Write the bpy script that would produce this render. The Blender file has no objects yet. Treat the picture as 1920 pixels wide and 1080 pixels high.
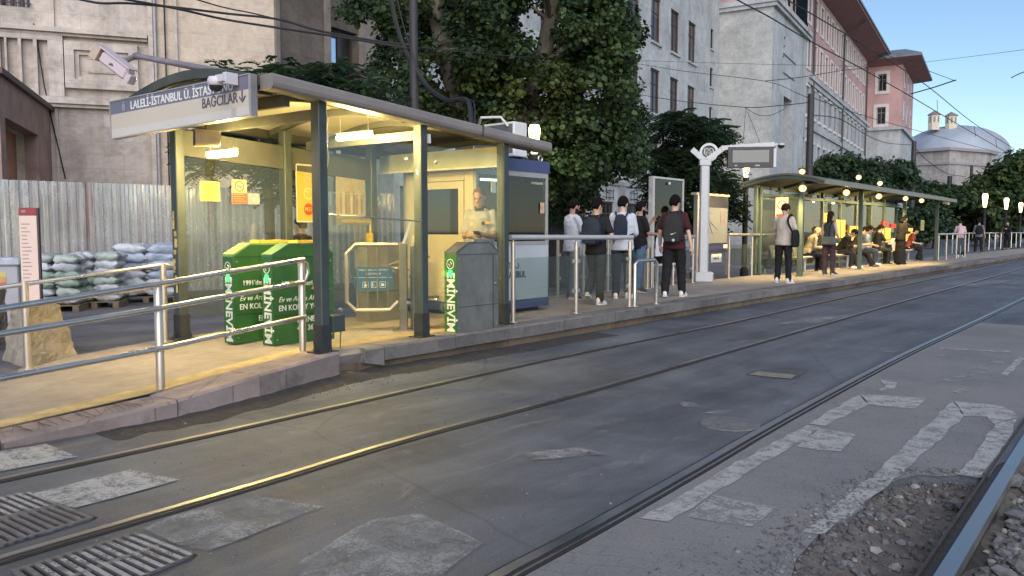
import bpy, bmesh, math, random
import numpy as np
from mathutils import Vector, Matrix
random.seed(7); RNG = np.random.default_rng(7)
sc = bpy.context.scene
COL = sc.collection
W2, H2, F, HC = 960.0, 540.0, 1500.0, 1.44
PIT = math.atan(107/1500)
CP, SP = math.cos(PIT), math.sin(PIT)
PZ = 0.26                      # platform height above the road
V3 = lambda *a: Vector(a if len(a) > 1 else a[0])
# ---------------------------------------------------------------- site survey: bearings to points
def ray(px, py):
    a = (px-W2)/F; b = (H2-py)/F
    return Vector((a, CP + b*SP, -SP + b*CP))
def G(px, py, z=0.0):          # point on the level z
    d = ray(px, py); t = (z-HC)/d.z
    return Vector((d.x*t, d.y*t, z))
def at(px, py, dist):          # point at the distance dist ahead
    d = ray(px, py); t = dist/d.y
    return Vector((d.x*t, dist, HC + d.z*t))
def up(p, py):                 # height of the image row py above ground point p
    b = (H2-py)/F
    k = (-SP + b*CP)/(CP + b*SP)
    return HC + p[1]*k
def onwall(px, py, p0, d):     # hit on the vertical plane through p0 with plan direction d
    r = ray(px, py)
    # p0 + s d = t r  (plan)
    den = d[0]*(-r.y) + d[1]*r.x
    t = (p0[0]*(-d[1]) + p0[1]*d[0])/(r.x*(-d[1]) + r.y*d[0])
    return Vector((r.x*t, r.y*t, HC + r.z*t))
S = Vector((0.648, 0.762, 0)).normalized()     # along the platform
N = Vector((-S.y, S.x, 0))                     # away from the road
Z = Vector((0, 0, 1))
# ---------------------------------------------------------------- object helpers
ORG = {}
def tag(o, label=None, cat=None, group=None, kind=None):
    if label: o['label'] = label
    if cat: o['category'] = cat
    if group: o['group'] = group
    if kind: o['kind'] = kind
    return o
def thing(name, label, cat, loc=(0, 0, 0), group=None, rz=0.0):
    o = bpy.data.objects.new(name, None); COL.objects.link(o)
    o.empty_display_size = 0.1
    o.location = loc; o.rotation_euler = (0, 0, rz)
    ORG[o.name] = Vector(loc)
    return tag(o, label, cat, group)
def link(name, me, parent=None, org=None):
    o = bpy.data.objects.new(name, me); COL.objects.link(o)
    if parent is not None:
        o.parent = parent; ORG[o.name] = ORG[parent.name]
    else:
        o.location = org; ORG[o.name] = Vector(org)
    return o
def dup(root, loc, rz=None, label=None, group=None):
    def rec(o, par):
        c = o.copy(); COL.objects.link(c); ORG[c.name] = ORG[o.name]
        if par is not None: c.parent = par
        for ch in list(o.children): rec(ch, c)
        return c
    r = rec(root, None); r.location = loc
    if rz is not None: r.rotation_euler = (0, 0, rz)
    if label: r['label'] = label
    if group: r['group'] = group
    return r
class MB:
    def __init__(s): s.v = []; s.f = []; s.k = []; s.m = 0; s.smooth = False
    def add(s, vs, fs):
        b = len(s.v); s.v += [Vector(v) for v in vs]
        for f in fs: s.f.append([b+i for i in f]); s.k.append(s.m)
        return s
    def bx(s, p, u, v, w):     # box from a corner and three edges
        p, u, v, w = map(Vector, (p, u, v, w))
        q = [p, p+u, p+u+v, p+v, p+w, p+u+w, p+u+v+w, p+v+w]
        return s.add(q, [(0,3,2,1),(4,5,6,7),(0,1,5,4),(1,2,6,5),(2,3,7,6),(3,0,4,7)])
    def box(s, c, sz, ax=None):
        ax = ax or (V3(1,0,0), V3(0,1,0), Z)
        u, v, w = [Vector(a)*x for a, x in zip(ax, sz)]
        return s.bx(Vector(c)-(u+v+w)/2, u, v, w)
    def cbox(s, c, sz, ax=None, b=0.01):  # box with chamfered vertical and top edges
        ax = ax or (V3(1,0,0), V3(0,1,0), Z); u, v, w = map(Vector, ax)
        c = Vector(c); hx, hy, hz = sz[0]/2, sz[1]/2, sz[2]/2
        def ring(ix, z):
            x, y = hx-ix, hy-ix; e = b
            pts = [(-x+e,-y),(x-e,-y),(x,-y+e),(x,y-e),(x-e,y),(-x+e,y),(-x,y-e),(-x,-y+e)]
            return [c+u*a+v*q+w*z for a, q in pts]
        return s.loft([ring(b*.8, -hz), ring(0, -hz+b), ring(0, hz-b), ring(b*.8, hz)])
    def quad(s, *p): return s.add(p, [tuple(range(len(p)))])
    def prism(s, poly, ext):
        n = len(poly); ext = Vector(ext); a = [Vector(p) for p in poly]
        fs = [tuple(range(n))[::-1], tuple(range(n, 2*n))]
        fs += [(i, (i+1) % n, n+(i+1) % n, n+i) for i in range(n)]
        return s.add(a+[p+ext for p in a], fs)
    def loft(s, rings, cap=True, closed=True):
        n = len(rings[0]); vs = [p for r in rings for p in r]; fs = []
        for i in range(len(rings)-1):
            for j in range(n if closed else n-1):
                a = i*n+j; b = i*n+(j+1) % n
                fs.append((a, b, b+n, a+n))
        if cap and closed:
            fs.append(tuple(range(n))[::-1]); fs.append(tuple(range((len(rings)-1)*n, len(rings)*n)))
        return s.add(vs, fs)
    def tube(s, pts, r, n=8, cap=True):
        pts = [Vector(p) for p in pts]; m = len(pts)
        rr = r if isinstance(r, (list, tuple)) else [r]*m
        rings = []; ref = None
        for i in range(m):
            t = (pts[min(i+1, m-1)]-pts[max(i-1, 0)]).normalized()
            if ref is None:
                ref = t.cross(Z) if abs(t.z) < .95 else t.cross(V3(1,0,0))
                ref.normalize()
            ref = (ref - t*ref.dot(t)).normalized(); b = t.cross(ref)
            rings.append([pts[i]+(ref*math.cos(a)+b*math.sin(a))*rr[i] for a in [2*math.pi*k/n for k in range(n)]])
        return s.loft(rings, cap)
    def bar(s, a, b, w, h=None):       # rectangular bar
        a, b = Vector(a), Vector(b); h = h or w
        t = (b-a).normalized(); u = t.cross(Z)
        u = u.normalized() if u.length > 1e-3 else V3(1,0,0)
        v = u.cross(t)
        return s.bx(a-u*w/2-v*h/2, u*w, v*h, b-a)
    def lathe(s, c, prof, n=16, ax=None):
        c = Vector(c); u, v, w = [Vector(x) for x in (ax or (V3(1,0,0), V3(0,1,0), Z))]
        return s.loft([[c+(u*math.cos(2*math.pi*k/n)+v*math.sin(2*math.pi*k/n))*max(r,1e-4)+w*z for k in range(n)] for r, z in prof])
    def ell(s, c, r, n=12, m=8, ax=None):
        c = Vector(c); u, v, w = [Vector(x) for x in (ax or (V3(1,0,0), V3(0,1,0), Z))]
        rings = []
        for i in range(m+1):
            th = math.pi*(i/m*.96+.02); sr, cz = math.sin(th), -math.cos(th)
            rings.append([c+u*math.cos(2*math.pi*k/n)*sr*r[0]+v*math.sin(2*math.pi*k/n)*sr*r[1]+w*cz*r[2] for k in range(n)])
        return s.loft(rings)
    def sweep(s, path, prof):          # prof: (offset right of travel, z)
        rings = []; m = len(path)
        for i in range(m):
            t = Vector(path[min(i+1, m-1)])-Vector(path[max(i-1, 0)]); t.z = 0; t.normalize()
            r = V3(t.y, -t.x, 0)
            rings.append([Vector(path[i])+r*o+Z*z for o, z in prof])
        return s.loft(rings)
    def build(s, name, mat, parent=None, local=False, smooth=None, nrm=True):
        mats = mat if isinstance(mat, (list, tuple)) else [mat]
        vs = s.v
        if parent is None:
            lo = [min(v[i] for v in vs) for i in range(3)]; hi = [max(v[i] for v in vs) for i in range(3)]
            org = Vector(((lo[0]+hi[0])/2, (lo[1]+hi[1])/2, lo[2]))
        else: org = ORG[parent.name]
        sub = V3(0,0,0) if local else org
        me = bpy.data.meshes.new(name)
        me.from_pydata([tuple(v-sub) for v in vs], [], s.f)
        for m in mats: me.materials.append(m)
        if len(mats) > 1: me.polygons.foreach_set('material_index', s.k)
        if nrm:
            bm = bmesh.new(); bm.from_mesh(me); bmesh.ops.recalc_face_normals(bm, faces=bm.faces[:]); bm.to_mesh(me); bm.free()
        uv = me.uv_layers.new(name='UVMap'); me.update()
        off = (0,0,0) if local else tuple(sub)
        for p in me.polygons:
            n = p.normal
            if abs(n.z) < .7:
                l = math.hypot(n.x, n.y) or 1; tx, ty = -n.y/l, n.x/l
                for li in p.loop_indices:
                    c = me.vertices[me.loops[li].vertex_index].co
                    uv.data[li].uv = ((c.x+off[0])*tx+(c.y+off[1])*ty, c.z+off[2])
            else:
                for li in p.loop_indices:
                    c = me.vertices[me.loops[li].vertex_index].co
                    uv.data[li].uv = (c.x+off[0], c.y+off[1])
        if smooth if smooth is not None else s.smooth:
            me.polygons.foreach_set('use_smooth', [True]*len(me.polygons))
            try: me.set_sharp_from_angle(angle=math.radians(42))
            except Exception: pass
        return link(name, me, parent, org)
# ---------------------------------------------------------------- lettering
def text(s, name, txt, mat, size, org, u, v, parent, align='CENTER', bold=0.0, squeeze=1.0, thick=0.002, part=True, shear=0.0):
    cu = bpy.data.curves.new('lettering', 'FONT'); cu.body = txt; cu.size = size; cu.align_x = align
    cu.align_y = 'CENTER'; cu.offset = bold; cu.extrude = thick; cu.resolution_u = 3; cu.shear = shear
    o = bpy.data.objects.new('tmp_text', cu); COL.objects.link(o)
    dg = bpy.context.evaluated_depsgraph_get()
    me = bpy.data.meshes.new_from_object(o.evaluated_get(dg))
    bpy.data.objects.remove(o); bpy.data.curves.remove(cu)
    u = Vector(u).normalized(); v = Vector(v).normalized(); w = u.cross(v)
    org = Vector(org); sub = ORG[parent.name]
    for q in me.vertices:
        c = q.co.copy(); q.co = org-sub+u*c.x*squeeze+v*c.y+w*c.z
    me.materials.clear(); me.materials.append(mat)
    return link(name, me, parent)
def textmb(mb, txt, size, org, u, v, align='CENTER', bold=0.0, squeeze=1.0, shear=0.0):
    cu = bpy.data.curves.new('lettering', 'FONT'); cu.body = txt; cu.size = size; cu.align_x = align
    cu.align_y = 'CENTER'; cu.offset = bold; cu.extrude = 0.0015; cu.resolution_u = 3; cu.shear = shear
    o = bpy.data.objects.new('tmp_text', cu); COL.objects.link(o)
    me = bpy.data.meshes.new_from_object(o.evaluated_get(bpy.context.evaluated_depsgraph_get()))
    bpy.data.objects.remove(o); bpy.data.curves.remove(cu)
    u = Vector(u).normalized(); v = Vector(v).normalized(); w = u.cross(v); org = Vector(org)
    mb.add([org+u*q.co.x*squeeze+v*q.co.y+w*q.co.z for q in me.vertices], [tuple(p.vertices) for p in me.polygons])
    bpy.data.meshes.remove(me)
# ---------------------------------------------------------------- materials
MC = {}
def new_mat(name):
    m = bpy.data.materials.new(name); m.use_nodes = True
    nt = m.node_tree; nt.nodes.clear()
    out = nt.nodes.new('ShaderNodeOutputMaterial')
    return m, nt, out
def nd(nt, typ, **kw):
    n = nt.nodes.new(typ)
    for k, v in kw.items():
        if k.startswith('i_'):
            key = k[2:]
            key = int(key) if key.isdigit() else key.replace('_', ' ')
            n.inputs[key].default_value = v
        else: setattr(n, k, v)
    return n
def ramp(nt, fac, stops):
    r = nt.nodes.new('ShaderNodeValToRGB'); e = r.color_ramp.elements
    while len(e) < len(stops): e.new(.5)
    for x, (p, c) in zip(e, stops):
        x.position = p; x.color = (*c, 1) if len(c) == 3 else c
    nt.links.new(fac, r.inputs[0]); return r.outputs[0]
def mix(nt, fac, a, b, typ='MIX'):
    m = nt.nodes.new('ShaderNodeMix'); m.data_type = 'RGBA'; m.blend_type = typ
    for inp, val in ((m.inputs[0], fac), (m.inputs[6], a), (m.inputs[7], b)):
        if hasattr(val, 'is_linked'): nt.links.new(val, inp)
        elif isinstance(val, (int, float)): inp.default_value = val
        else: inp.default_value = (*val, 1) if len(val) == 3 else val
    return m.outputs[2]
def coords(nt, kind='Object', scale=(1,1,1), rot=0):
    tc = nt.nodes.new('ShaderNodeTexCoord'); mp = nt.nodes.new('ShaderNodeMapping')
    mp.inputs['Scale'].default_value = scale; mp.inputs['Rotation'].default_value = (0, 0, rot)
    nt.links.new(tc.outputs[kind], mp.inputs[0]); return mp.outputs[0]
def noise(nt, vec, scale, detail=5, rough=.6, dist=0):
    n = nd(nt, 'ShaderNodeTexNoise'); n.inputs['Scale'].default_value = scale
    n.inputs['Detail'].default_value = detail; n.inputs['Roughness'].default_value = rough; n.inputs['Distortion'].default_value = dist
    nt.links.new(vec, n.inputs['Vector']); return n.outputs[0]
def bumpn(nt, h, strength=.3, dist=.02):
    b = nd(nt, 'ShaderNodeBump'); b.inputs['Strength'].default_value = strength; b.inputs['Distance'].default_value = dist
    nt.links.new(h, b.inputs['Height']); return b.outputs[0]
def M(name, c, rough=.6, metal=0.0, var=.25, scale=6.0, bump=.0, bscale=40., spec=.5, stretch=(1,1,1), emit=None, coat=0, trans=0):
    if name in MC: return MC[name]
    m, nt, out = new_mat(name)
    p = nd(nt, 'ShaderNodeBsdfPrincipled'); nt.links.new(p.outputs[0], out.inputs[0])
    vec = coords(nt, 'Object', stretch)
    n1 = noise(nt, vec, scale, 6, .65)
    dark = tuple(x*(1-var) for x in c); lite = tuple(min(1, x*(1+var*.7)) for x in c)
    nt.links.new(ramp(nt, n1, [(.3, dark), (.7, lite)]), p.inputs['Base Color'])
    nt.links.new(ramp(nt, n1, [(.25, (max(0, rough-.1),)*3), (.75, (min(1, rough+.12),)*3)]), p.inputs['Roughness'])
    p.inputs['Metallic'].default_value = metal
    p.inputs['Specular IOR Level'].default_value = spec
    if coat: p.inputs['Coat Weight'].default_value = coat
    if bump:
        nt.links.new(bumpn(nt, noise(nt, vec, bscale, 4, .7), bump), p.inputs['Normal'])
    if emit:
        p.inputs['Emission Color'].default_value = (*emit[0], 1); p.inputs['Emission Strength'].default_value = emit[1]
    MC[name] = m; return m
def glass_mat(name, tint=(.93,.96,.93), refl=.05, edge=.55, dirt=.05, dcol=(.5,.5,.45), scale=3.0):
    m, nt, out = new_mat(name)
    tr = nd(nt, 'ShaderNodeBsdfTransparent'); tr.inputs[0].default_value = (*tint, 1)
    gl = nd(nt, 'ShaderNodeBsdfGlossy'); gl.inputs['Roughness'].default_value = .03; gl.inputs[0].default_value = (1,1,1,1)
    lw = nd(nt, 'ShaderNodeLayerWeight'); lw.inputs[0].default_value = .5
    pw = nd(nt, 'ShaderNodeMath', operation='POWER'); nt.links.new(lw.outputs['Facing'], pw.inputs[0]); pw.inputs[1].default_value = 4
    mu = nd(nt, 'ShaderNodeMath', operation='MULTIPLY_ADD'); nt.links.new(pw.outputs[0], mu.inputs[0]); mu.inputs[1].default_value = edge; mu.inputs[2].default_value = refl
    ms = nd(nt, 'ShaderNodeMixShader'); nt.links.new(mu.outputs[0], ms.inputs[0]); nt.links.new(tr.outputs[0], ms.inputs[1]); nt.links.new(gl.outputs[0], ms.inputs[2])
    df = nd(nt, 'ShaderNodeBsdfDiffuse'); df.inputs[0].default_value = (*dcol, 1)
    vec = coords(nt, 'Object', (1,1,.35))
    dn = nd(nt, 'ShaderNodeMath', operation='MULTIPLY'); nt.links.new(noise(nt, vec, scale, 6, .7), dn.inputs[0]); dn.inputs[1].default_value = dirt*2
    m2 = nd(nt, 'ShaderNodeMixShader'); nt.links.new(dn.outputs[0], m2.inputs[0]); nt.links.new(ms.outputs[0], m2.inputs[1]); nt.links.new(df.outputs[0], m2.inputs[2])
    nt.links.new(m2.outputs[0], out.inputs[0]); MC[name] = m; return m
def emis(name, c, st):
    m, nt, out = new_mat(name); e = nd(nt, 'ShaderNodeEmission'); e.inputs[0].default_value = (*c, 1); e.inputs[1].default_value = st
    nt.links.new(e.outputs[0], out.inputs[0]); MC[name] = m; return m
def stone_mat(name, c, c2, bw=.9, bh=.42, stain=.5, mortar=.02, bump=.25, streak=True, mcol=None):
    m, nt, out = new_mat(name)
    p = nd(nt, 'ShaderNodeBsdfPrincipled'); nt.links.new(p.outputs[0], out.inputs[0]); p.inputs['Roughness'].default_value = .85
    uv = coords(nt, 'UV')
    b = nd(nt, 'ShaderNodeTexBrick', i_Scale=1.0, i_Mortar_Size=mortar*.5, i_Brick_Width=bw, i_Row_Height=bh, i_Bias=0.0, i_Mortar_Smooth=.6)
    b.inputs['Color1'].default_value = (*c, 1); b.inputs['Color2'].default_value = (*c2, 1)
    mc = mcol or tuple(x*.62 for x in c); b.inputs['Mortar'].default_value = (*mc, 1)
    nt.links.new(uv, b.inputs[0])
    big = noise(nt, coords(nt, 'UV', (1, 1, 1)), .35, 8, .7, .3)
    fine = noise(nt, coords(nt, 'UV', (1, 1, 1)), 5, 6, .7)
    col = mix(nt, 1.0, b.outputs[0], ramp(nt, big, [(.3, (1-stain*.75,)*3), (.62, (1.08, 1.08, 1.08))]), 'MULTIPLY')
    if streak:
        st = noise(nt, coords(nt, 'UV', (.9, .10, 1)), 1.0, 4, .6, .4)
        col = mix(nt, 1.0, col, ramp(nt, st, [(.30, (1-stain*.62, 1-stain*.64, 1-stain*.66)), (.52, (1, 1, 1))]), 'MULTIPLY')
    md = noise(nt, coords(nt, 'UV', (1, 1, 1)), 1.9, 7, .72, .5)
    col = mix(nt, 1.0, col, ramp(nt, md, [(.30, (1-stain*.6,)*3), (.50, (1, 1, 1)), (.72, (1.1, 1.09, 1.07))]), 'MULTIPLY')
    col = mix(nt, 1.0, col, ramp(nt, fine, [(.3, (.82, .82, .82)), (.7, (1.1, 1.1, 1.1))]), 'MULTIPLY')
    nt.links.new(col, p.inputs['Base Color'])
    hm = nd(nt, 'ShaderNodeMath', operation='MULTIPLY_ADD'); nt.links.new(fine, hm.inputs[0]); hm.inputs[1].default_value = .5
    inv = nd(nt, 'ShaderNodeMath', operation='SUBTRACT'); inv.inputs[0].default_value = 1; nt.links.new(b.outputs['Fac'], inv.inputs[1])
    nt.links.new(inv.outputs[0], hm.inputs[2])
    nt.links.new(bumpn(nt, hm.outputs[0], bump, .03), p.inputs['Normal'])
    MC[name] = m; return m
# ================================================================ camera, sky, sun
cam = bpy.data.cameras.new('camera'); camo = bpy.data.objects.new('camera', cam); COL.objects.link(camo)
cam.sensor_width = 36; cam.lens = 36*F/1920; cam.clip_end = 3000; cam.clip_start = .05
camo.location = (0, 0, HC); camo.rotation_euler = (math.pi/2-PIT, 0, 0); sc.camera = camo
SUN_EL, SUN_AZ = math.radians(32), math.radians(176)      # azimuth clockwise from +Y: low, behind the viewer
w = bpy.data.worlds.new('World'); sc.world = w; w.use_nodes = True
wn = w.node_tree; wn.nodes.clear()
sk = wn.nodes.new('ShaderNodeTexSky'); sk.sky_type = 'NISHITA'; sk.sun_disc = False
sk.sun_elevation = SUN_EL; sk.sun_rotation = SUN_AZ; sk.air_density = 1.0; sk.dust_density = .2; sk.ozone_density = 3.0
bg = wn.nodes.new('ShaderNodeBackground'); bg.inputs[1].default_value = .074
wo = wn.nodes.new('ShaderNodeOutputWorld')
wn.links.new(sk.outputs[0], bg.inputs[0]); wn.links.new(bg.outputs[0], wo.inputs[0])
sl = bpy.data.lights.new('sun', 'SUN'); sl.energy = 1.5; sl.angle = math.radians(75); sl.color = (1, .90, .84)
so = bpy.data.objects.new('sun', sl); COL.objects.link(so)
sd = Vector((math.sin(SUN_AZ)*math.cos(SUN_EL), math.cos(SUN_AZ)*math.cos(SUN_EL), math.sin(SUN_EL)))
so.rotation_euler = sd.to_track_quat('Z', 'Y').to_euler(); so.location = (0, -5, 12)
sc.view_settings.view_transform = 'Standard'; sc.view_settings.look = 'None'
sc.view_settings.exposure = 1.12; sc.view_settings.gamma = 1
sc.cycles.use_denoising = True; sc.cycles.max_bounces = 7; sc.cycles.transparent_max_bounces = 24
sc.cycles.caustics_reflective = False; sc.cycles.caustics_refractive = False; sc.cycles.sample_clamp_indirect = 6
# ================================================================ road
def asphalt(name, base, seam=True):
    m, nt, out = new_mat(name)
    p = nd(nt, 'ShaderNodeBsdfPrincipled'); nt.links.new(p.outputs[0], out.inputs[0])
    vec = coords(nt, 'Object')
    al = coords(nt, 'Object', (1, 1, 1), math.atan2(S.x, S.y))          # rotated so that y runs along the street
    mp = nt.nodes.new('ShaderNodeMapping'); mp.inputs['Scale'].default_value = (1.6, .16, 1); nt.links.new(al, mp.inputs[0])
    big = noise(nt, vec, .55, 7, .65, .5); strk = noise(nt, mp.outputs[0], 1.1, 7, .7, .3); fine = noise(nt, vec, 75, 4, .85); mid = noise(nt, vec, 7, 6, .7)
    c = ramp(nt, big, [(.28, tuple(x*.5 for x in base)), (.5, base), (.72, tuple(x*1.5 for x in base))])
    c = mix(nt, 1.0, c, ramp(nt, strk, [(.32, (.62, .62, .64)), (.52, (1, 1, 1)), (.7, (1.35, 1.33, 1.3))]), 'MULTIPLY')
    c = mix(nt, 1.0, c, ramp(nt, mid, [(.3, (.84, .84, .84)), (.7, (1.15, 1.15, 1.15))]), 'MULTIPLY')
    c = mix(nt, 1.0, c, ramp(nt, fine, [(.3, (.6, .6, .6)), (.7, (1.4, 1.4, 1.4))]), 'MULTIPLY')
    # pale scuffs
    mp2 = nt.nodes.new('ShaderNodeMapping'); mp2.inputs['Scale'].default_value = (2.2, .7, 1); nt.links.new(al, mp2.inputs[0])
    sc_ = noise(nt, mp2.outputs[0], 1.5, 8, .74, .8)
    c = mix(nt, ramp(nt, sc_, [(.58, (0, 0, 0)), (.74, (.5, .5, .5))]), c, (.27, .265, .25))
    # cracks
    vo = nd(nt, 'ShaderNodeTexVoronoi', feature='DISTANCE_TO_EDGE'); vo.inputs['Scale'].default_value = .27
    wv = nd(nt, 'ShaderNodeMix', data_type='VECTOR'); wv.inputs[0].default_value = .12
    nz = nd(nt, 'ShaderNodeTexNoise'); nz.inputs['Scale'].default_value = 2.5; nz.inputs['Detail'].default_value = 6; nt.links.new(vec, nz.inputs['Vector'])
    nt.links.new(vec, wv.inputs[4]); nt.links.new(nz.outputs['Color'], wv.inputs[5]); nt.links.new(wv.outputs[1], vo.inputs['Vector'])
    c = mix(nt, ramp(nt, vo.outputs['Distance'], [(.0, (.4, .4, .4)), (.004, (0, 0, 0))]), c, tuple(x*.3 for x in base))
    nt.links.new(c, p.inputs['Base Color'])
    nt.links.new(ramp(nt, mid, [(.3, (.5,)*3), (.7, (.78,)*3)]), p.inputs['Roughness'])
    ad = nd(nt, 'ShaderNodeMath', operation='MULTIPLY_ADD'); nt.links.new(mid, ad.inputs[0]); ad.inputs[1].default_value = .8; nt.links.new(fine, ad.inputs[2])
    nt.links.new(bumpn(nt, ad.outputs[0], .35, .012), p.inputs['Normal'])
    MC[name] = m; return m
ASPH = asphalt('asphalt', (.092, .100, .112))
ASPH2 = asphalt('back_street_asphalt', (.13, .13, .14))
# rails as surveyed on the road
R1 = [(-140, 930), (0, 900), (320, 831), (640, 760), (940, 693), (1120, 655), (1300, 619), (1393, 600), (1568, 561), (1700, 533), (1920, 487), (2060, 456)]
R2 = [(-150, 1096), (0, 1048), (250, 975), (500, 902), (780, 818), (1120, 728), (1571, 600), (1711, 560), (1920, 502), (2080, 456)]
R3 = [(640, 1280), (800, 1166), (930, 1083), (1100, 992), (1300, 880), (1487, 774), (1700, 662), (1851, 592), (1990, 525), (2130, 457)]
R4 = [(1620, 1337), (1700, 1204), (1777, 1076), (1920, 838), (2041, 636), (2100, 537), (2148, 457)]
def smooth_path(pts, k=5):
    P = [Vector(p) for p in pts]; o = []
    for i in range(len(P)-1):
        a, b, c, d = P[max(i-1, 0)], P[i], P[i+1], P[min(i+2, len(P)-1)]
        for j in range(k):
            t = j/k
            o.append(.5*((2*b)+(c-a)*t+(2*a-5*b+4*c-d)*t*t+(3*b-a-3*c+d)*t**3))
    o.append(P[-1]); return o
RP = [smooth_path([G(*q) for q in r], 6 if i != 3 else 2) for i, r in enumerate((R1, R2, R3, R4))]
# broken-out pit around the outer rail
PIT_PX = [(1430, 1200), (1455, 1140), (1484, 1078), (1494, 1046), (1516, 1022), (1535, 1002), (1552, 994), (1573, 980), (1596, 968), (1617, 953), (1622, 938), (1640, 921), (1661, 908), (1690, 897), (1722, 890), (1760, 893), (1800, 891), (1833, 896), (1856, 893), (1868, 872), (1905, 858), (1960, 852), (2050, 862), (2400, 1000), (2600, 1300), (1700, 1400)]
pit = [G(*q) for q in PIT_PX]
bm = bmesh.new()
def ringv(pts): return [bm.verts.new(p) for p in pts]
outer = ringv([(-900, -60, 0), (900, -60, 0), (900, 1400, 0), (-900, 1400, 0)])
inner = ringv(pit)
es = [bm.edges.new((L[i], L[(i+1) % len(L)])) for L in (outer, inner) for i in range(len(L))]
bmesh.ops.triangle_fill(bm, use_beauty=True, edges=es)
# drop any triangle inside the pit
def inside(p, poly):
    c = False; n = len(poly)
    for i in range(n):
        a, b = poly[i], poly[(i+1) % n]
        if (a.y > p.y) != (b.y > p.y) and p.x < (b.x-a.x)*(p.y-a.y)/(b.y-a.y)+a.x: c = not c
    return c
bmesh.ops.delete(bm, geom=[f for f in bm.faces if inside(f.calc_center_median(), pit)], context='FACES')
for f in bm.faces:
    if f.normal.z < 0: f.normal_flip()
n0 = len(inner)
low = [bm.verts.new(v.co + V3(random.uniform(-.012, .012), random.uniform(-.012, .012), -.24)) for v in inner]
for i in range(n0):
    j = (i+1) % n0
    try: bm.faces.new((inner[i], inner[j], low[j], low[i]))
    except Exception: pass
me = bpy.data.meshes.new('road'); bm.to_mesh(me); bm.free(); me.materials.append(ASPH)
road = link('road', me, None, (0, 0, 0)); tag(road, 'grey patched asphalt tram street running past the platform', 'road', kind='structure')
# ---- pit floor with ballast
DIRT = M('dirt', (.15, .135, .118), .95, var=.5, scale=9, bump=.9, bscale=60)
mb = MB(); nx, ny = 60, 60
x0, x1, y0, y1 = .7, 5.2, 2.3, 6.2
from mathutils import noise as mn
PSEG = [((a.x, a.y), (b.x, b.y)) for a, b in zip(pit[:21], pit[1:22])]
def bedz(x, y):
    best = 9
    for (ax, ay), (bx, by) in PSEG:
        t = max(0, min(1, ((x-ax)*(bx-ax)+(y-ay)*(by-ay))/((bx-ax)**2+(by-ay)**2+1e-9))); best = min(best, math.hypot(x-ax-t*(bx-ax), y-ay-t*(by-ay)))
    k = min(1, best/.30)
    return -.012 - .075*k - .03*max(0, min(1, (x-1.6)/.6)) + (.010+.022*k)*mn.noise((x*2.3, y*2.3, 0)) + .016*mn.noise((x*8, y*8, 3))
vs = [(x0+(x1-x0)*i/nx, y0+(y1-y0)*j/ny, 0) for j in range(ny+1) for i in range(nx+1)]
vs = [(x, y, bedz(x, y)) for x, y, _ in vs]
mb.add(vs, [(j*(nx+1)+i, j*(nx+1)+i+1, (j+1)*(nx+1)+i+1, (j+1)*(nx+1)+i) for j in range(ny) for i in range(nx)])
tag(mb.build('track_bed', DIRT, smooth=True), 'dug out dusty earth bed beside the outer rail', 'ground', kind='structure')
def stone(mb, c, r, sq=.7):
    ico = [(-.53, 0, .85), (.53, 0, .85), (-.53, 0, -.85), (.53, 0, -.85), (0, .85, .53), (0, .85, -.53), (0, -.85, .53), (0, -.85, -.53), (.85, .53, 0), (-.85, .53, 0), (.85, -.53, 0), (-.85, -.53, 0)]
    fs = [(0,4,1),(0,9,4),(9,5,4),(4,5,8),(4,8,1),(8,10,1),(8,3,10),(5,3,8),(5,2,3),(2,7,3),(7,10,3),(7,6,10),(7,11,6),(11,0,6),(0,1,6),(6,1,10),(9,0,11),(9,11,2),(9,2,5),(7,2,11)]
    a = random.uniform(0, 6.3); sx, sy = random.uniform(.7, 1.4), random.uniform(.6, 1.1); tl = random.uniform(-.5, .5)
    vs = []
    for v in ico:
        x, y, z = [q*random.uniform(.75, 1.25) for q in v]
        x *= sx; y *= sy; z *= sq; x, z = x*math.cos(tl)-z*math.sin(tl), x*math.sin(tl)+z*math.cos(tl)
        vs.append((c[0]+r*(x*math.cos(a)-y*math.sin(a)), c[1]+r*(x*math.sin(a)+y*math.cos(a)), c[2]+r*z))
    mb.add(vs, fs)
ROCKS = [M('ballast_grey', (.135, .137, .14), .85, var=.4, scale=14, bump=.3), M('ballast_pale', (.25, .245, .23), .85, var=.3, scale=14, bump=.3), M('ballast_dark', (.1, .095, .09), .9, var=.4, scale=14, bump=.3)]
def side4(p):                      # right of the outer rail?
    for a, b in zip(RP[3][:-1], RP[3][1:]):
        if a.y <= p.y <= b.y: return p.x-(a.x+(b.x-a.x)*(p.y-a.y)/(b.y-a.y))
    return 0
mb = MB()
for i in range(6500):
    p = V3(random.uniform(.9, 4.2), random.uniform(2.6, 5.0), 0)
    if not inside(p, pit): continue
    s4 = side4(p)
    if abs(s4) < .09: continue
    r = random.uniform(.010, .034) if s4 > 0 else random.choice((.004, .006, .008, .011, .015, .024))*random.uniform(.7, 1.3)
    mb.m = random.choices((0, 1, 2), (4, .9, 6))[0] if s4 < 0 else random.choices((0, 1, 2), (6, .8, 4))[0]
    stone(mb, (p.x, p.y, bedz(p.x, p.y)+r*.3), r)
tag(mb.build('gravel', ROCKS), 'loose grey ballast and crumbs in the dug out bed', 'gravel', kind='stuff')
mb = MB()                                            # crumbs scattered on the paving
for i in range(900):
    q = (random.uniform(1150, 1600), random.uniform(900, 1110)); p = G(*q)
    if inside(p, pit): continue
    if random.random() > (q[1]-900)/200*.9 or q[0] < 1560-(q[1]-900)*1.6-random.uniform(0, 150): continue
    mb.m = random.choices((0, 1, 2), (4, 1, 4))[0]; stone(mb, (p.x, p.y, .006), random.uniform(.002, .007))
pl_ = [G(*q) for q in PIT_PX[1:19]]
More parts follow.
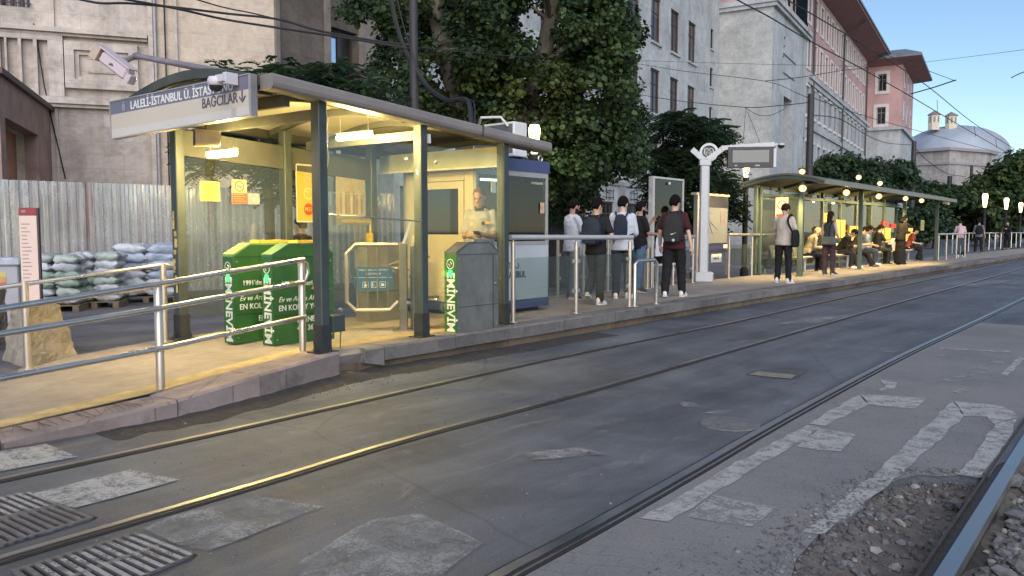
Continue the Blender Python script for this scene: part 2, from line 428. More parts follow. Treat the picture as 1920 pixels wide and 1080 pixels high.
for i in range(1500):                                # crumbs spilling over the broken edge
    k = random.randrange(len(pl_)-1); p = pl_[k].lerp(pl_[k+1], random.random())+V3(random.gauss(-.05, .09), random.gauss(.02, .07), 0)
    if inside(p, pit): z = bedz(p.x, p.y)
    else: z = .005
    mb.m = random.choices((0, 1, 2), (4, 1, 5))[0]; stone(mb, (p.x, p.y, z), random.choice((.003, .004, .006, .009, .013))*random.uniform(.6, 1.2))
for i in range(260):                                 # grit along the kerb foot
    t = random.random(); a = G(150+t*850, 812-t*160); p = a-N*random.uniform(-.05, .35)
    mb.m = random.choices((0, 1, 2), (3, 1, 3))[0]; stone(mb, (p.x, p.y, .004), random.uniform(.003, .012))
for i in range(420):                                 # chips all over the roadway
    p = G(random.uniform(150, 1500), random.uniform(680, 1078)); mb.m = random.choices((0, 1, 2), (2, 2, 2))[0]
    if not inside(p, pit): stone(mb, (p.x, p.y, .002), random.choice((.002, .003, .004, .006))*random.uniform(.7, 1.3))
tag(mb.build('grit', ROCKS), 'small stone chips strewn over the street surface', 'gravel', kind='stuff')
k = 0
for (px, py, r, mi, lab) in [(1897, 905, .085, 0, 'large grey ballast stone close to the right of the outer rail'), (1905, 960, .06, 0, 'flat grey ballast stone under the outer rail on its right'),
        (1850, 1012, .022, 1, 'small white round stone right of the outer rail'), (1885, 1060, .055, 0, 'pale flat stone at the bottom right corner'), (1908, 1040, .05, 0, 'bluish ballast stone near the bottom right corner'),
        (1790, 935, .06, 0, 'grey slab of broken concrete against the left of the outer rail'), (1775, 985, .028, 1, 'white chip of rubble against the rail foot'), (1650, 968, .04, 0, 'pale rubble lump lying in the middle of the pit'),
        (1690, 972, .03, 1, 'light flake of rubble in the pit next to the pale lump'), (1742, 930, .022, 1, 'small curved white flake near the top of the pit'), (1752, 996, .03, 0, 'grey rubble lump in the right of the pit')]:
    mb = MB(); p = G(px, py, -.05); stone(mb, (p.x, p.y, bedz(p.x, p.y)+r*.5), r, .6)
    tag(mb.build('rock', ROCKS[mi]), lab, 'rock', 'stones in the dug out track bed')
# ---- worn sett paving between rails three and four
def setts(name):
    m, nt, out = new_mat(name)
    p = nd(nt, 'ShaderNodeBsdfPrincipled'); nt.links.new(p.outputs[0], out.inputs[0]); p.inputs['Roughness'].default_value = .8
    vec = coords(nt, 'UV', (1, 1, 1), .35)
    nzv = nd(nt, 'ShaderNodeTexNoise'); nzv.inputs['Scale'].default_value = 3; nt.links.new(vec, nzv.inputs['Vector'])
    wv = nd(nt, 'ShaderNodeMix', data_type='VECTOR'); wv.inputs[0].default_value = .14; nt.links.new(vec, wv.inputs[4]); nt.links.new(nzv.outputs['Color'], wv.inputs[5])
    b = nd(nt, 'ShaderNodeTexBrick', i_Scale=1.0, i_Mortar_Size=.008, i_Brick_Width=.16, i_Row_Height=.09, i_Mortar_Smooth=.8)
    b.inputs['Color1'].default_value = (.165, .167, .17, 1); b.inputs['Color2'].default_value = (.148, .15, .152, 1); b.inputs['Mortar'].default_value = (.135, .133, .13, 1)
    nt.links.new(wv.outputs[1], b.inputs[0])
    big = noise(nt, coords(nt, 'Object'), .9, 7, .68); fine = noise(nt, coords(nt, 'Object'), 70, 4, .8)
    c = mix(nt, ramp(nt, big, [(.38, (0, 0, 0)), (.56, (.9, .9, .9))]), b.outputs[0], (.20, .195, .185))
    c = mix(nt, 1.0, c, ramp(nt, fine, [(.3, (.68, .68, .68)), (.7, (1.3, 1.3, 1.3))]), 'MULTIPLY')
    nt.links.new(c, p.inputs['Base Color'])
    ad = nd(nt, 'ShaderNodeMath', operation='MULTIPLY_ADD'); nt.links.new(b.outputs['Fac'], ad.inputs[0]); ad.inputs[1].default_value = -.7; nt.links.new(fine, ad.inputs[2])
    nt.links.new(bumpn(nt, ad.outputs[0], .28, .012), p.inputs['Normal'])
    MC[name] = m; return m
SETT = setts('worn_setts')
left = [p+V3(.07, -.06, .004) for p in RP[2] if p.y < 13]
pv = left + [G(q[0]+3, q[1]-3, .004) for q in [(1920, 790), (1868, 872)]] + [G(*q, .004) for q in [(1852, 894), (1833, 896), (1800, 891), (1760, 893), (1722, 890), (1690, 897), (1661, 908), (1640, 921), (1622, 938), (1617, 953), (1596, 968), (1573, 980), (1552, 994), (1535, 1002), (1516, 1022), (1494, 1046), (1484, 1078), (1455, 1140), (1430, 1200), (1330, 1330)]]
far_r = [p+V3(-.09, .05, .004) for p in RP[3] if 5.6 < p.y < 13][::-1]
pv = left + far_r + pv[len(left):]
mb = MB(); mb.add(pv, [tuple(range(len(pv)))])
tag(mb.build('paving', SETT), 'worn stone sett paving between the rails of the near track', 'paving', kind='structure')
# ================================================================ painted marks
def paint(name, c, thr=.5, soft=.08, scale=9, grain=60, dusty=(.3, .29, .27)):
    m, nt, out = new_mat(name)
    p = nd(nt, 'ShaderNodeBsdfPrincipled'); p.inputs['Roughness'].default_value = .75
    vec = coords(nt, 'Object'); a = noise(nt, vec, scale, 8, .75); g = noise(nt, vec, grain, 4, .8)
    nt.links.new(ramp(nt, g, [(.3, tuple(x*.6 for x in c)), (.7, c)]), p.inputs['Base Color'])
    nt.links.new(bumpn(nt, g, .3, .01), p.inputs['Normal'])
    t = nd(nt, 'ShaderNodeBsdfTransparent'); ms = nd(nt, 'ShaderNodeMixShader')
    ad = nd(nt, 'ShaderNodeMath', operation='MULTIPLY_ADD'); nt.links.new(g, ad.inputs[0]); ad.inputs[1].default_value = .35; nt.links.new(a, ad.inputs[2])
    nt.links.new(ramp(nt, ad.outputs[0], [(thr+.17-soft, (0, 0, 0)), (thr+.17+soft, (1, 1, 1))]), ms.inputs[0])
    nt.links.new(t.outputs[0], ms.inputs[1]); nt.links.new(p.outputs[0], ms.inputs[2]); nt.links.new(ms.outputs[0], out.inputs[0])
    MC[name] = m; return m
PW = paint('road_paint_white', (.43, .43, .41), .415, .13, 7)
PWW = paint('road_paint_worn', (.38, .38, .37), .47, .10)
PWF = paint('road_paint_faint', (.36, .36, .345), .52, .13, 3.2)
def mark(lab, polys, mat, z=.008):
    mb = MB()
    for pl in polys:
        # subdivide edges with a slight raggedness
        pts = [G(*q, z) for q in pl]; o = []
        for i, a in enumerate(pts):
            b = pts[(i+1) % len(pts)]; n = max(1, int((b-a).length/.12))
            for j in range(n):
                p = a.lerp(b, j/n)
                if j: p = p+V3(random.uniform(-.013, .013), random.uniform(-.013, .013), 0)
                o.append(p)
        mb.add(o, [tuple(range(len(o)))])
    return tag(mb.build('road_marking', mat), lab, 'road marking', kind='structure')
mark('worn white crossing stripe by the kerb', [[(-60, 850), (0, 846), (86, 832), (146, 856), (0, 884), (-60, 896)]], PW)
mark('worn white crossing stripe between the far rails', [[(62, 925), (150, 903), (245, 880), (338, 899), (210, 934), (140, 952), (112, 946)]], PW)
mark('scuffed pale crossing stripe beyond the drain', [[(268, 990), (330, 965), (480, 931), (612, 950), (500, 990), (392, 1032), (330, 1020)]], PWF)
mark('rough pale crossing stripe in the middle of the road', [[(560, 1052), (700, 973), (790, 962), (905, 1018), (800, 1096), (560, 1130)]], PWF)
c4 = lambda L: [(1100+x/2.25, 600+y/2.25) for x, y in L]
mark('large white letter E painted between the near rails', [c4([(228, 836), (560, 640), (930, 442), (985, 455), (850, 545), (555, 715), (345, 850)]), c4([(885, 533), (978, 457), (1135, 482), (1072, 553), (990, 550)]),
     c4([(938, 437), (1150, 312), (1188, 358), (1003, 446)]), c4([(1152, 312), (1435, 330), (1385, 374), (1190, 357)])], PW)
mark('worn lower bar of the letter E', [c4([(530, 735), (800, 790), (700, 872), (430, 830)])], PWW)
mark('large white letter D painted between the near rails', [c4([(1543, 342), (1310, 560), (1100, 740), (905, 893), (1000, 905), (1150, 792), (1372, 610), (1590, 405)]), c4([(1548, 342), (1740, 360), (1800, 385), (1818, 410), (1722, 440), (1690, 408), (1592, 404)]), c4([(1818, 412), (1790, 490), (1700, 610), (1662, 662), (1550, 650), (1640, 560), (1722, 441)])], PW)
mark('small curved remnant of white road paint', [c4([(1237, 250), (1310, 265), (1300, 288), (1232, 300), (1262, 280)])], PW)
mark('thin white line across the near track', [c4([(1490, 116), (1795, 131), (1795, 138), (1490, 122)])], PWW)
mark('short slanting white stroke at the right', [c4([(1822, 155), (1845, 160), (1775, 235), (1745, 228)])], PW)
mark('faded smudges of white road paint', [c4([(1480, 255), (1600, 232), (1650, 250), (1540, 262)]), c4([(1690, 186), (1735, 150), (1790, 155), (1755, 186)]), c4([(1540, 300), (1580, 285), (1610, 300), (1570, 312)]), c4([(1470, 145), (1590, 150), (1600, 165), (1480, 155)]),
     c4([(1620, 205), (1700, 190), (1690, 225), (1600, 240)]), c4([(390, 350), (450, 345), (490, 365), (410, 366)]), c4([(490, 392), (560, 380), (620, 385), (560, 396)]), c4([(0, 555), (80, 562), (60, 570), (0, 568)]), c4([(1255, 128), (1310, 130), (1300, 138), (1260, 136)])], PWF)
mark('faded smudges of white road paint near the platform', [[(1450, 608), (1520, 596), (1600, 590), (1540, 604)], [(980, 850), (1080, 838), (1140, 852), (1000, 862)], [(1790, 536), (1860, 526), (1910, 524), (1830, 538)]], PWF)
# ================================================================ rails
STEEL = M('polished_rail_steel', (.42, .41, .395), .40, 1.0, .1, 3, stretch=(1, 1, 1))
RUST = M('rail_side_steel', (.085, .07, .06), .6, .6, .4, 25, .2)
SEAM = M('rail_groove_black', (.018, .017, .016), .85, 0, .3, 12, .3)
labs = ['polished tram rail nearest the platform', 'grooved tram rail second from the platform', 'shiny tram rail third from the platform beside the painted letters', 'exposed steel tram rail at the dug out ballast']
for i in range(4):
    p = [q.copy() for q in RP[i]]
    r = thing('tram_rail', labs[i], 'rail', p[0], 'tram rails set in the street')
    wd = (.021, .022, .027, .034)[i]
    h = .010 if i < 3 else .022
    mb = MB(); mb.sweep(p, [(-wd, -.03), (-wd, h), (wd, h), (wd, -.03)]); mb.build('rail_head', STEEL, r, smooth=False)
    if i < 3:
        sgn = 1 if i == 1 else (1 if i == 0 else 1)
        mb = MB(); mb.sweep(p, [(wd, -.02), (wd, .0065), (wd+.028, .0065), (wd+.028, -.02)]); mb.build('groove', SEAM, r)
        mb = MB(); mb.sweep(p, [(wd+.028, -.02), (wd+.028, .009), (wd+.040, .009), (wd+.040, -.02)]); mb.build('guard_lip', STEEL if i == 2 else RUST, r)
        mb = MB(); mb.sweep(p, [(-wd-.016, -.02), (-wd-.016, .0055), (-wd, .0055), (-wd, -.02)]); mb.sweep(p, [(wd+.040, -.02), (wd+.040, .0055), (wd+.058, .0055), (wd+.058, -.02)]); mb.build('seam', SEAM, r)
    else:
        mb = MB(); mb.sweep(p, [(-.075, -.14), (-.075, -.125), (-.012, -.105), (-.012, -.02), (.012, -.02), (.012, -.105), (.075, -.125), (.075, -.14)]); mb.build('rail_web', RUST, r)
        mb = MB(); mb.sweep(p, [(-wd-.050, -.06), (-wd-.050, -.004), (-wd, -.004), (-wd, -.06)]); mb.build('groove', RUST, r)
        mb = MB(); mb.sweep(p, [(-wd-.064, -.06), (-wd-.064, .016), (-wd-.050, .016), (-wd-.050, -.06)]); mb.build('guard_lip', RUST, r)
# ================================================================ drain grates, manhole, plate
GRATE = paint('grate_paint', (.4, .39, .37), .46, .06, 5)
IRON = M('cast_iron', (.16, .15, .145), .65, .3, .35, 18, .3)
def grate(lab, quad, nb, rows, painted):
    a, b, c, d = [G(*q) for q in quad]     # a-b along bars' row, a-d across
    t = thing('drain_grate', lab, 'drain grate', (a+c)/2, 'iron drain grates across the track')
    bil = lambda u, v: a.lerp(b, u).lerp(d.lerp(c, u), v)
    mb = MB(); mb.add([bil(0, 0)+Z*.003, bil(1, 0)+Z*.003, bil(1, 1)+Z*.003, bil(0, 1)+Z*.003], [(0, 1, 2, 3)]); mb.build('pit', SEAM, t)  # flat black sheet standing for the shade in the pit below
    mb = MB(); top = .016
    def slab(u0, u1, v0, v1, zz=top):
        q = [bil(u0, v0), bil(u1, v0), bil(u1, v1), bil(u0, v1)]
        mb.prism([x+Z*.0035 for x in q], Z*(zz-.0035))
    for i in range(nb): 
        u0 = i/nb; 
        slab(u0, u0+.5/nb, .0, 1)
    for k_ in range(rows+1):
        v = k_/rows; slab(0, 1-.5/nb, max(0, v-.035), min(1, v+.035), top-.002)
    o = mb.build('bars', [IRON], t)
    if painted:
        mb2 = MB(); u0, u1, v0, v1 = painted
        for i in range(nb):
            q0 = i/nb
            if u0 <= q0 <= u1:
                q = [bil(q0, v0), bil(q0+.5/nb, v0), bil(q0+.5/nb, v1), bil(q0, v1)]
                mb2.add([x+Z*(top+.002) for x in q], [(0, 1, 2, 3)])
        mb2.build('paint_remnant', GRATE, t)
grate('iron drain grate between the two far rails', [(-260, 985), (62, 925), (185, 972), (-140, 1072)], 17, 2, (.5, 1, 0, .5))
grate('iron drain grate in front of the second rail with white paint on it', [(20, 1075), (262, 1000), (372, 1042), (118, 1150)], 13, 2, (.1, 1, .12, 1))
mb = MB(); c = G(1368, 796); mb.lathe((c.x, c.y, .002), [(.22, 0), (.215, .007), (.205, .009), (.19, .006), (.17, .009), (.13, .006), (.11, .009), (.07, .006), (.045, .009), (.001, .009)], 32)
tag(mb.build('manhole_cover', M('manhole_iron', (.15, .15, .15), .75, .1, .35, 14, .4), smooth=True), 'round ribbed iron manhole cover beside the third rail', 'manhole cover')
mb = MB(); mb.prism([G(*q, .004) for q in [(1398, 702), (1416, 695), (1440, 693), (1470, 690), (1506, 691), (1512, 697), (1500, 705), (1488, 709), (1440, 708)]], Z*.004)
t = tag(mb.build('drain_plate', M('pit_tar', (.075, .075, .075), .85, 0, .4, 6, .5)), 'sunken dark drain patch with an iron plate in the roadway', 'drain')
ORG[t.name] = Vector(t.location)
mb = MB(); mb.prism([G(*q, .009) for q in [(1405, 702), (1422, 697), (1492, 704), (1484, 710)]], Z*.006); mb.build('iron_plate', M('worn_plate', (.36, .33, .26), .45, .7, .3, 9, .2), t)
# ================================================================ platform and ramp
PAVE = stone_mat('platform_paving', (.31, .275, .235), (.27, .245, .21), .9, .6, .35, .012, .12, False)
KERB = stone_mat('kerb_stone', (.20, .185, .172), (.155, .145, .138), 1.15, 3.0, .75, .018, .3, False)
KERBP = stone_mat('kerb_stone_ramp', (.31, .245, .225), (.27, .225, .21), 1.0, 3.0, .75, .018, .3, False)
PLINTH = stone_mat('platform_plinth', (.2, .145, .1), (.16, .12, .09), .8, 3.0, .7, .02, .5, True)
TACT = M('tactile_yellow', (.42, .325, .16), .85, 0, .4, 7, .4, 60)
P0 = G(640, 660, PZ)                             # kerb corner where the ramp meets the platform
def edge(t): return P0 + S*t
# fit the platform edge through the surveyed points
e2 = G(1300, 563, PZ); S2 = (e2-P0); S2.z = 0; S2.normalize()
eF = G(1920, 477, PZ); L1 = (e2-P0).length; S3 = (eF-e2); S3.z = 0; S3.normalize()
EL = [P0, P0.lerp(e2, .5), e2, e2.lerp(eF, .5), eF, eF+S3*60]
BW = 2.35
BL = [p+N*BW for p in EL]
mb = MB()
KT = .3
inn = [p+N*KT for p in EL]
for i in range(len(EL)-1):
    a, b, c, d = inn[i], inn[i+1], BL[i+1], BL[i]
    mb.add([a, b, c, d], [(0, 1, 2, 3)])
    mb.bx(d+V3(0, 0, -PZ), c-d, N*.12, Z*(PZ-.004))
tag(mb.build('platform', PAVE), 'tram platform floor of worn grey slabs', 'platform', kind='structure')
def slabs(mb, path, th, zf, n_off, wid, lo, step=1.1, chip=()):
    # kerb stones along a path with fine gaps and a little unevenness
    for i in range(len(path)-1):
        a, b = path[i], path[i+1]; L = (b-a).length; n = max(1, round(L/step))
        for k in range(n):
            p, q = a.lerp(b, (k+.006)/n), a.lerp(b, (k+1-.006)/n); dz = random.uniform(-.004, .004); dn = random.uniform(-.006, .006)
            t = (q-p); t.z = 0; t.normalize(); nn = V3(-t.y, t.x, 0)
            w = q-p; ch = .02
            prof = [(dn, -th), (dn, -ch), (dn+ch, 0), (wid, 0), (wid, -th)]
            mb.loft([[p+nn*o+Z*(z+dz) for o, z in prof], [q+nn*o+Z*(z+dz) for o, z in prof]])
mb = MB(); slabs(mb, [p+Z*.003 for p in ([P0+S*.55]+EL[1:])], .15, PZ, 0, KT, 0)
brk = P0+S*.02
mb.loft([[P0+S*.30+N*o+Z*z for o, z in [(.02, -.15), (0, -.02), (.02, 0), (KT, 0), (KT, -.15)]], [P0+S*.545+N*o+Z*z for o, z in [(0, -.2), (0, -.02), (.02, 0), (KT, 0), (KT, -.2)]]])
mb.loft([[P0+S*.0+N*o+Z*z for o, z in [(.12, -.15), (.10, -.06), (.14, 0), (KT, 0), (KT, -.15)]], [P0+S*.30+N*o+Z*z for o, z in [(.1, -.15), (.06, -.05), (.12, 0), (KT, 0), (KT, -.15)]]])
tag(mb.build('kerb', KERB), 'dark stone kerb along the platform edge', 'kerb', kind='structure')
mb = MB()
for i in range(len(EL)-1):
    a, b = EL[i]+N*.06, EL[i+1]+N*.06
    mb.bx(V3(a.x, a.y, -.1), V3(b.x-a.x, b.y-a.y, 0), N*.2, Z*(PZ-.145+.1))
tag(mb.build('plinth', PLINTH), 'brownish stained masonry under the platform kerb', 'plinth', kind='structure')
# ramp: surveyed front edge and back edge
RF = [G(-260, 905, .02), G(0, 826, .065), G(333, 750, .15), G(487, 703, .215), P0-S*.02]
RB = [p+N*BW for p in RF]; RB = [V3(p.x, p.y, q.z) for p, q in zip(RB, RF)]
RB = [G(-420, 730, .05), G(0, 705, .09), G(143, 666, .15), G(280, 640, .215), EL[0]+N*BW-S*.02]
RI = [p.lerp(q, .14) for p, q in zip(RF, RB)]
mb = MB()
for i in range(len(RF)-1):
    mb.add([RI[i], RI[i+1], RB[i+1], RB[i]], [(0, 1, 2, 3)])
    mb.add([RB[i], RB[i+1], V3(RB[i+1].x, RB[i+1].y, -.05), V3(RB[i].x, RB[i].y, -.05)], [(0, 1, 2, 3)])
tag(mb.build('ramp', stone_mat('ramp_concrete', (.32, .275, .225), (.29, .25, .205), 1.6, .78, .45, .010, .2, False, (.22, .185, .15))), 'sloping concrete ramp up to the platform', 'ramp', kind='structure')
mb = MB(); slabs(mb, [p+Z*.002 for p in RF], .26, 0, 0, .335, 0, .95)
tag(mb.build('ramp_kerb', KERBP), 'pinkish stone kerb along the ramp', 'kerb', kind='structure')
mb = MB()
def strip(A, B, f0, f1, dz):
    for i in range(len(A)-1):
        mb.add([A[i].lerp(B[i], f0)+Z*dz, A[i+1].lerp(B[i+1], f0)+Z*dz, A[i+1].lerp(B[i+1], f1)+Z*dz, A[i].lerp(B[i], f1)+Z*dz], [(0, 1, 2, 3)])
strip(RF, RB, .145, .235, .004); strip([EL[0], EL[0].lerp(EL[1], .8)], [BL[0], BL[0].lerp(BL[1], .8)], .145, .235, .004)
tag(mb.build('tactile_strip', TACT), 'worn yellow guidance strip along the platform and ramp', 'guidance strip', kind='structure')
mb = MB()                                             # scored lines across the ramp kerb
for i in range(26):
    t = i/26; a = RF[1].lerp(RF[2], t*.9)-N*-.02; mb.bx(a+N*.03+Z*.0035, S*.006+N*.02, N*.27+S*random.uniform(-.04, .12), Z*.002)
tag(mb.build('kerb_scoring', M('scored_dark', (.12, .08, .07), .9)), 'scored lines across the ramp kerb', 'kerb', kind='structure')
# dirt heaped at the kerb foot
mb = MB(); path = [RF[1].lerp(RF[2], .5), RF[2], RF[3], P0, P0+S*.7, P0+S*2.2, P0+S*4.5]
rings = []
for i, p in enumerate(smooth_path(path, 8)):
    wv = .28+.1*mn.noise((i*.35, 0, 0)); hh = (.05+.03*mn.noise((i*.5, 2, 0)))*(1-abs(i-24)/30)
    rings.append([V3(p.x, p.y, 0)+N*o+Z*z for o, z in [(.1, .0), (.1, max(.008, hh)), (-.02, max(.007, hh*.9)), (-wv*.4, max(.006, hh*.45)), (-wv, .002), (-wv, -.02)]])
mb.loft(rings)
tag(mb.build('kerb_dirt', M('kerb_dirt', (.05, .046, .042), .95, 0, .5, 12, .9, 70), smooth=True), 'dark dirt heaped along the foot of the kerb', 'dirt', kind='structure')
# back street surface
b0 = BL[0]+N*.13
mb = MB(); q = [V3(-14, 8.5, .004), V3(-9, 6.2, .004), V3(-5.7, 6.6, .004)]
A = [b0-S*3.4+V3(0, 0, -PZ+.004), b0+S*40+V3(0, 0, -PZ+.004)]
mb.add([A[0], A[1], A[1]+N*16, A[0]+N*16-S*4, A[0]-S*8+N*2], [(0, 1, 2, 3, 4)])
tag(mb.build('back_street', ASPH2), 'smooth grey asphalt of the street behind the platform', 'street', kind='structure')
# ================================================================ walls with real openings
def wall_open(mb, p0, d, u0, u1, z0, z1, rects, depth=.3, nrm=None):
    d = Vector((d[0], d[1], 0)).normalized(); n = nrm or V3(d.y, -d.x, 0)     # n points outward
    us = sorted({u0, u1} | {r[0] for r in rects} | {r[1] for r in rects}); zs = sorted({z0, z1} | {r[2] for r in rects} | {r[3] for r in rects})
    P = lambda u, z, o=0: V3(p0[0]+d.x*u-n.x*o, p0[1]+d.y*u-n.y*o, z)
    for i in range(len(us)-1):
        for j in range(len(zs)-1):
            um, zm = (us[i]+us[i+1])/2, (zs[j]+zs[j+1])/2
            if any(r[0] < um < r[1] and r[2] < zm < r[3] for r in rects): continue
            mb.quad(P(us[i], zs[j]), P(us[i+1], zs[j]), P(us[i+1], zs[j+1]), P(us[i], zs[j+1]))
    for a, b, c, e in rects:
        for q in ((a, c, b, c), (b, c, b, e), (b, e, a, e), (a, e, a, c)):
            mb.quad(P(q[0], q[1]), P(q[2], q[3]), P(q[2], q[3], depth), P(q[0], q[1], depth))
    return P, n, d
FRAME = M('window_frame_brown', (.075, .05, .042), .6, 0, .3, 8)
FRAMEW = M('window_frame_grey', (.3, .3, .3), .6, 0, .2, 8)
def pane_mat(name, c, refl):
    m = M(name, c, .12, 0, .5, .6, spec=refl); return m
PANE = pane_mat('window_pane_dark', (.022, .021, .022), .6)
PANEB = pane_mat('window_pane_blind', (.10, .085, .075), .4)
PANEG = pane_mat('window_pane_sky', (.045, .05, .055), .9)
def window(parent, P, r, depth, frame=FRAME, pane=PANE, mull=1, trans=True, fw=.07, sill=None, blind=None):
    a, b, c, e = r; mb = MB()
    def br(u0, u1, z0, z1, o0, o1):
        q = P(u0, z0, o0); mb.bx(q, P(u1, z0, o0)-q, P(u0, z1, o0)-q, P(u0, z0, o1)-q)
    o0, o1 = depth-.09, depth-.005
    br(a+.004, a+fw, c+.004, e-.004, o0, o1); br(b-fw, b-.004, c+.004, e-.004, o0, o1); br(a+fw, b-fw, e-fw, e-.004, o0, o1); br(a+fw, b-fw, c+.004, c+fw, o0, o1)
    for k in range(mull):
        u = a+(b-a)*(k+1)/(mull+1); br(u-.03, u+.03, c+fw, e-fw, o0+.01, o1)
    if trans:
        z = c+(e-c)*.68; br(a+fw, b-fw, z-.03, z+.03, o0+.015, o1)
    wdw = mb.build('window', frame, parent)
    mb = MB(); mb.quad(P(a+.02, c+.02, depth-.03), P(b-.02, c+.02, depth-.03), P(b-.02, e-.02, depth-.03), P(a+.02, e-.02, depth-.03)); mb.build('pane', pane, wdw)
    if blind:
        mb = MB(); mb.quad(P(a+fw, e-(e-c)*blind, depth-.034), P(b-fw, e-(e-c)*blind, depth-.034), P(b-fw, e-fw, depth-.034), P(a+fw, e-fw, depth-.034)); mb.build('blind', PANEB, wdw)
    return wdw
def block_on(mb, P, u0, u1, z0, z1, proud, back=.02):
    q = P(u0, z0, back); mb.bx(q, P(u1, z0, back)-q, P(u0, z1, back)-q, P(u0, z0, -proud)-q)
# ================================================================ left stone building
DA = Vector((2.7, 1, 0)).normalized(); PA = (-15.36, 24.0)
STA = stone_mat('old_limestone', (.60, .53, .465), (.53, .465, .41), 1.05, .42, .5, .012, .3)
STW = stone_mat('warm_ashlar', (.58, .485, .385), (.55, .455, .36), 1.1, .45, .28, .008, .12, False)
STD = stone_mat('shaded_side_stone', (.15, .125, .105), (.13, .11, .09), 1.4, .6, .5, .006, .2)  # wing side stone, darkened for the shade it lies in
def ua(px, py=200):
    h = onwall(px, py, PA, DA); return (Vector((h.x, h.y, 0))-Vector((*PA, 0))).dot(DA)
def za(px, py): return onwall(px, py, PA, DA).z
bA = thing('stone_building', 'old limestone building with a carved panel and stained walls behind the metal fence', 'building', V3(PA[0], PA[1], 0))
mb = MB()
rA = [(ua(9), ua(64), za(40, 13), za(40, 13)+2.6)]
P, n, d = wall_open(mb, PA, DA, -6, ua(283), 0, 15, rA, .35)
mb.build('wall', STA, bA)
window(bA, P, rA[0], .35, FRAME, PANEG, 2, True)
mb = MB()                                # iron bars on the window
for i in range(7):
    u = rA[0][0]+(rA[0][1]-rA[0][0])*(i+.5)/7; mb.tube([P(u, rA[0][2], -.06), P(u, rA[0][2]+2.6, -.06)], .014, 6)
mb.tube([P(rA[0][0]-.05, rA[0][2]+.1, -.06), P(rA[0][1]+.05, rA[0][2]+.1, -.06)], .016, 6); mb.build('window_grille', M('grille_iron', (.06, .055, .06), .6), bA)
mb = MB(); zl = za(7, 47); zl2 = za(70, 181)
block_on(mb, P, -6, ua(281), zl-.14, zl, .32); block_on(mb, P, -6, ua(281), zl-.22, zl-.142, .2)
block_on(mb, P, -6, ua(281), zl2-.2, zl2, .30); block_on(mb, P, -6, ua(281), zl2-.3, zl2-.202, .2)
mb.build('ledge', STA, bA)
mb = MB()                                # narrow recessed panels: ribs standing proud
zt, zb = zl-.225, zl2+.005
ribs = [(-1, 8), (16, 20), (41, 47), (69, 76), (96, 124)]
for a, b in ribs: block_on(mb, P, ua(a), ua(b), zb, zt, .20)
block_on(mb, P, ua(8), ua(96)-.002, zt-.16, zt-.001, .195)
block_on(mb, P, ua(103), ua(109), 0, zb-.28, .08)
block_on(mb, P, ua(103)+.003, ua(109)-.003, zl+.003, 15, .08)
mb.build('rib', STA, bA)
mb = MB()                                # framed carved panel
f0, f1, g0, g1 = ua(126), ua(262), za(128, 166), za(128, 78)
w_ = .26
for (a, b, c, e) in ((f0, f1, g1-w_, g1), (f0, f1, g0, g0+w_), (f0, f0+w_, g0+w_, g1-w_), (f1-w_, f1, g0+w_, g1-w_)): block_on(mb, P, a, b, c+.001, e-.001, .20)
w2 = .12; a0, a1, c0, c1 = f0+w_+.002, f1-w_-.002, g0+w_+.002, g1-w_-.002
for (a, b, c, e) in ((a0, a1, c1-w2, c1), (a0, a1, c0, c0+w2), (a0, a0+w2, c0+w2, c1-w2), (a1-w2, a1, c0+w2, c1-w2)): block_on(mb, P, a, b, c+.001, e-.001, .10)
block_on(mb, P, a0+.35, a1-.3, c0+.25, c0+.62, .05); block_on(mb, P, a0+.35, a0+1.0, c0+.66, c0+1.0, .03); block_on(mb, P, a0+1.05, a1-.35, c0+.66, c0+1.0, .045)
mb.build('carved_panel', STA, bA)
# wing
uw0, uw1 = ua(283), ua(516)
mb = MB()
q = P(uw0, 0, 0); mb.bx(P(uw0, 0, 1), P(uw1, 0, 1)-P(uw0, 0, 1), Z*16, P(uw0, 0, -.25)-P(uw0, 0, 1)); mb.build('wing_wall', STW, bA)
mb = MB()
for a, b, pr in ((283.5, 292, .36), (312, 317, .28), (331, 337, .36)): 
    qq = P(ua(a), 0, -.25); mb.bx(qq, P(ua(b), 0, -.25)-qq, Z*16, P(ua(a), 0, -pr)-qq)
mb.build('wing_pilaster', STA, bA)
mb = MB(); mb.tube([P(ua(296), 0, -.34), P(ua(296), 16, -.34)], .055, 10); mb.build('drainpipe', M('pipe_grey', (.34, .32, .31), .5, .3), bA)
mb = MB(); mb.tube([P(ua(314), 2.5, -.35), P(ua(314.5), 6, -.34), P(ua(314), 16, -.35)], .02, 6); mb.tube([P(ua(70), za(70, 45), -.04), P(ua(76), za(76, 75), -.13), P(ua(86), za(86, 160), -.14), P(ua(100), za(100, 240), -.1), P(ua(118), za(118, 335), -.05)], .018, 6); mb.build('cable', SEAM, bA)
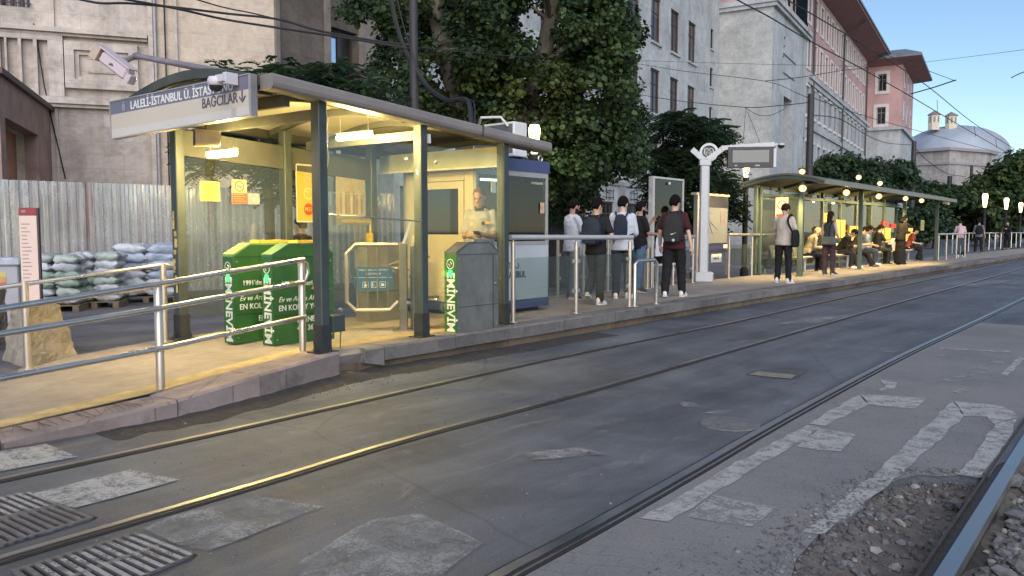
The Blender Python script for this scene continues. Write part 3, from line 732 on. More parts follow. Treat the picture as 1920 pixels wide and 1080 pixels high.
# side of the wing, its shade put into dark wall colours
C1 = P(uw1, 0, -.25); DSd = V3(.6, 1, 0).normalized()
def us(px):
    h = onwall(px, 200, (C1.x, C1.y), DSd); return (Vector((h.x, h.y, 0))-Vector((C1.x, C1.y, 0))).dot(DSd)
def zs_(px, py): return onwall(px, py, (C1.x, C1.y), DSd).z
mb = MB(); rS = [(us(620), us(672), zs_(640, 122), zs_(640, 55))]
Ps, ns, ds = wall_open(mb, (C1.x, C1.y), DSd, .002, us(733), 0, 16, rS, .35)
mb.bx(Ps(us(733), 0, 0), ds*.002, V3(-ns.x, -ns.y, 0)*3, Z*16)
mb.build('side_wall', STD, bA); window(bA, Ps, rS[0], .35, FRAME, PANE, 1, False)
mb = MB(); a, b = rS[0][0]+.1, rS[0][0]+(rS[0][1]-rS[0][0])*.42; mb.quad(Ps(a, rS[0][2]+.1, .30), Ps(b, rS[0][2]+.1, .30), Ps(b, rS[0][3]-.3, .30), Ps(a, rS[0][3]-.3, .30))
mb.build('mirror_pane', M('mirror_glass', (.8, .85, .9), .04, 1.0, .05), bA)
mb = MB(); block_on(mb, Ps, us(517), us(524), 0, 16, .1); block_on(mb, Ps, us(610), us(619), 0, 16, .1); block_on(mb, Ps, us(674), us(728), 0, 16, .22); mb.build('side_pilaster', M('shaded_pilaster', (.2, .175, .15), .85, 0, .35, 1.5, .2, 20), bA)  # pilaster colour includes the shade of this side
mb = MB(); mb.bx(P(-6, 15, .6), P(uw1, 15, .6)-P(-6, 15, .6), Z*.4, P(-6, 15, -.5)-P(-6, 15, .6)); mb.build('parapet', STW, bA)
# porch at the far left
PORCH = M('porch_plaster', (.36, .24, .195), .85, 0, .4, 1.2, .2, 25)
PORCHD = M('porch_inner', (.42, .19, .11), .8, 0, .4, 1.5, .2, 25)
mb = MB(); uP = ua(93); base = P(uP, 0, 0); out = V3(n.x, n.y, 0)
zt0 = za(93, 207)
L_ = 6.2
mb.bx(base+Z*(zt0-.95), out*L_, DA*-.35, Z*.92); mb.bx(base-DA*.002, out*1.9, DA*-.35, Z*(zt0-.952)); mb.bx(base+out*(L_-.5), out*.5, DA*-.35, Z*(zt0-.952))
mb.bx(base+out*(L_-.3)-DA*.352+Z*(zt0-.95), DA*-5, out*.3, Z*.92); mb.bx(base+out*(L_-.45)-DA*3.2, DA*-.45, out*.4, Z*(zt0-.952))
po = mb.build('porch', PORCH, bA)
mb = MB(); mb.bx(base+Z*(zt0-.03)-DA*5.4+out*.003, DA*5.52, out*(L_+.15), Z*.14); mb.build('porch_coping', M('coping_dark', (.13, .095, .085), .8, 0, .3, 3, .2), po)
mb = MB(); mb.bx(base+out*1.9-DA*.55, out*(L_-2.4), DA*-.05, Z*(zt0-.955)); mb.build('porch_recess', PORCHD, po)
mb = MB(); mb.bx(base+out*2.6-DA*.54, out*(L_-3.3), DA*.2, Z*2.7); mb.build('porch_door', M('porch_door_stone', (.34, .22, .17), .8, 0, .3, 3), po)
mb = MB(); mb.bx(base+out*3.2-DA*.335, out*.7, DA*.01, Z*2.2); mb.build('porch_window', PANE, po)
# ================================================================ university building
DB = V3(.6, 1, 0).normalized(); PB = (9.8, 55.0)
STB = stone_mat('pale_stone', (.46, .485, .495), (.43, .455, .465), 2.6, .9, .38, .003, .1, True, (.40, .41, .40))
STBc = stone_mat('pale_stone_courses', (.45, .46, .445), (.39, .40, .395), 1.7, .52, .35, .006, .12, False, (.4, .41, .4))
PINK = M('pink_stucco', (.47, .305, .295), .85, 0, .22, .4, .1, 30)
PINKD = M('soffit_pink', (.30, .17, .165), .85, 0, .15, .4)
TRIMW = M('white_trim', (.6, .58, .55), .8, 0, .15, 1.5)
ROOFT = M('roof_lead', (.16, .175, .19), .6, .1, .3, 1.2, .2)
DKPIPE = M('dark_downpipe', (.07, .065, .07), .6, .2)
def ub(px):
    h = onwall(px, 200, PB, DB); return (Vector((h.x, h.y, 0))-Vector((*PB, 0))).dot(DB)
def zb_(px, py): return onwall(px, py, PB, DB).z
bB = thing('university_building', 'long white stone and pink university building with rows of dark windows', 'building', V3(PB[0], PB[1], 0))
mb = MB(); rB = []; ZR = [(14.05, 17.0), (9.35, 12.3), (4.75, 7.75), (1.0, 3.2)]
cen = [ub(x) for x in (1228, 1263, 1296)]; stp = (cen[2]-cen[0])/2
cols = [cen[0]+stp*k for k in range(-7, 3)]
for u in cols:
    for z0, z1 in ZR: rB.append((u-.88, u+.88, z0, z1))
un = ub(1333)
nar = [(un-.42, un+.42, z0, z1) for z0, z1 in ((zb_(1333, 91), zb_(1333, 53)), (zb_(1333, 163), zb_(1333, 127)), (zb_(1333, 236), zb_(1333, 201)))]
uB1 = ub(1347)
P, n, d = wall_open(mb, PB, DB, ub(735), uB1, 0, 21.2, rB+nar, .2)
mb.build('wall', STB, bB)
for i, r in enumerate(rB): wd_ = window(bB, P, r, .2, FRAME, random.choice((PANE, PANE, PANE, PANEG)), 1, True, .11, blind=random.choice((None, None, .4, None))); mb = MB(); block_on(mb, P, r[0]-.13, r[1]+.13, r[2]-.16, r[2]-.01, .14); mb.build('sill', STB, wd_)
for r in nar: wd_ = window(bB, P, r, .2, FRAME, PANE, 0, False, .07); mb = MB(); block_on(mb, P, r[0]-.08, r[1]+.08, r[2]-.14, r[2]-.01, .1); mb.build('sill', STB, wd_)
mb = MB(); block_on(mb, P, ub(735), uB1, 20.9, 21.35, .5); mb.build('cornice', STB, bB)
mb = MB()
for k in range(12): block_on(mb, P, cols[0]+stp*(k-.62), cols[0]+stp*(k-.38), .0, 4.2, .12)
block_on(mb, P, ub(735), uB1-.2, 4.21, 4.45, .16); mb.build('base_pilaster', stone_mat('grey_base_stone', (.34, .335, .33), (.3, .3, .295), 1.2, .5, .5, .01, .2), bB)
mb = MB()                                    # iron balcony bars low on the wall
for u in cols[4:8]:
    for z in (3.45, 3.85): mb.tube([P(u-.6, z, -.12), P(u+.6, z, -.12)], .025, 6)
    for k in range(3): mb.tube([P(u-.5+.5*k, 3.3, -.12), P(u-.5+.5*k, 4.0, -.12)], .02, 6)
mb.build('window_bars', SEAM, bB)
# projecting block: cross face and street face
q0 = P(uB1, 0); DX = V3(1, -.6, 0).normalized()
hx = onwall(1444, 300, (q0.x, q0.y), DX); LX = (Vector((hx.x, hx.y, 0))-Vector((q0.x, q0.y, 0))).dot(DX)
c0 = V3(hx.x, hx.y, 0)                       # outer corner
ZT = up((hx.x, hx.y), 4)
mb = MB(); nx_ = V3(DX.y, -DX.x, 0)
wall_open(mb, (q0.x, q0.y), DX, 0, LX, 0, ZT, [], .3); mb.build('cross_wall', STBc, bB)
def uc(px):
    h = onwall(px, 200, (c0.x, c0.y), DB); return (Vector((h.x, h.y, 0))-c0).dot(DB)
def zc(px, py): return onwall(px, py, (c0.x, c0.y), DB).z
uE = uc(1511); mb = MB()
rc = [(uc(1469), uc(1485), zc(1475, 340), zc(1475, 183)), (uc(1507), uc(1510.5), zc(1508, 330), zc(1508, 258))]
P2, n2, d2 = wall_open(mb, (c0.x, c0.y), DB, .002, uE, 0, ZT, rc, .8)
mb.quad(P2(.002, ZT), P2(uE, ZT), P2(uE, ZT, LX), P2(.002, ZT, LX)); mb.build('end_wall', STB, bB)
for r in rc: window(bB, P2, r, .8, FRAMEW, PANE, 1, True, .1)
mb = MB()
q = P2(-.35, ZT, LX); mb.bx(P2(-.4, ZT+.002, LX+.2), d2*(uE+.6), Z*.4, n2*(LX+.65)); mb.bx(P2(-.25, ZT-.3, LX), d2*(uE+.35), Z*.3, n2*(LX+.3)); mb.build('block_cornice', STB, bB)
mb = MB()
for px0, py0, px1, py1 in ((1466, 98, 1489, 119), (1467, 135, 1487, 150)):
    a, b = P2(uc(px0), zc(px0, py0), -.03), P2(uc(px1), zc(px1, py1), -.03); mb.bar(a, b, .08)
for px0, py0 in ((1467, 68), (1467, 84), (1466, 103)): mb.ell(P2(uc(px0), zc(px0, py0), 0), (.12, .12, .12), 8, 6)
mb.build('wall_scar', M('scar_dark', (.16, .16, .17), .9), bB)
# pink long range
uW0, uW1 = uE, uc(1627)
ZP = 24.6; ZBELT = 16.1
wp = [1514, 1525, 1534, 1544, 1554, 1563.5, 1572, 1580, 1588, 1596, 1603.5, 1611, 1618.5]
u_a, u_b = uc(1514), uc(1618.5); cols2 = [u_a+(u_b-u_a)*k/12 for k in range(13)]
rP = [(u-.62, u+.62, z0, z1) for u in cols2 for z0, z1 in ((21.15, 23.75), (16.95, 19.45))]
mb = MB(); P3, n3, d3 = wall_open(mb, (c0.x, c0.y), DB, uW0, uW1, ZBELT, ZP, rP, .12); mb.build('pink_wall', PINK, bB)
rP2 = [(u-.6, u+.6, 12.5, 15.1) for u in cols2]+[(u-.6, u+.6, 7.4, 9.9) for u in cols2]
mb = MB(); wall_open(mb, (c0.x, c0.y), DB, uW0, uW1, 0, ZBELT, rP2, .12); mb.build('lower_wall', STB, bB)
for r in rP+rP2:
    wd_ = window(bB, P3, r, .12, FRAMEW, random.choice((PANE, PANEG, PANE)), 1, True, .09); a, b, c, e = r; mb = MB()
    if r in rP2:
        block_on(mb, P3, a-.25, b+.25, c-.3, c-.02, .12); mb.build('window_surround', TRIMW, wd_); mb = MB(); block_on(mb, P3, a-.15, b+.15, e+.02, e+.3, .08); mb.build('window_surround', TRIMW, wd_); continue
    for s_ in ((a-.28, a-.001, c-.28, e+.28), (b+.001, b+.28, c-.28, e+.28), (a, b, c-.28, c-.001), (a, b, e+.001, e+.28)): block_on(mb, P3, *s_, .07)
    mb.build('window_surround', TRIMW, wd_)
mb = MB(); block_on(mb, P3, uW0+.005, uW1, ZBELT-.25, ZBELT+.2, .35); block_on(mb, P3, uW0+.005, uW1, ZBELT-.7, ZBELT-.252, .2); block_on(mb, P3, uW0+.005, uW1, 11.2, 11.6, .2); mb.build('belt_course', STB, bB)
mb = MB()                                     # pink range continues above the block
aT = onwall(1488, 20, (c0.x-2.2*n2.x, c0.y-2.2*n2.y), DB)
mb.bx(q0+V3(nx_.x, nx_.y, 0)*-.7-DX*9+Z*(ZT+.41), DX*(LX+9-.8), V3(nx_.x, nx_.y, 0)*-5, Z*(ZP-ZT-.41))
P4 = lambda u, z, o=0: P3(u, z, o+1.4)
mb.bx(P4(uc(1452)+1.0, ZT+.41), d3*(uW0-uc(1452)-1.0), Z*(ZP-ZT-.41), n3*-6); mb.build('upper_pink_wall', PINK, bB)
for pxw in (1478, 1496, 1505):
    mb = MB(); u = uc(pxw)+1.5; qq = P4(u-.6, 21.3, -.03); mb.bx(qq, d3*1.2, Z*2.4, n3*.04); wdw = mb.build('window', PANE, bB)
    mb = MB(); 
    for s_ in ((u-.85, u-.6, 21.1, 23.9), (u+.6, u+.85, 21.1, 23.9)): block_on(mb, P4, *s_, .1)
    mb.build('frame', TRIMW, wdw)
mb = MB()                                     # deep eave with sloping soffit
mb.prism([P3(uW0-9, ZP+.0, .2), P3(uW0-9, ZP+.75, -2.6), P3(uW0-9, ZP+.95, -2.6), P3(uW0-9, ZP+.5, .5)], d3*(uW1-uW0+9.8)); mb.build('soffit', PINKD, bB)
mb = MB()
mb.prism([P3(uW0-9, ZP+.96, -2.75), P3(uW0-9, ZP+1.2, -2.75), P3(uW0-9, ZP+4.2, 8), P3(uW0-9, ZP+.96, 8)], d3*(uW1-uW0+9.8)); mb.build('roof', ROOFT, bB)
for px in (1520, 1577, 1621.5): mb = MB(); mb.tube([P3(uc(px), 2, -.2), P3(uc(px), ZP-.6, -.2), P3(uc(px), ZP+.6, -2.5)], .11, 8); mb.build('downpipe', DKPIPE, bB)
# far pavilion
q1 = P3(uW1, 0); hT = onwall(1687, 300, (q1.x, q1.y), DX); LT = (Vector((hT.x, hT.y, 0))-q1).dot(DX)
c1 = V3(hT.x, hT.y, 0); uT = (lambda h: (Vector((h.x, h.y, 0))-c1).dot(DB))(onwall(1708, 300, (c1.x, c1.y), DB))
def ut(px):
    h = onwall(px, 200, (q1.x, q1.y), DX); return (Vector((h.x, h.y, 0))-q1).dot(DX)
def ztw(px, py): return onwall(px, py, (q1.x, q1.y), DX).z
zTb = ztw(1660, 240); zTt = ztw(1660, 124)
rT = [(ut(1645), ut(1661), ztw(1653, 171), ztw(1653, 139)), (ut(1644), ut(1661), ztw(1653, 233), ztw(1653, 201))]
mb = MB(); PT, nT, dT = wall_open(mb, (q1.x, q1.y), DX, 0, LT, zTb, zTt, rT, .35); PU = None
PU, nU, dU = wall_open(mb, (c1.x, c1.y), DB, .002, uT, zTb, zTt, [], .3); mb.build('pavilion_pink_wall', PINK, bB)
mb = MB(); wall_open(mb, (q1.x, q1.y), DX, 0, LT, 0, zTb, [], .3); wall_open(mb, (c1.x, c1.y), DB, .002, uT, 0, zTb, [], .3); mb.build('pavilion_base', STB, bB)
for r in rT:
    wd_ = window(bB, PT, r, .35, FRAMEW, PANE, 1, True, .12); a, b, c, e = r; mb = MB()
    for s_ in ((a-.4, a-.001, c-.4, e+.4), (b+.001, b+.4, c-.4, e+.4), (a, b, c-.4, c-.001), (a, b, e+.001, e+.4)): block_on(mb, PT, *s_, .1)
    mb.build('window_surround', TRIMW, wd_)
for k in range(3):
    for z in (zTb+1.2, zTb+5.6):
        u = uT*(k+.6)/3.4; mb = MB(); block_on(mb, PU, u-.5, u+.5, z, z+2.6, .06); wd_ = mb.build('window', TRIMW, bB)
        mb = MB(); block_on(mb, PU, u-.3, u+.3, z+.2, z+2.4, .08); mb.build('pane', PANE, wd_)
mb = MB(); block_on(mb, PT, -.1, LT+.3, zTb-.3, zTb+.15, .35); block_on(mb, PU, -.3, uT+.3, zTb-.301, zTb+.149, .35); mb.build('pavilion_belt', STB, bB)
ov = 2.4; mb = MB()
A = [PT(0, zTt, 1), PT(LT, zTt, 1), PU(uT, zTt, 0)]
cs = [q1+V3(0, 0, zTt)+nT*.02, c1+V3(0, 0, zTt), c1+dU*uT+V3(0, 0, zTt), q1+dU*uT+V3(0, 0, zTt)]
oc = [q1-dX_*0 if False else q1+nT*ov-DX*.5+Z*(zTt+.6) for dX_ in (0,)]+[c1+nT*ov+nU*ov+Z*(zTt+.6), c1+dU*(uT+ov)+nU*ov+Z*(zTt+.6), q1+dU*(uT+ov)-DX*.5+Z*(zTt+.6)]
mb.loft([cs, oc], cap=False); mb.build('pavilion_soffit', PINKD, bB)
mb = MB(); pk = sum(oc, V3(0,0,0))/4; mb.loft([oc, [p+Z*.35 for p in oc], [p.lerp(pk, .75)+Z*2.6 for p in oc]]); mb.build('pavilion_roof', ROOFT, bB)
# ================================================================ domed bath house far behind
bD = thing('domed_building', 'far domed stone bath house with two small lantern turrets on its dome', 'building', at(1790, 430, 150))
LEAD = M('dome_lead', (.33, .375, .43), .6, .2, .18, .3, .1)
STC = stone_mat('old_pale_wall', (.41, .38, .36), (.37, .35, .33), 1.5, .6, .5, .01, .15)
ce = at(1786, 300, 156); R_ = 93/1500*156
z0 = at(1786, 286, 150).z
mb = MB(); mb.lathe((ce.x, ce.y, 0), [(R_, z0-3), (R_, z0)]+[(R_*math.cos(a)*1.0, z0+R_*.585*math.sin(a)) for a in [math.pi/2*k/10 for k in range(1, 11)]], 40); mb.build('dome', LEAD, bD, smooth=True)
q = at(1640, 300, 146); mb = MB()
pts = [at(1640, 300, 160), at(1660, 300, 146), at(1780, 300, 138), at(1850, 300, 143), at(1905, 300, 158), at(1880, 300, 172), at(1700, 300, 176)]
mb.prism([V3(p.x, p.y, 0) for p in pts], Z*(at(1800, 290, 146).z)); mb.build('wall', STC, bD)
mb = MB(); cp_ = sum((V3(p.x, p.y, 0) for p in pts), V3(0,0,0))/len(pts); zc_ = at(1800, 290, 146).z
mb.prism([V3(p.x, p.y, zc_+.003)+(V3(p.x, p.y, 0)-cp_).normalized()*.6 for p in pts], Z*.5); mb.prism([V3(p.x, p.y, at(1800, 311, 142).z)+(V3(p.x, p.y, 0)-cp_).normalized()*.3 for p in pts], Z*.4); mb.build('cornice', M('cornice_grey', (.3, .28, .29), .8), bD)
for px, py, wd in ((1751, 232, 10), (1783, 234, 10)):
    b = at(px, py, 152); r = wd/1500*152; hgt = 21/1500*152
    mb = MB(); mb.lathe((b.x, b.y, b.z-1.2), [(r, 0), (r, 1.2+hgt*.75)], 8); tu = mb.build('turret', M('turret_plaster', (.66, .58, .45), .8), bD)
    mb = MB(); mb.lathe((b.x, b.y, b.z+hgt*.752), [(r*1.2, 0), (r*1.15, .12), (.05, hgt*.38)], 8); mb.build('turret_roof', M('turret_roof', (.2, .17, .17), .8), tu)
    mb = MB()
    for k in range(8):
        a = math.pi/8+k*math.pi/4; dd = V3(math.cos(a), math.sin(a), 0); ss = V3(-dd.y, dd.x, 0)
        mb.box(b+dd*r*.93+Z*hgt*.35, (r*.3, .06, hgt*.5), (ss, dd, Z))
    mb.build('turret_window', M('turret_window', (.2, .2, .2), .5), tu)
# ================================================================ corrugated hoarding
def hoarding():
    m, nt, out = new_mat('corrugated_zinc'); p = nd(nt, 'ShaderNodeBsdfPrincipled'); nt.links.new(p.outputs[0], out.inputs[0])
    v = coords(nt, 'UV', (2.2, .05, 1)); a = noise(nt, v, 1.7, 5, .8); v2 = coords(nt, 'UV', (6, .14, 1)); b = noise(nt, v2, 1.0, 5, .7)
    c = ramp(nt, b, [(.3, (.5, .49, .485)), (.7, (.86, .83, .78))])
    c = mix(nt, ramp(nt, a, [(.58, (0, 0, 0)), (.63, (.7, .7, .7))]), c, (.48, .17, .14))  # reddish streaks painted in for warm reflections on the metal
    nt.links.new(c, p.inputs['Base Color']); p.inputs['Metallic'].default_value = .62
    nt.links.new(ramp(nt, noise(nt, coords(nt, 'UV', (1.2, .8, 1)), 1.3, 5, .6), [(.3, (.14,)*3), (.7, (.34,)*3)]), p.inputs['Roughness'])
    nt.links.new(bumpn(nt, noise(nt, coords(nt, 'UV', (1, .35, 1)), 2.2, 3, .5), .35, .08), p.inputs['Normal'])
    return m
PF0 = V3(-10.6, 16.6, 0); DF = V3(.74, .67, 0).normalized(); NF = V3(DF.y, -DF.x, 0)
mb = MB(); Lf = 9.6; pitch = .2; prof = []
u = -7.0; k = 0
while u < Lf:
    for du, o in ((0, 0), (.07, 0), (.095, .045), (.155, .045)): prof.append((u+du, o))
    u += .18
top = 2.5
A = [PF0+DF*u+NF*o for u, o in prof]
fr = thing('metal_fence', 'shiny corrugated metal hoarding in front of the stone building', 'fence', PF0)
vs = A+[p+Z*top for p in A]; nA = len(A)
mb.add(vs, [(i, i+1, nA+i+1, nA+i) for i in range(nA-1)])
back = MB(); B = [p-NF*.004 for p in A]; back.add(B+[p+Z*(top-.003) for p in B], [(i, nA+i, nA+i+1, i+1) for i in range(nA-1)])
mb.build('sheet', hoarding(), fr, nrm=False); back.build('sheet_back', M('zinc_back', (.3, .3, .3), .6, .5), fr, nrm=False)
mb = MB()
for k in range(6): mb.box(PF0+DF*(-7+k*2.9)-NF*.1+Z*1.25, (.08, .08, 2.5), (DF, NF, Z))
mb.bx(PF0-DF*7-NF*.07+Z*.5, DF*16.4, NF*.05, Z*.06); mb.bx(PF0-DF*7-NF*.07+Z*2.0, DF*16.4, NF*.05, Z*.06); mb.build('post_frame', M('fence_post', (.2, .2, .2), .7, .3), fr)
# ================================================================ shared materials
POST = M('post_green_grey', (.055, .07, .066), .5, .2, .25, 6, .1, 30)
POSTB = M('post_dark_foot', (.03, .033, .033), .6, .1, .3, 10)
GUT = M('gutter_beige_metal', (.265, .235, .215), .55, .15, .22, 1.6, .08, 25)
ROOFU = M('roof_panel_cream', (.40, .39, .32), .6, 0, .25, 1.3, .05)
RIB = M('roof_rib_dark', (.07, .075, .065), .6, .1, .3, 5)
GLASS = glass_mat('shelter_glass', (.93, .955, .90), .055, .5, .022, (.45, .47, .36), 1.6)
GLASSR = glass_mat('railing_glass', (.84, .88, .85), .06, .55, .028, (.4, .42, .36), 2.0)
INOX = M('stainless_steel', (.66, .63, .59), .30, .95, .06, 3)
INOXW = M('stainless_warm', (.60, .52, .44), .36, .85, .08, 3)
INOXD = M('brushed_steel_panel', (.27, .265, .245), .42, .7, .28, 3, .05, 30)
WHITE = M('white_paint', (.72, .71, .68), .5, 0, .1, 3)
WHITEL = M('white_lettering', (.8, .79, .74), .5, 0, .05, 3)
DARKT = M('dark_lettering', (.10, .09, .13), .6, 0, .05, 3)
BLACK = M('black_plastic', (.02, .02, .022), .45, 0, .2, 10)
TUBE = emis('lamp_tube_glow', (1, .73, .27), 330)
LAMPW = emis('lamp_glow_white', (1, .76, .34), 3.2)
FLOOD = emis('flood_core', (1, .80, .42), 30); FLOODH = emis('flood_halo', (1, .62, .12), 1.1)  # second glow is the yellow halo round each lamp
GREENL = emis('green_led', (.05, 1, .12), 2.2)
A1, A2, A3 = G(605, 660, PZ), G(797, 632, PZ), G(943, 608, PZ)
SA = (A3-A1).normalized(); NA = V3(-SA.y, SA.x, 0)
def ta(px): 
    h = onwall(px, 300, A1, SA); return (V3(h.x, h.y, 0)-V3(A1.x, A1.y, 0)).dot(SA)
tL, tR = ta(493), ta(1015)
zLt, zLb = up(A1+SA*tL, 140), up(A1+SA*tL, 168); zRt, zRb = up(A1+SA*tR, 269), up(A1+SA*tR, 287)
zt_ = lambda t: zLt+(zRt-zLt)*(t-tL)/(tR-tL)
zb__ = lambda t: zLb+(zRb-zLb)*(t-tL)/(tR-tL)
RW = 2.35
sh = thing('tram_shelter', 'near glass tram shelter with arched roof, green grey posts and lit ceiling', 'shelter', A1)
# posts
Bk = G(342, 635, PZ); tB = (Bk-A1).dot(SA); nB = (Bk-A1).dot(NA)
tA = [0, (A2-A1).dot(SA), (A3-A1).dot(SA)]
def post(p, h, w=.105, foot=True, nm='post'):
    mb = MB(); mb.cbox(p+Z*(h/2), (w, w*1.15, h), (SA, NA, Z), .008)
    o = mb.build(nm, POST, sh)
    if foot:
        mb = MB(); mb.box(p+Z*.006, (w*2.3, w*1.7, .012), (SA, NA, Z)); mb.box(p+Z*.14, (w+.012, w*1.15+.012, .26), (SA, NA, Z))
        for s in (-1, 1): mb.lathe(p+SA*s*w*.95+Z*.012, [(.016, 0), (.016, .03), (.008, .03), (.008, .06)], 8)
        mb.build('post_foot', POSTB, o)
    return o
for t in tA: post(A1+SA*t, zb__(t)-PZ+.02)
tb = [tB, tB+1.42, tB+2.84]
for t in tb: post(A1+SA*t+NA*nB+Z*0, zb__(t)-PZ+.05)
mb = MB()                                         # peeling yellow sticker remnants on the back post
for k in range(9): mb.box(Bk-NA*.0-SA*.058+Z*(.55+.1*k)+NA*random.uniform(-.03, .03), (.004, random.uniform(.02, .06), random.uniform(.04, .1)), (SA, NA, Z))
mb.build('sticker_remnant', M('sticker_yellow', (.55, .42, .15), .7, 0, .5, 30), sh)
mb = MB()                                         # switch boxes and conduit on the front post
p = A1+SA*.06; mb.box(p+Z*(zb__(0)-PZ-.32)+SA*.012, (.025, .07, .10), (SA, NA, Z)); mb.build('junction_box', WHITE, sh); mb = MB(); p2 = A2+SA*.06; mb.box(p2+Z*(zb__(tA[1])-PZ-.14)+SA*.012, (.025, .06, .1), (SA, NA, Z)); mb.build('junction_box', WHITE, sh)
mb = MB(); q = A1+SA*.075; zz = zb__(0)-PZ
mb.tube([q+Z*(zz-.03), q+SA*.03+Z*(zz-.15), q+Z*(zz-.3), q+SA*.035+Z*(zz-.5), q+Z*(zz-.65), q+Z*.35], .012, 6); mb.build('conduit', M('conduit_cream', (.5, .47, .33), .6), sh)
mb = MB(); mb.box(A1+SA*.14-NA*.02+Z*.27, (.16, .12, .16), (SA, NA, Z)); mb.build('foot_box', POST, sh)
mb = MB(); mb.tube([A1+SA*.19-NA*.05+Z*.2, A1+SA*.18-NA*.05+Z*.02], .006, 6); mb.build('foot_cable', BLACK, sh)
# gutter
mb = MB(); g = []
for t in (tL, tR):
    b = A1+SA*t; b.z = 0
    lo, hi = zb__(t), zt_(t)
    g.append([b+NA*o+Z*z for o, z in [(-.16, lo+.02), (-.17, lo+.05), (-.17, hi-.02), (-.15, hi), (.02, hi), (.02, lo), (-.14, lo)]])
mb.loft(g); gt = mb.build('gutter', GUT, sh)
mb = MB(); t = ta(884); b = A1+SA*t; b.z = 0; mb.loft([[b+SA*o_+NA*o+Z*z for o, z in [(-.175, zb__(t)), (-.175, zt_(t)+.004), (.0, zt_(t)+.004), (.0, zb__(t)-.004)]] for o_ in (0, .025)]); mb.build('gutter_joint', RIB, gt)
# arched roof skin
def arc(t, off, dz, n=12, lo=.02, hi=RW):
    b = A1+SA*t; b.z = 0
    return [b+NA*(lo+(hi-lo)*i/n)+Z*(zt_(t)-.06+dz+.17*math.sin(math.pi*i/n)) for i in range(n+1)]
mb = MB(); rings = []
for k in range(9):
    t = tL+(tR-tL)*k/8; rings.append(arc(t, 0, .035)+arc(t, 0, 0)[::-1])
mb.loft(rings); mb.build('roof', [ROOFU], sh, smooth=True)
mb = MB(); 
for t in (tL-.02, tR-.02): mb = MB(); mb.loft([arc(t+o, 0, .06)+arc(t+o, 0, -.03)[::-1] for o in (0, .04)]); mb.build('roof_edge_trim', RIB, sh)
for k in range(6):
    t = tL+.12+(tR-tL-.24)*k/5
    mb = MB(); mb.loft([arc(t+o, 0, -.006)+arc(t+o, 0, -.075)[::-1] for o in (0, .055)]); mb.build('roof_rib', RIB, sh)
mb = MB(); b0 = A1+SA*tL+NA*RW; b1 = A1+SA*tR+NA*RW; mb.loft([[V3(b.x, b.y, 0)+NA*o+Z*(zt_(t)+z) for o, z in [(-.05, -.16), (-.05, -.02), (.08, -.02), (.08, -.16)]] for b, t in ((b0, tL), (b1, tR))]); mb.build('back_gutter', RIB, sh)
# gable infill above the sign and end fascia
mb = MB(); t = tL+.05; a = arc(t, 0, -.03); mb.prism(a+[a[-1]-Z*.03, a[0]-Z*.03], SA*.02); mb.build('gable', M('gable_grey', (.17, .155, .14), .7, 0, .2, 3), sh)
mb = MB(); t3 = tA[2]+.02; b = A1+SA*t3; b.z = 0; z3 = zb__(t3)
mb.bx(b+NA*.06+Z*(z3-.25), NA*(RW-.2), SA*.012, Z*.23); fa = mb.build('end_fascia', M('fascia_cream_glass', (.45, .44, .27), .35, 0, .2, 2), sh)
mb = MB(); mb.bx(b+NA*.05+Z*(z3-.275)-SA*.012, NA*(RW-.18), SA*.036, Z*.024); mb.bx(b+NA*1.32+Z*(z3-.25)-SA*.01, NA*.03, SA*.03, Z*.23); mb.build('fascia_trim', M('trim_pale', (.6, .57, .42), .5), fa)
# transverse beams
for t, z in ((tA[0]+.02, zb__(tA[0])-.1), (tA[1], zb__(tA[1])-.1), (tA[0]-.35, zb__(tA[0])-.02)):
    b = A1+SA*t; b.z = 0; mb = MB(); mb.bx(b+NA*.06+Z*(z-.05), NA*(nB-.12), SA*.06, Z*.1); mb.build('cross_beam', RIB, sh)
mb = MB(); b = A1+SA*tB; b.z = 0; mb.bx(A1+SA*tb[0]+NA*(nB-.03)+Z*(zb__(tb[0])-PZ-.42), SA*(tb[2]-tb[0])+Z*(zb__(tb[2])-zb__(tb[0])), NA*.06, Z*.28); mb.build('back_beam', RIB, sh)
# glass walls
def glassp(parent, p, u, z0, z1, nrm, mat=GLASS, th=.01, nm='glass_panel'):
    mb = MB(); mb.bx(p+Z*z0, u, nrm*th, Z*(z1-z0)); return mb.build(nm, mat, parent)
for i in (0, 1):
    p = A1+SA*(tA[i]+.075)-NA*.02; gp = glassp(sh, p, SA*(tA[i+1]-tA[i]-.15), .22, 2.12, NA)
    mb = MB()
    for f in (.12, .88):
        for z in (.4, 1.95):
            mb.lathe(p+SA*((tA[i+1]-tA[i]-.15)*f)+Z*z-NA*.012, [(.018, 0), (.018, .03)], 8, (SA, Z, NA))
    mb.build('glass_clamp', INOX, gp)
for i in (0, 1):
    p = A1+SA*(tb[i]+.075)+NA*nB; glassp(sh, p, SA*(tb[i+1]-tb[i]-.15), .22, 2.05, NA)
q = A1+SA*(tA[0]+.08)-NA*.005; mb = MB(); mb.tube([A1+SA*.06+Z*(up(A1, 402)-PZ)-NA*.06, A1+SA*(tA[1]-.05)+Z*(up(A2, 415)-PZ)-NA*.06], .006, 8); mb.build('glass_rail', INOX, sh)
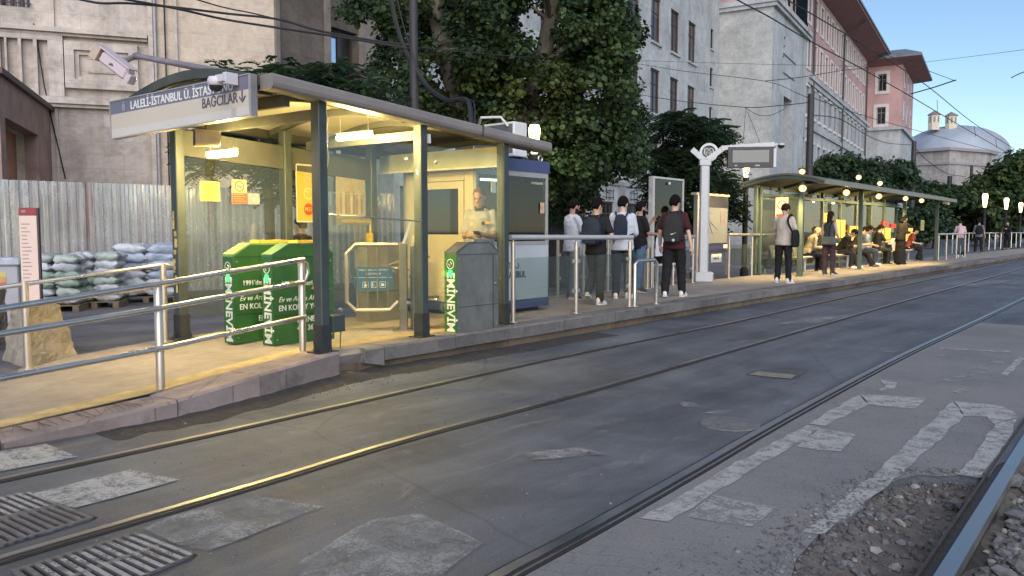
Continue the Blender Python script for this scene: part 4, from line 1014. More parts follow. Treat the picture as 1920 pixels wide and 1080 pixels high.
# decals on the glass
def decal(name, lab, cat, px0, py0, px1, py1, plane, mat, thick=.004, grp=None, off=.02):
    p0, d = plane; a = onwall(px0, py0, p0, d); b = onwall(px1, py1, p0, d)
    nn = V3(d.y, -d.x, 0); nn = nn if nn.dot(V3(0, -1, 0)) > 0 else -nn
    u = V3(b.x-a.x, b.y-a.y, 0); h = a.z-b.z
    c = V3(a.x, a.y, b.z)+nn*off
    t = thing(name, lab, cat, c, grp)
    mb = MB(); mb.bx(c, u, nn*thick, Z*h); mb.build('board', mat, t)
    un = u.normalized()
    return t, c+nn*(thick+.0015), un, u.length, h, nn
BP = (A1+NA*nB, SA)
PY = M('poster_yellow', (.50, .33, .05), .5, 0, .12, 2); POR = M('poster_red', (.45, .05, .02), .5); PCR = M('poster_cream', (.38, .32, .20), .5, 0, .25, 9); PRD = M('poster_red_text', (.5, .1, .07), .5); PGR = M('poster_grey', (.36, .33, .24), .5); PGN = M('poster_green', (.4, .45, .25), .6)
t, c, u, wd, h, nn = decal('line_poster', 'tall yellow line map poster hung at the back of the near shelter', 'poster', 553, 308, 594, 416, BP, PY)
def ring_(mb, c, u, r, rr, nn): mb.loft([[c+u*math.cos(a)*q+Z*math.sin(a)*q+nn*.001 for a in [2*math.pi*k/24 for k in range(24)]] for q in (r, rr)], cap=False)
for f, m_, s in ((.76, PGR, 'F2'), (.5, PGN, 'T1'), (.22, POR, 'M51')):
    mb = MB(); cc = c+u*wd*.55+Z*h*f
    if s == 'M51': mb.add([cc]+[cc+u*.075*math.cos(a)+Z*.075*math.sin(a) for a in [2*math.pi*k/20 for k in range(20)]], [(0, i+1, (i+1) % 20+1) for i in range(20)])
    else: ring_(mb, cc, u, .075, .058, nn)
    mb.build('line_badge', m_, t); text(t, 'line_number', s, PY if s == 'M51' else m_, .07, cc+nn*.002, u, Z, t, bold=.001)
mb = MB(); mb.bx(c+Z*(h-.012)-nn*.003, u*wd, nn*.008, Z*.02); mb.bx(c-nn*.003-Z*.008, u*wd, nn*.008, Z*.018); mb.bx(c-nn*.003-u*.012, u*.014, nn*.008, Z*h); mb.build('poster_rail', M('pale_rail', (.6, .55, .42), .5, .2), t)
t, c, u, wd, h, nn = decal('music_poster', 'cream poster with a group of people hung right of the yellow line poster', 'poster', 627, 318, 683, 417, BP, PCR)
text(t, 'title', 'MÜZİK SERİSİ', PRD, .062, c+u*wd*.5+Z*h*.9, u, Z, t, bold=.002, squeeze=.85)
mb = MB(); 
for k in range(9):
    x = .12+.09*k; hh = random.uniform(.3, .45); mb.m = k % 3
    mb.bx(c+u*wd*x+Z*h*.16, u*wd*.07, nn*.001, Z*h*hh); mb.lathe(c+u*wd*(x+.035)+Z*h*(.17+hh+.03), [(.014, 0), (.014, .001)], 10, (u, Z, nn))
mb.build('figures', [M('fig_a', (.35, .22, .12), .6), M('fig_b', (.5, .42, .3), .6), M('fig_c', (.25, .2, .15), .6)], t)
mb = MB(); mb.bx(c+u*wd*.4+Z*h*.06, u*wd*.5, nn*.001, Z*h*.1); mb.build('poster_band', PGR, t); mb = MB(); ring_(mb, c+u*wd*.8+Z*h*.72, u, .045, .03, nn); mb.build('stamp', PGR, t)
t, c, u, wd, h, nn = decal('glass_notice', 'narrow yellow notice strip with writing under the cream poster', 'notice', 627, 408, 702, 422, BP, M('glass_strip', (.2, .2, .17), .4), .003, off=.03)
text(t, 'writing', 'MÜZİĞİN DURAKLARI', PY, .055, c+u*wd*.5+Z*h*.5, u, Z, t, bold=.0015, squeeze=.9)
t, c, u, wd, h, nn = decal('no_smoking_sign', 'no smoking sticker with a red text block on the near shelter glass', 'sticker', 432, 336, 461, 383, BP, PCR)
mb = MB(); ring_(mb, c+u*wd*.5+Z*h*.72, u, .062, .05, nn); mb.bar(c+u*(wd*.5-.04)+Z*(h*.72+.04), c+u*(wd*.5+.04)+Z*(h*.72-.04), .008, .002); mb.build('ban_ring', POR, t)
mb = MB(); mb.bx(c+u*.004+Z*.006, u*(wd-.008), nn*.001, Z*h*.42); mb.build('red_block', POR, t)
mb = MB(); mb.bx(c+u*(wd*.5-.035)+Z*(h*.72-.006), u*.07, nn*.001, Z*.012); mb.build('cigarette', DARKT, t)
mb = MB(); 
for k in range(5): mb.bx(c+u*.02+Z*(.03+.026*k)+nn*.0015, u*(wd-.04-.02*(k % 2)), nn*.001, Z*.006)
mb.build('fine_print', PCR, t)
t, c, u, wd, h, nn = decal('glass_sticker', 'small blue grey sticker beside the no smoking sticker', 'sticker', 462, 362, 485, 384, BP, M('sticker_bluegrey', (.2, .25, .26), .5)); mb = MB(); mb.lathe(c+u*wd*.5+Z*h*.5, [(.014, 0), (.014, .001)], 10, (u, Z, nn)); mb.build('dot', WHITEL, t)
t, c, u, wd, h, nn = decal('glow_patch', 'yellow patch painted for a glow reflected left on the back glass', 'notice', 372, 339, 410, 378, BP, M('glow_yellow', (.48, .36, .10), .7, 0, .3, 5, .3)); mb = MB(); mb.bx(c+u*.05+Z*.02, u*(wd-.1), nn*.0015, Z*(h-.04)); mb.build('sheet', M('glow_gold', (.45, .31, .06), .8, 0, .5, 9, .6, 12), t)  # flat yellow patch standing for a glow reflected in the glass
# hanging lamps
def tube_lamp(c, L, d, lab, drop=.16):
    t = thing('tube_lamp', lab, 'lamp', c, 'tube lamps under the near shelter roof')
    mb = MB(); mb.tube([c-d*L/2, c-d*(L/2-.02), c+d*(L/2-.02), c+d*L/2], [.012, .03, .03, .012], 12); mb.build('glowing_tube', TUBE, t)
    mb = MB(); mb.box(c+Z*.042, (L*.96, .06, .02), (d, V3(-d.y, d.x, 0), Z)); mb.build('lamp_housing', WHITE, t)
    mb = MB()
    for s in (-.4, .4): mb.tube([c+d*L*s+Z*.05, c+d*L*s+Z*(.05+drop)], .004, 6)
    mb.build('hanger', WHITE, t); return t
cl = (A1+SA*.62+NA*.62); cz = at(664, 256, cl.y).z; l0 = at(628, 261, cl.y+.14); l1 = at(701, 252, cl.y-.14)
l0 = V3(cl.x, cl.y, cz)+NA*.34; l1 = V3(cl.x, cl.y, cz)-NA*.34
cc = onwall(664, 256, A1+NA*.62, SA)
tube_lamp(cc, .56, -NA, 'bright yellowish tube lamp hanging between the two front posts of the near shelter')
cc = onwall(416, 289, A1+NA*1.3, SA)  # lamp added where a light strip is reflected in the back glass
tube_lamp(cc, .5, -NA, 'thin tube lamp added at the back left for a light strip reflected in the glass', .1)
# loudspeaker
c = onwall(388, 259, A1+NA*1.15, SA); ax = (SA*.55-NA*.3); ax = V3(-.9, -.45, 0).normalized()
t = thing('loudspeaker', 'cream cylinder loudspeaker hanging under the near shelter roof', 'loudspeaker', c)
mb = MB(); fr_ = (V3(-ax.y, ax.x, 0), Z, ax); mb.lathe(c, [(.07, -.125), (.083, -.10), (.085, .1), (.088, .115)], 20, fr_); mb.build('case', M('speaker_cream', (.48, .38, .22), .5), t, smooth=True)
mb = MB(); mb.lathe(c+ax*.112, [(.08, 0), (.08, .012)], 20, fr_); mb.build('grille', M('speaker_grille', (.05, .035, .03), .7), t)
mb = MB(); mb.tube([c+Z*.08, c+Z*.22], .01, 8); mb.build('bracket', RIB, t)
# ================================================================ station sign
q1_ = at(470, 180, 7.15); q1_ = onwall(470, 177, A1+SA*(tL-.12), NA); q0_ = onwall(208, 225, A1+SA*(tL-.12), NA)
U = V3(q1_.x-q0_.x, q1_.y-q0_.y, 0); UL = U.length; U.normalize(); nS = U.cross(Z)
zt1, zb1 = up(q1_, 137), up(q1_, 217); zt0_, zb0 = up(q0_, 190), up(q0_, 261)
sg = thing('station_sign', 'long cream station name board with a grey blue band hung at the shelter end', 'sign', V3(q0_.x, q0_.y, zb0))
qa = V3(q0_.x, q0_.y, 0); qb = V3(q1_.x, q1_.y, 0)
BOARD = M('sign_cream', (.60, .52, .42), .45, 0, .06, 1); BAND = M('sign_band', (.17, .165, .215), .45, 0, .08, 1); BOARDW = M('sign_white', (.62, .58, .52), .45, 0, .06, 1)
def sq(f0, f1, g0, g1, o):
    P_ = lambda f, g_: qa.lerp(qb, f)+Z*((zb0+(zb1-zb0)*f)+((zt0_-zb0)+((zt1-zb1)-(zt0_-zb0))*f)*g_)+nS*o
    return [P_(f0, g0), P_(f1, g0), P_(f1, g1), P_(f0, g1)], P_
def panel(mb, f0, f1, g0, g1, o0, o1): 
    a, _ = sq(f0, f1, g0, g1, o0); mb.prism(a, nS*(o1-o0))
mb = MB(); panel(mb, 0, 1, 0, 1, -.07, -.004); mb.build('sign_case', M('sign_case', (.28, .26, .26), .5, .3), sg)
mb = MB(); panel(mb, .006, .994, .24, .635, -.004, .004); mb.build('cream_field', BOARD, sg)
mb = MB(); panel(mb, .006, .994, .03, .24, -.004, .004); mb.build('pale_field', BOARDW, sg)
mb = MB(); panel(mb, .006, .994, .635, .97, -.004, .004); mb.build('name_band', BAND, sg)
mb = MB(); panel(mb, 0, 1, .972, 1.0, -.003, .012); panel(mb, 0, 1, 0, .028, -.003, .012); panel(mb, 0, .005, .03, .97, -.003, .012); panel(mb, .995, 1, .03, .97, -.003, .012); mb.build('sign_frame', M('sign_frame', (.5, .46, .45), .4, .5), sg)
_, P_ = sq(0, 1, 0, 1, .006)
def sigtext(txt, f, g_, size, mat, **k):
    sl_ = (P_(.95, g_)-P_(.05, g_)).normalized(); text(sg, 'lettering', txt, mat, size, P_(f, g_)+nS*.0, sl_, Z-sl_*sl_.z, sg, **k)
sigtext('LALELİ-İSTANBUL Ü. İSTASYONU', .535, .775, .118, WHITEL, bold=.0012, squeeze=1.0)
sigtext('BAĞCILAR', .81, .475, .130, DARKT, bold=.0012, squeeze=.92)
mb = MB(); c = P_(.955, .49); mb.bar(c+Z*.055, c-Z*.045, .02, .004); mb.bar(c-Z*.05, c-U*.045+Z*.0, .018, .004); mb.bar(c-Z*.05, c+U*.045+Z*.0, .018, .004); mb.build('arrow', DARKT, sg)
mb = MB(); c = P_(.115, .795); mb.bx(c-U*.03-Z*.045, U*.06, nS*.002, Z*.07); mb.bx(c-U*.018+Z*.03, U*.036, nS*.002, Z*.02); mb.build('tram_icon', M('icon_grey', (.36, .34, .38), .5), sg)
mb = MB(); c = P_(.9, .12); mb.bx(c-U*.04-Z*.04, U*.075, nS*.001, Z*.09); mb.build('small_label', M('label_grey', (.48, .45, .42), .6), sg)
mb = MB(); 
for f in (.12, .93): mb.bar(P_(f, .7)-nS*.07, P_(f, .7)-nS*.07+SA*.28, .05)
mb.build('bracket', RIB, sg)
# dome camera in front of the sign
c = P_(.905, .84)+nS*.13-U*.08
t = thing('dome_camera', 'white dome security camera mounted in front of the station sign', 'camera', c)
mb = MB(); mb.lathe(c, [(.02, .045), (.06, .04), (.072, .015), (.072, -.02), (.06, -.035)], 20); mb.box(c+U*.09+Z*.02, (.11, .06, .06), (U, nS, Z)); mb.box(c+U*.13+Z*.02-nS*.06, (.05, .12, .10), (U, nS, Z)); mb.build('housing', M('camera_white', (.6, .57, .6), .4, 0, .08), t, smooth=True)
mb = MB(); mb.lathe(c-Z*.035, [(.059, 0), (.057, -.015), (.044, -.04), (.015, -.054), (.001, -.056)], 20); mb.build('dome', BLACK, t, smooth=True)
# CCTV camera on its arm
D_ = 7.6
t = thing('security_camera', 'pale box security camera on a long bent pipe arm above the shelter', 'camera', onwall(430, 138, A1+SA*(tL-.02), NA))
e0, e1, e2_ = onwall(432, 138, A1+SA*(tL+.05), NA), onwall(256, 105, A1+SA*(tL-.05), NA), onwall(208, 124, A1+SA*(tL-.35), NA)
mb = MB(); mb.tube([e0+V3(0, .1, -.08), e0, e1, e2_], [.034, .034, .028, .03], 12); mb.lathe(e1, [(.036, -.03), (.036, .03)], 12, (Z, nS, U)); mb.build('arm', M('arm_grey', (.30, .26, .28), .45, .4), t, smooth=True)
ca, cb = onwall(192, 103, A1+SA*(tL-.35), NA), onwall(238, 142, A1+SA*(tL-.3), NA); cb = cb+V3(.0, .1, 0)
dx = (cb-ca).normalized(); dz = (Z-dx*dx.z).normalized(); dy = dz.cross(dx); mid = ca.lerp(cb, .5)
CW = M('camera_case', (.56, .47, .50), .45, 0, .08, 3)
mb = MB(); mb.cbox(mid, (.36, .13, .12), (dx, dy, dz), .02); mb.box(mid+dz*.075+dx*-.02, (.42, .15, .014), (dx, dy, dz)); mb.box(mid-dz*.02+dx*.2, (.06, .1, .09), (dx, dy, dz)); mb.build('housing', CW, t)
mb = MB(); mb.box(ca-dx*.035, (.09, .145, .145), (dx, dy, dz)); mb.build('hood', M('camera_hood', (.5, .38, .3), .5, 0, .2, 6), t)
mb = MB(); mb.lathe(ca-dx*.082, [(.045, 0), (.045, .012), (.03, .014)], 14, (dy, dz, -dx)); mb.build('lens', BLACK, t)
# ================================================================ fare validators
VGR = M('validator_green', (.034, .125, .028), .42, 0, .28, 4, .05, 18); VGD = M('validator_green_dark', (.025, .12, .03), .4, 0, .15, 3); VYE = M('validator_yellow', (.65, .42, .04), .5)
VTX = M('validator_text', (.78, .80, .66), .5); VOR = M('validator_orange', (.7, .28, .04), .5)
def validator(corner, L, wd, lab, skin, topm, ads):
    c = corner.copy(); t = thing('fare_validator', lab, 'ticket validator', c, 'fare validators at the platform entrance')
    H1, H2_ = .93, 1.04
    prof = [(0, 0), (L, 0), (L, H1), (L-.16, H2_), (.20, H2_), (0, H1)]
    mb = MB(); mb.prism([c+S*x+Z*z for x, z in prof], N*wd); mb.build('body', skin, t)
    mb = MB(); mb.bx(c-S*.006-N*.004, S*.006, N*(wd+.008), Z*(H1-.002)); mb.build('front_panel', VGD if skin is VGR else VGR, t)
    mb = MB(); mb.prism([c+S*x+Z*z-N*.004 for x, z in [(-.008, H1-.02), (-.008, H1+.01), (.2, H2_+.012), (L-.16, H2_+.012), (L+.005, H1+.01), (L+.005, H1-.015), (L-.16, H2_-.008), (.2, H2_-.008)]], N*(wd+.008)); mb.build('top_trim', topm, t)
    u = -N; f0 = c+N*wd/2-S*.0085
    text(t, 'lettering', 'EMİNEVİM', VTX, .172, f0+Z*.36, -Z, u, t, bold=.004, squeeze=.84)
    mb = MB(); cc = f0+Z*.80; ring = lambda r0, r1: mb.loft([[cc+u*math.cos(a)*q+Z*math.sin(a)*q-S*.001 for a in [2*math.pi*k/24 for k in range(24)]] for q in (r0, r1)], cap=False)
    ring(.06, .05); mb.bar(cc-u*.03-S*.001, cc+u*.03-S*.001, .01, .002); mb.bar(cc+u*.03-S*.001, cc+u*.0+Z*.028-S*.001, .01, .002); mb.bar(cc-u*.03-S*.001, cc-Z*.028-S*.001, .01, .002); mb.build('emblem', VTX, t)
    mb = MB(); mb.bx(f0+Z*.655-u*.03-S*.001, u*.06, -S*.003, Z*.075); mb.build('green_light', GREENL, t)
    if ads:
        s0 = c-N*.003
        for txt, z, sz, x, sh_ in (("1991'den beri", .63, .075, .10, .0), ('Ev ve Araba Almanın', .47, .078, .06, .35), ('EN KOLAY YOLU', .38, .082, .06, 0), ('EMİNEVİM', .245, .082, .28, 0), ('444 36 44', .155, .08, .28, 0)):
            text(t, 'advert_text', txt, VTX, sz, s0+S*x+Z*z, S, Z, t, 'LEFT', bold=.0012 if not sh_ else 0, squeeze=.92, shear=sh_)
        mb = MB(); mb.prism([s0+S*(L-.3)+Z*.56, s0+S*(L-.16)+Z*.56, s0+S*(L-.23)+Z*.65], -N*.001); mb.build('orange_mark', VOR, t)
    mb = MB()
    for z in (.30, .905): mb.bx(c-N*.0022+S*.02+Z*z, S*(L-.04), -N*.002, Z*.005)
    mb.bx(c-N*.0022+S*(L-.10)+Z*.02, S*.005, -N*.002, Z*.88); mb.build('panel_seam', SEAM, t)
    mb = MB(); mb.lathe(c-N*.002+S*(L-.06)+Z*.55, [(.016, 0), (.016, .006), (.006, .008)], 12, (S, Z, -N)); mb.build('lock', INOX, t)
    mb = MB()
    for x, z in ((.04, .06), (L-.04, .06), (.04, .86), (L-.04, .86)): mb.lathe(c-N*.002+S*x+Z*z, [(.008, 0), (.007, .004)], 8, (S, Z, -N))
    mb.build('screws', INOX, t)
    mb = MB(); mb.bx(c+S*(L*.42)+Z*(H2_+.0125)+N*.01, S*L*.5, N*(wd-.02), Z*.03); mb.build('reader_cap', VYE if ads else INOXD, t)
    return t
validator(G(514, 649, PZ), .76, .19, 'green fare validator with white advert text just left of the front post', VGR, M('trim_dark_green', (.05, .13, .06), .5), True)
validator(G(441, 645, PZ), .74, .19, 'green fare validator at the ramp top half hidden by its twin', VGR, M('trim_light_green', (.22, .35, .1), .5), True)
validator(G(857, 626, PZ), .72, .19, 'steel grey fare validator with green front near the booth', INOXD, M('trim_steel_dark', (.12, .125, .12), .5, .5), False)
# ================================================================ wheelchair gate, turnstile, reader
gp = G(757, 620, PZ); gl = at(650, 500, gp.y-.12); gl = V3(gl.x, gl.y, PZ); gu = (gl-gp); gw = gu.length; gu.normalize(); gn = V3(gu.y, -gu.x, 0)
t = thing('wheelchair_gate', 'swing gate of bent steel pipe with mesh bars beside the turnstile', 'gate', gp)
mb = MB(); mb.cbox(gp+Z*.52, (.1, .09, 1.04), (gu, gn, Z), .012); mb.box(gp+Z*.008, (.26, .16, .016), (gu, gn, Z)); mb.build('hinge_post', M('gate_post', (.22, .2, .16), .45, .7), t)
mb = MB(); mb.bar(gp+Z*1.02, gp+Z*1.28-gu*.09, .055, .03); mb.build('lever', INOX, t)
zb2, zt2 = .25, 1.02; a, b = gp+gu*.06, gp+gu*gw; cr = .10
loop = [a+Z*(zb2+cr), a+gu*cr+Z*zb2, b-gu*cr+Z*zb2, b+Z*(zb2+cr), b+Z*(zt2-cr), b-gu*cr+Z*zt2, a+Z*zt2]
mb = MB(); mb.tube(loop, .026, 10); mb.build('gate_frame', INOXW, t)
mb = MB()
for k in range(1, 5): q = a.lerp(b, k/5); mb.tube([q+Z*(zb2+.01), q+Z*(zt2-.01)], .009, 6)
mb.build('gate_bar', INOXD, t)
SB = M('sign_blue', (.05, .13, .24), .4, 0, .1)
c = onwall(664, 545, gp+gn*.05, gu); c2 = onwall(736, 502, gp+gn*.05, gu); un = V3(c2.x-c.x, c2.y-c.y, 0); wd = un.length; un.normalize(); h = .28; zc0 = c.z
t = thing('access_sign', 'small blue sign with three white pictograms hung on the swing gate', 'sign', c)
nn = un.cross(Z); o = V3(c.x, c.y, zc0); k_ = .03
mb = MB(); mb.prism([o+un*x+Z*z for x, z in [(k_, 0), (wd-k_, 0), (wd, k_), (wd, h-k_), (wd-k_, h), (k_, h), (0, h-k_), (0, k_)]], nn*.008); mb.build('board', SB, t)
text(t, 'writing', 'ENGELLİ, BEBEKLİ ve BAGAJLI YOLCU', WHITEL, .026, o+un*wd/2+Z*h*.86+nn*.01, un, Z, t, squeeze=.78); text(t, 'writing', 'GEÇİŞ TURNİKESİ', WHITEL, .026, o+un*wd/2+Z*h*.70+nn*.01, un, Z, t, squeeze=.8)
mb = MB(); mb.bx(o+un*.005+Z*h*.54+nn*.009, un*(wd-.01), nn*.001, Z*.004)
for k in range(3):
    x = wd*(.22+.22*k); c0_, s_ = o+un*x+Z*h*.12+nn*.009, .07
    for q, e in (((0, 0), (s_, .005)), ((0, s_-.005), (s_, .005)), ((0, 0), (.005, s_)), ((s_-.005, 0), (.005, s_))): mb.bx(c0_+un*q[0]+Z*q[1], un*e[0], nn*.001, Z*e[1])
    if k == 0: mb.lathe(c0_+un*.034+Z*.026, [(.018, 0), (.018, .001), (.012, .001)], 12, (un, Z, nn)); mb.bar(c0_+un*.03+Z*.03, c0_+un*.03+Z*.058, .008, .002); mb.lathe(c0_+un*.03+Z*.06, [(.006, 0), (.006, .001)], 8, (un, Z, nn))
    if k == 1: mb.bar(c0_+un*.018+Z*.015, c0_+un*.018+Z*.05, .01, .002); mb.bar(c0_+un*.03+Z*.03, c0_+un*.055+Z*.02, .012, .002); mb.lathe(c0_+un*.018+Z*.058, [(.006, 0), (.006, .001)], 8, (un, Z, nn))
    if k == 2: mb.cbox(c0_+un*.035+Z*.033+nn*.001, (.036, .03, .002), (un, Z, nn), .0008)
mb.build('pictograms', WHITEL, t)
c = G(692, 605, PZ); t = thing('turnstile', 'stainless steel turnstile cabinet behind the swing gate', 'turnstile', c)
mb = MB(); prof = [(0, 0), (.62, 0), (.62, .93), (.5, 1.02), (.08, 1.02), (0, .93)]
mb.prism([c+S*x+Z*z for x, z in prof], N*.26); mb.build('cabinet', M('turnstile_steel', (.42, .37, .27), .35, .75, .2, 4), t)
mb = MB(); mb.bx(c+Z*.38-N*.006-S*.006, S*.65, N*.28, Z*.02); mb.build('trim', INOXD, t)
mb = MB(); 
for a in (0, 2.1, 4.2): mb.tube([c+S*.3-N*.02+Z*.72, c+S*.3-N*.42+S*.25*math.sin(a)+Z*(.72+.12*math.cos(a))], .016, 8)
mb.build('arm', INOX, t)
c = G(775, 617, PZ); t = thing('barrier_post', 'slim steel post with a slanting glowing top between gate and front post', 'post', c)
mb = MB(); mb.tube([c, c+Z*1.0], .033, 10); mb.lathe(c, [(.09, 0), (.09, .012)], 12); mb.lathe(c+Z*.62, [(.048, 0), (.048, .03)], 12); mb.build('tube', INOXD, t); mb = MB(); mb.bar(c+Z*.98, c+Z*1.12+SA*.05, .05, .04); mb.build('tip', INOX, t)
mb = MB(); q = c+Z*.86; mb.tube([q, q+SA*.32+NA*.03], .011, 8); mb.tube([c+Z*.38, c+Z*.36+SA*.45], .02, 8); mb.build('side_bar', INOX, t)
c = G(716, 596, PZ)+N*.2; t = thing('card_reader', 'yellow card reader on a thin post beside the turnstile', 'card reader', c)
mb = MB(); mb.tube([c, c+Z*1.3], .028, 10); mb.build('post', M('reader_post', (.55, .42, .14), .45, .3), t); mb = MB(); mb.cbox(c+Z*1.02-S*.03, (.05, .12, .27), (S, N, Z), .01); mb.build('reader', VYE, t)
# ================================================================ ticket booth
C0 = onwall(893, 400, A1+NA*.34, SA); C0 = V3(C0.x, C0.y, PZ)
C0 = at(893, 500, 10.85); C0 = V3(C0.x, C0.y, PZ)
hR = onwall(1027, 400, C0, S); LB = (V3(hR.x, hR.y, PZ)-C0).dot(S); WB = 1.45
zbt = up(C0+S*LB, 304); 
BLU = M('booth_blue', (.06, .075, .17), .4, 0, .12); BFR = M('booth_frame_grey', (.42, .41, .40), .45, .2, .1); BPN = M('booth_white_panel', (.50, .55, .60), .35, 0, .1, 1); CREAM = M('door_cream', (.62, .53, .34), .5, 0, .1, 2)
t = thing('ticket_booth', 'small glass ticket booth with a blue roof band and white panels', 'booth', C0)
mb = MB(); mb.bx(C0+Z*(zbt-PZ-.17)-S*.02-N*.02, S*(LB+.04), N*(WB+.04), Z*.17); mb.build('roof_band', BLU, t)
mb = MB(); mb.bx(C0+Z*.06+S*.0-N*.015, S*(LB+.01), N*(WB+.02), Z*.13); mb.build('base', BLU, t)
mb = MB(); mb.bx(C0+Z*0.0+S*.1+N*.1, S*(LB-.2), N*(WB-.2), Z*.058); mb.build('plinth', POSTB, t)
Hm = .98
mb = MB(); mb.bx(C0+Z*.19-N*.005, S*LB, N*.03, Z*(Hm-.19)); mb.build('lower_panel', BPN, t)
mb = MB(); zr = zbt-PZ-.172
mb.bx(C0+S*LB-S*.05-N*.004+Z*.19, S*.054, N*.06, Z*(zr-.19)); mb.bx(C0-N*.006-S*.006+Z*.19, S*.05, N*.05, Z*(zr-.19)); mb.bx(C0+S*.045-N*.008+Z*(zr-.075), S*(LB-.096), N*.06, Z*.075); mb.bx(C0+S*.045-N*.012+Z*(Hm+.001), S*(LB-.096), N*.06, Z*.05)
mb.bx(C0+N*(WB-.05)+Z*.19, S*.05, N*.05, Z*(zr-.19)); mb.build('frame', BFR, t)
glassp(t, C0+S*.046+N*.01, S*(LB-.1), Hm+.052, zr-.077, N, glass_mat('booth_glass', (.34, .35, .33), .07, .5, .012, (.3, .3, .26), 1.2))
# door wall, facing the shelter
dd = C0-S*.004
mb = MB(); mb.bx(dd+N*.05+Z*.19, N*.16, S*.04, Z*(zr-.19)); mb.bx(dd+N*.215+Z*(zr-.16), N*(WB-.27), S*.04, Z*.158); mb.bx(dd+N*1.12+Z*.19, N*(WB-1.17), S*.04, Z*(zr-.352)); mb.build('door_wall', CREAM, t)
dr = MB(); d0, d1, dz0, dz1 = .22, 1.11, .19, zr-.17
dr.bx(dd-S*.012+N*d0+Z*dz0, N*.1, S*.05, Z*(dz1-dz0)); dr.bx(dd-S*.012+N*(d1-.1)+Z*dz0, N*.1, S*.05, Z*(dz1-dz0)); dr.bx(dd-S*.012+N*(d0+.1)+Z*(dz1-.1), N*(d1-d0-.2), S*.05, Z*.1); dr.bx(dd-S*.012+N*(d0+.1)+Z*(Hm+.05), N*(d1-d0-.2), S*.05, Z*.1); dr.bx(dd-S*.006+N*(d0+.1)+Z*dz0, N*(d1-d0-.2), S*.04, Z*(Hm+.05-dz0))
dro = dr.build('door', CREAM, t)
glassp(dro, dd+N*(d0+.102), N*(d1-d0-.204), Hm+.152, dz1-.102, S, MC['booth_glass'], .01, 'door_glass')
mb = MB(); mb.tube([dd-S*.03+N*(d1-.05)+Z*.95, dd-S*.06+N*(d1-.05)+Z*.95, dd-S*.06+N*(d1-.05)+Z*1.1, dd-S*.03+N*(d1-.05)+Z*1.1], .012, 6); mb.build('handle', INOX, dro)
mb = MB(); mb.bx(C0+S*.05+N*(WB-.04), S*(LB-.1), N*.03, Z*(zr)); mb.bx(C0+S*(LB-.04)+N*.06+Z*.19, S*.03, N*(WB-.1), Z*(Hm-.19)); mb.build('back_wall', M('booth_inner', (.09, .08, .07), .8, 0, .3, 2), t)
glassp(t, C0+S*(LB-.03)+N*.06, N*(WB-.1), Hm, zr, S, MC['booth_glass'], .01)
mb = MB(); mb.bx(C0+S*.3+N*.5+Z*.19, S*.9, N*.5, Z*.75); mb.bx(C0+S*.4+N*.7+Z*1.3, S*.5, N*.04, Z*.35); mb.build('desk', M('desk_dark', (.1, .09, .08), .6), t)
for k, (x, y) in enumerate(((.35, .55), (.95, .55))):
    mb = MB(); mb.box(C0+S*x+N*y+Z*(zr-.10), (.5, .05, .03), (S, N, Z)); mb.build('ceiling_lamp', emis('booth_lamp', (1, .95, .75), 14) if k == 0 else MC['booth_lamp'], t)
mb = MB(); mb.box(C0+S*(LB*.55)+N*.03+Z*1.87, (.34, .02, .06), (S, N, Z)); mb.box(C0+S*(LB*.22)-N*.004+Z*1.78, (.09, .02, .15), (S, N, Z)); mb.bx(C0+S*.5+N*.03+Z*1.80, S*.75, N*.015, Z*.02); mb.build('notice', WHITE, t)
mb = MB(); mb.box(C0+S*(LB-.14)-N*.006+Z*1.52, (.09, .01, .16), (S, N, Z)); mb.build('poster', M('booth_poster', (.6, .42, .3), .6, 0, .4, 20), t)
tx = C0+S*.38-N*.008+Z*.62
text(t, 'lettering', 'METRO', M('booth_text', (.09, .10, .16), .5), .135, tx+Z*.06+S*.12, S, Z, t, 'LEFT', bold=.001, squeeze=.9); text(t, 'lettering', 'İSTANBUL', M('booth_text2', (.03, .035, .06), .5), .13, tx-Z*.07+S*.12, S, Z, t, 'LEFT', bold=.003, squeeze=.9)
mb = MB(); cc = tx+S*.0; 
for r, m_ in ((.11, 0), (.075, 0)):
    arc_ = [cc+S*r*math.cos(a)+Z*r*math.sin(a)-N*.001 for a in [math.pi*(.75+1.0*k/12) for k in range(13)]]; mb.tube(arc_, .012, 6)
mb.build('emblem', MC['booth_text'], t)
mb = MB(); c = C0+S*(LB-.12)+N*.05+Z*(zbt-PZ+.045); mb.tube([c+S*.045*math.cos(a)+Z*.045*math.sin(a) for a in [2*math.pi*k/16 for k in range(17)]], .01, 6); mb.build('lifting_eye', INOX, t)
# air conditioner standing on the booth roof
c = onwall(937, 300, C0+N*.6, S); c = V3(c.x, c.y, zbt+.003); AX = (-N)
t = thing('air_conditioner', 'white outdoor air conditioner unit standing on the booth roof', 'air conditioner', c)
zh = up(c, 234)-zbt
mb = MB(); mb.cbox(c+Z*(.06+(zh-.06)/2), (.3, .82, zh-.06), (S, N, Z), .012); mb.build('case', WHITE, t)
mb = MB(); mb.box(c-S*.152+Z*(zh/2+.04), (.006, .76, zh-.14), (S, N, Z)); mb.build('grille', M('ac_grille', (.13, .13, .13), .6), t)
mb = MB(); mb.bx(c-S*.12-N*.35, S*.05, N*.7, Z*.06); mb.bx(c+S*.07-N*.35, S*.05, N*.7, Z*.06); mb.build('feet', POSTB, t)
mb = MB(); mb.tube([c-S*.16-N*.3+Z*.5, c-S*.26-N*.25+Z*.62, c-S*.3+N*.1+Z*.64, c-S*.16+N*.3+Z*.52], .02, 8); mb.build('hose', WHITE, t)
# ================================================================ railings
def flange(mb, p, r=.075): mb.lathe(p, [(r, 0), (r, .012), (r*.55, .02)], 14)
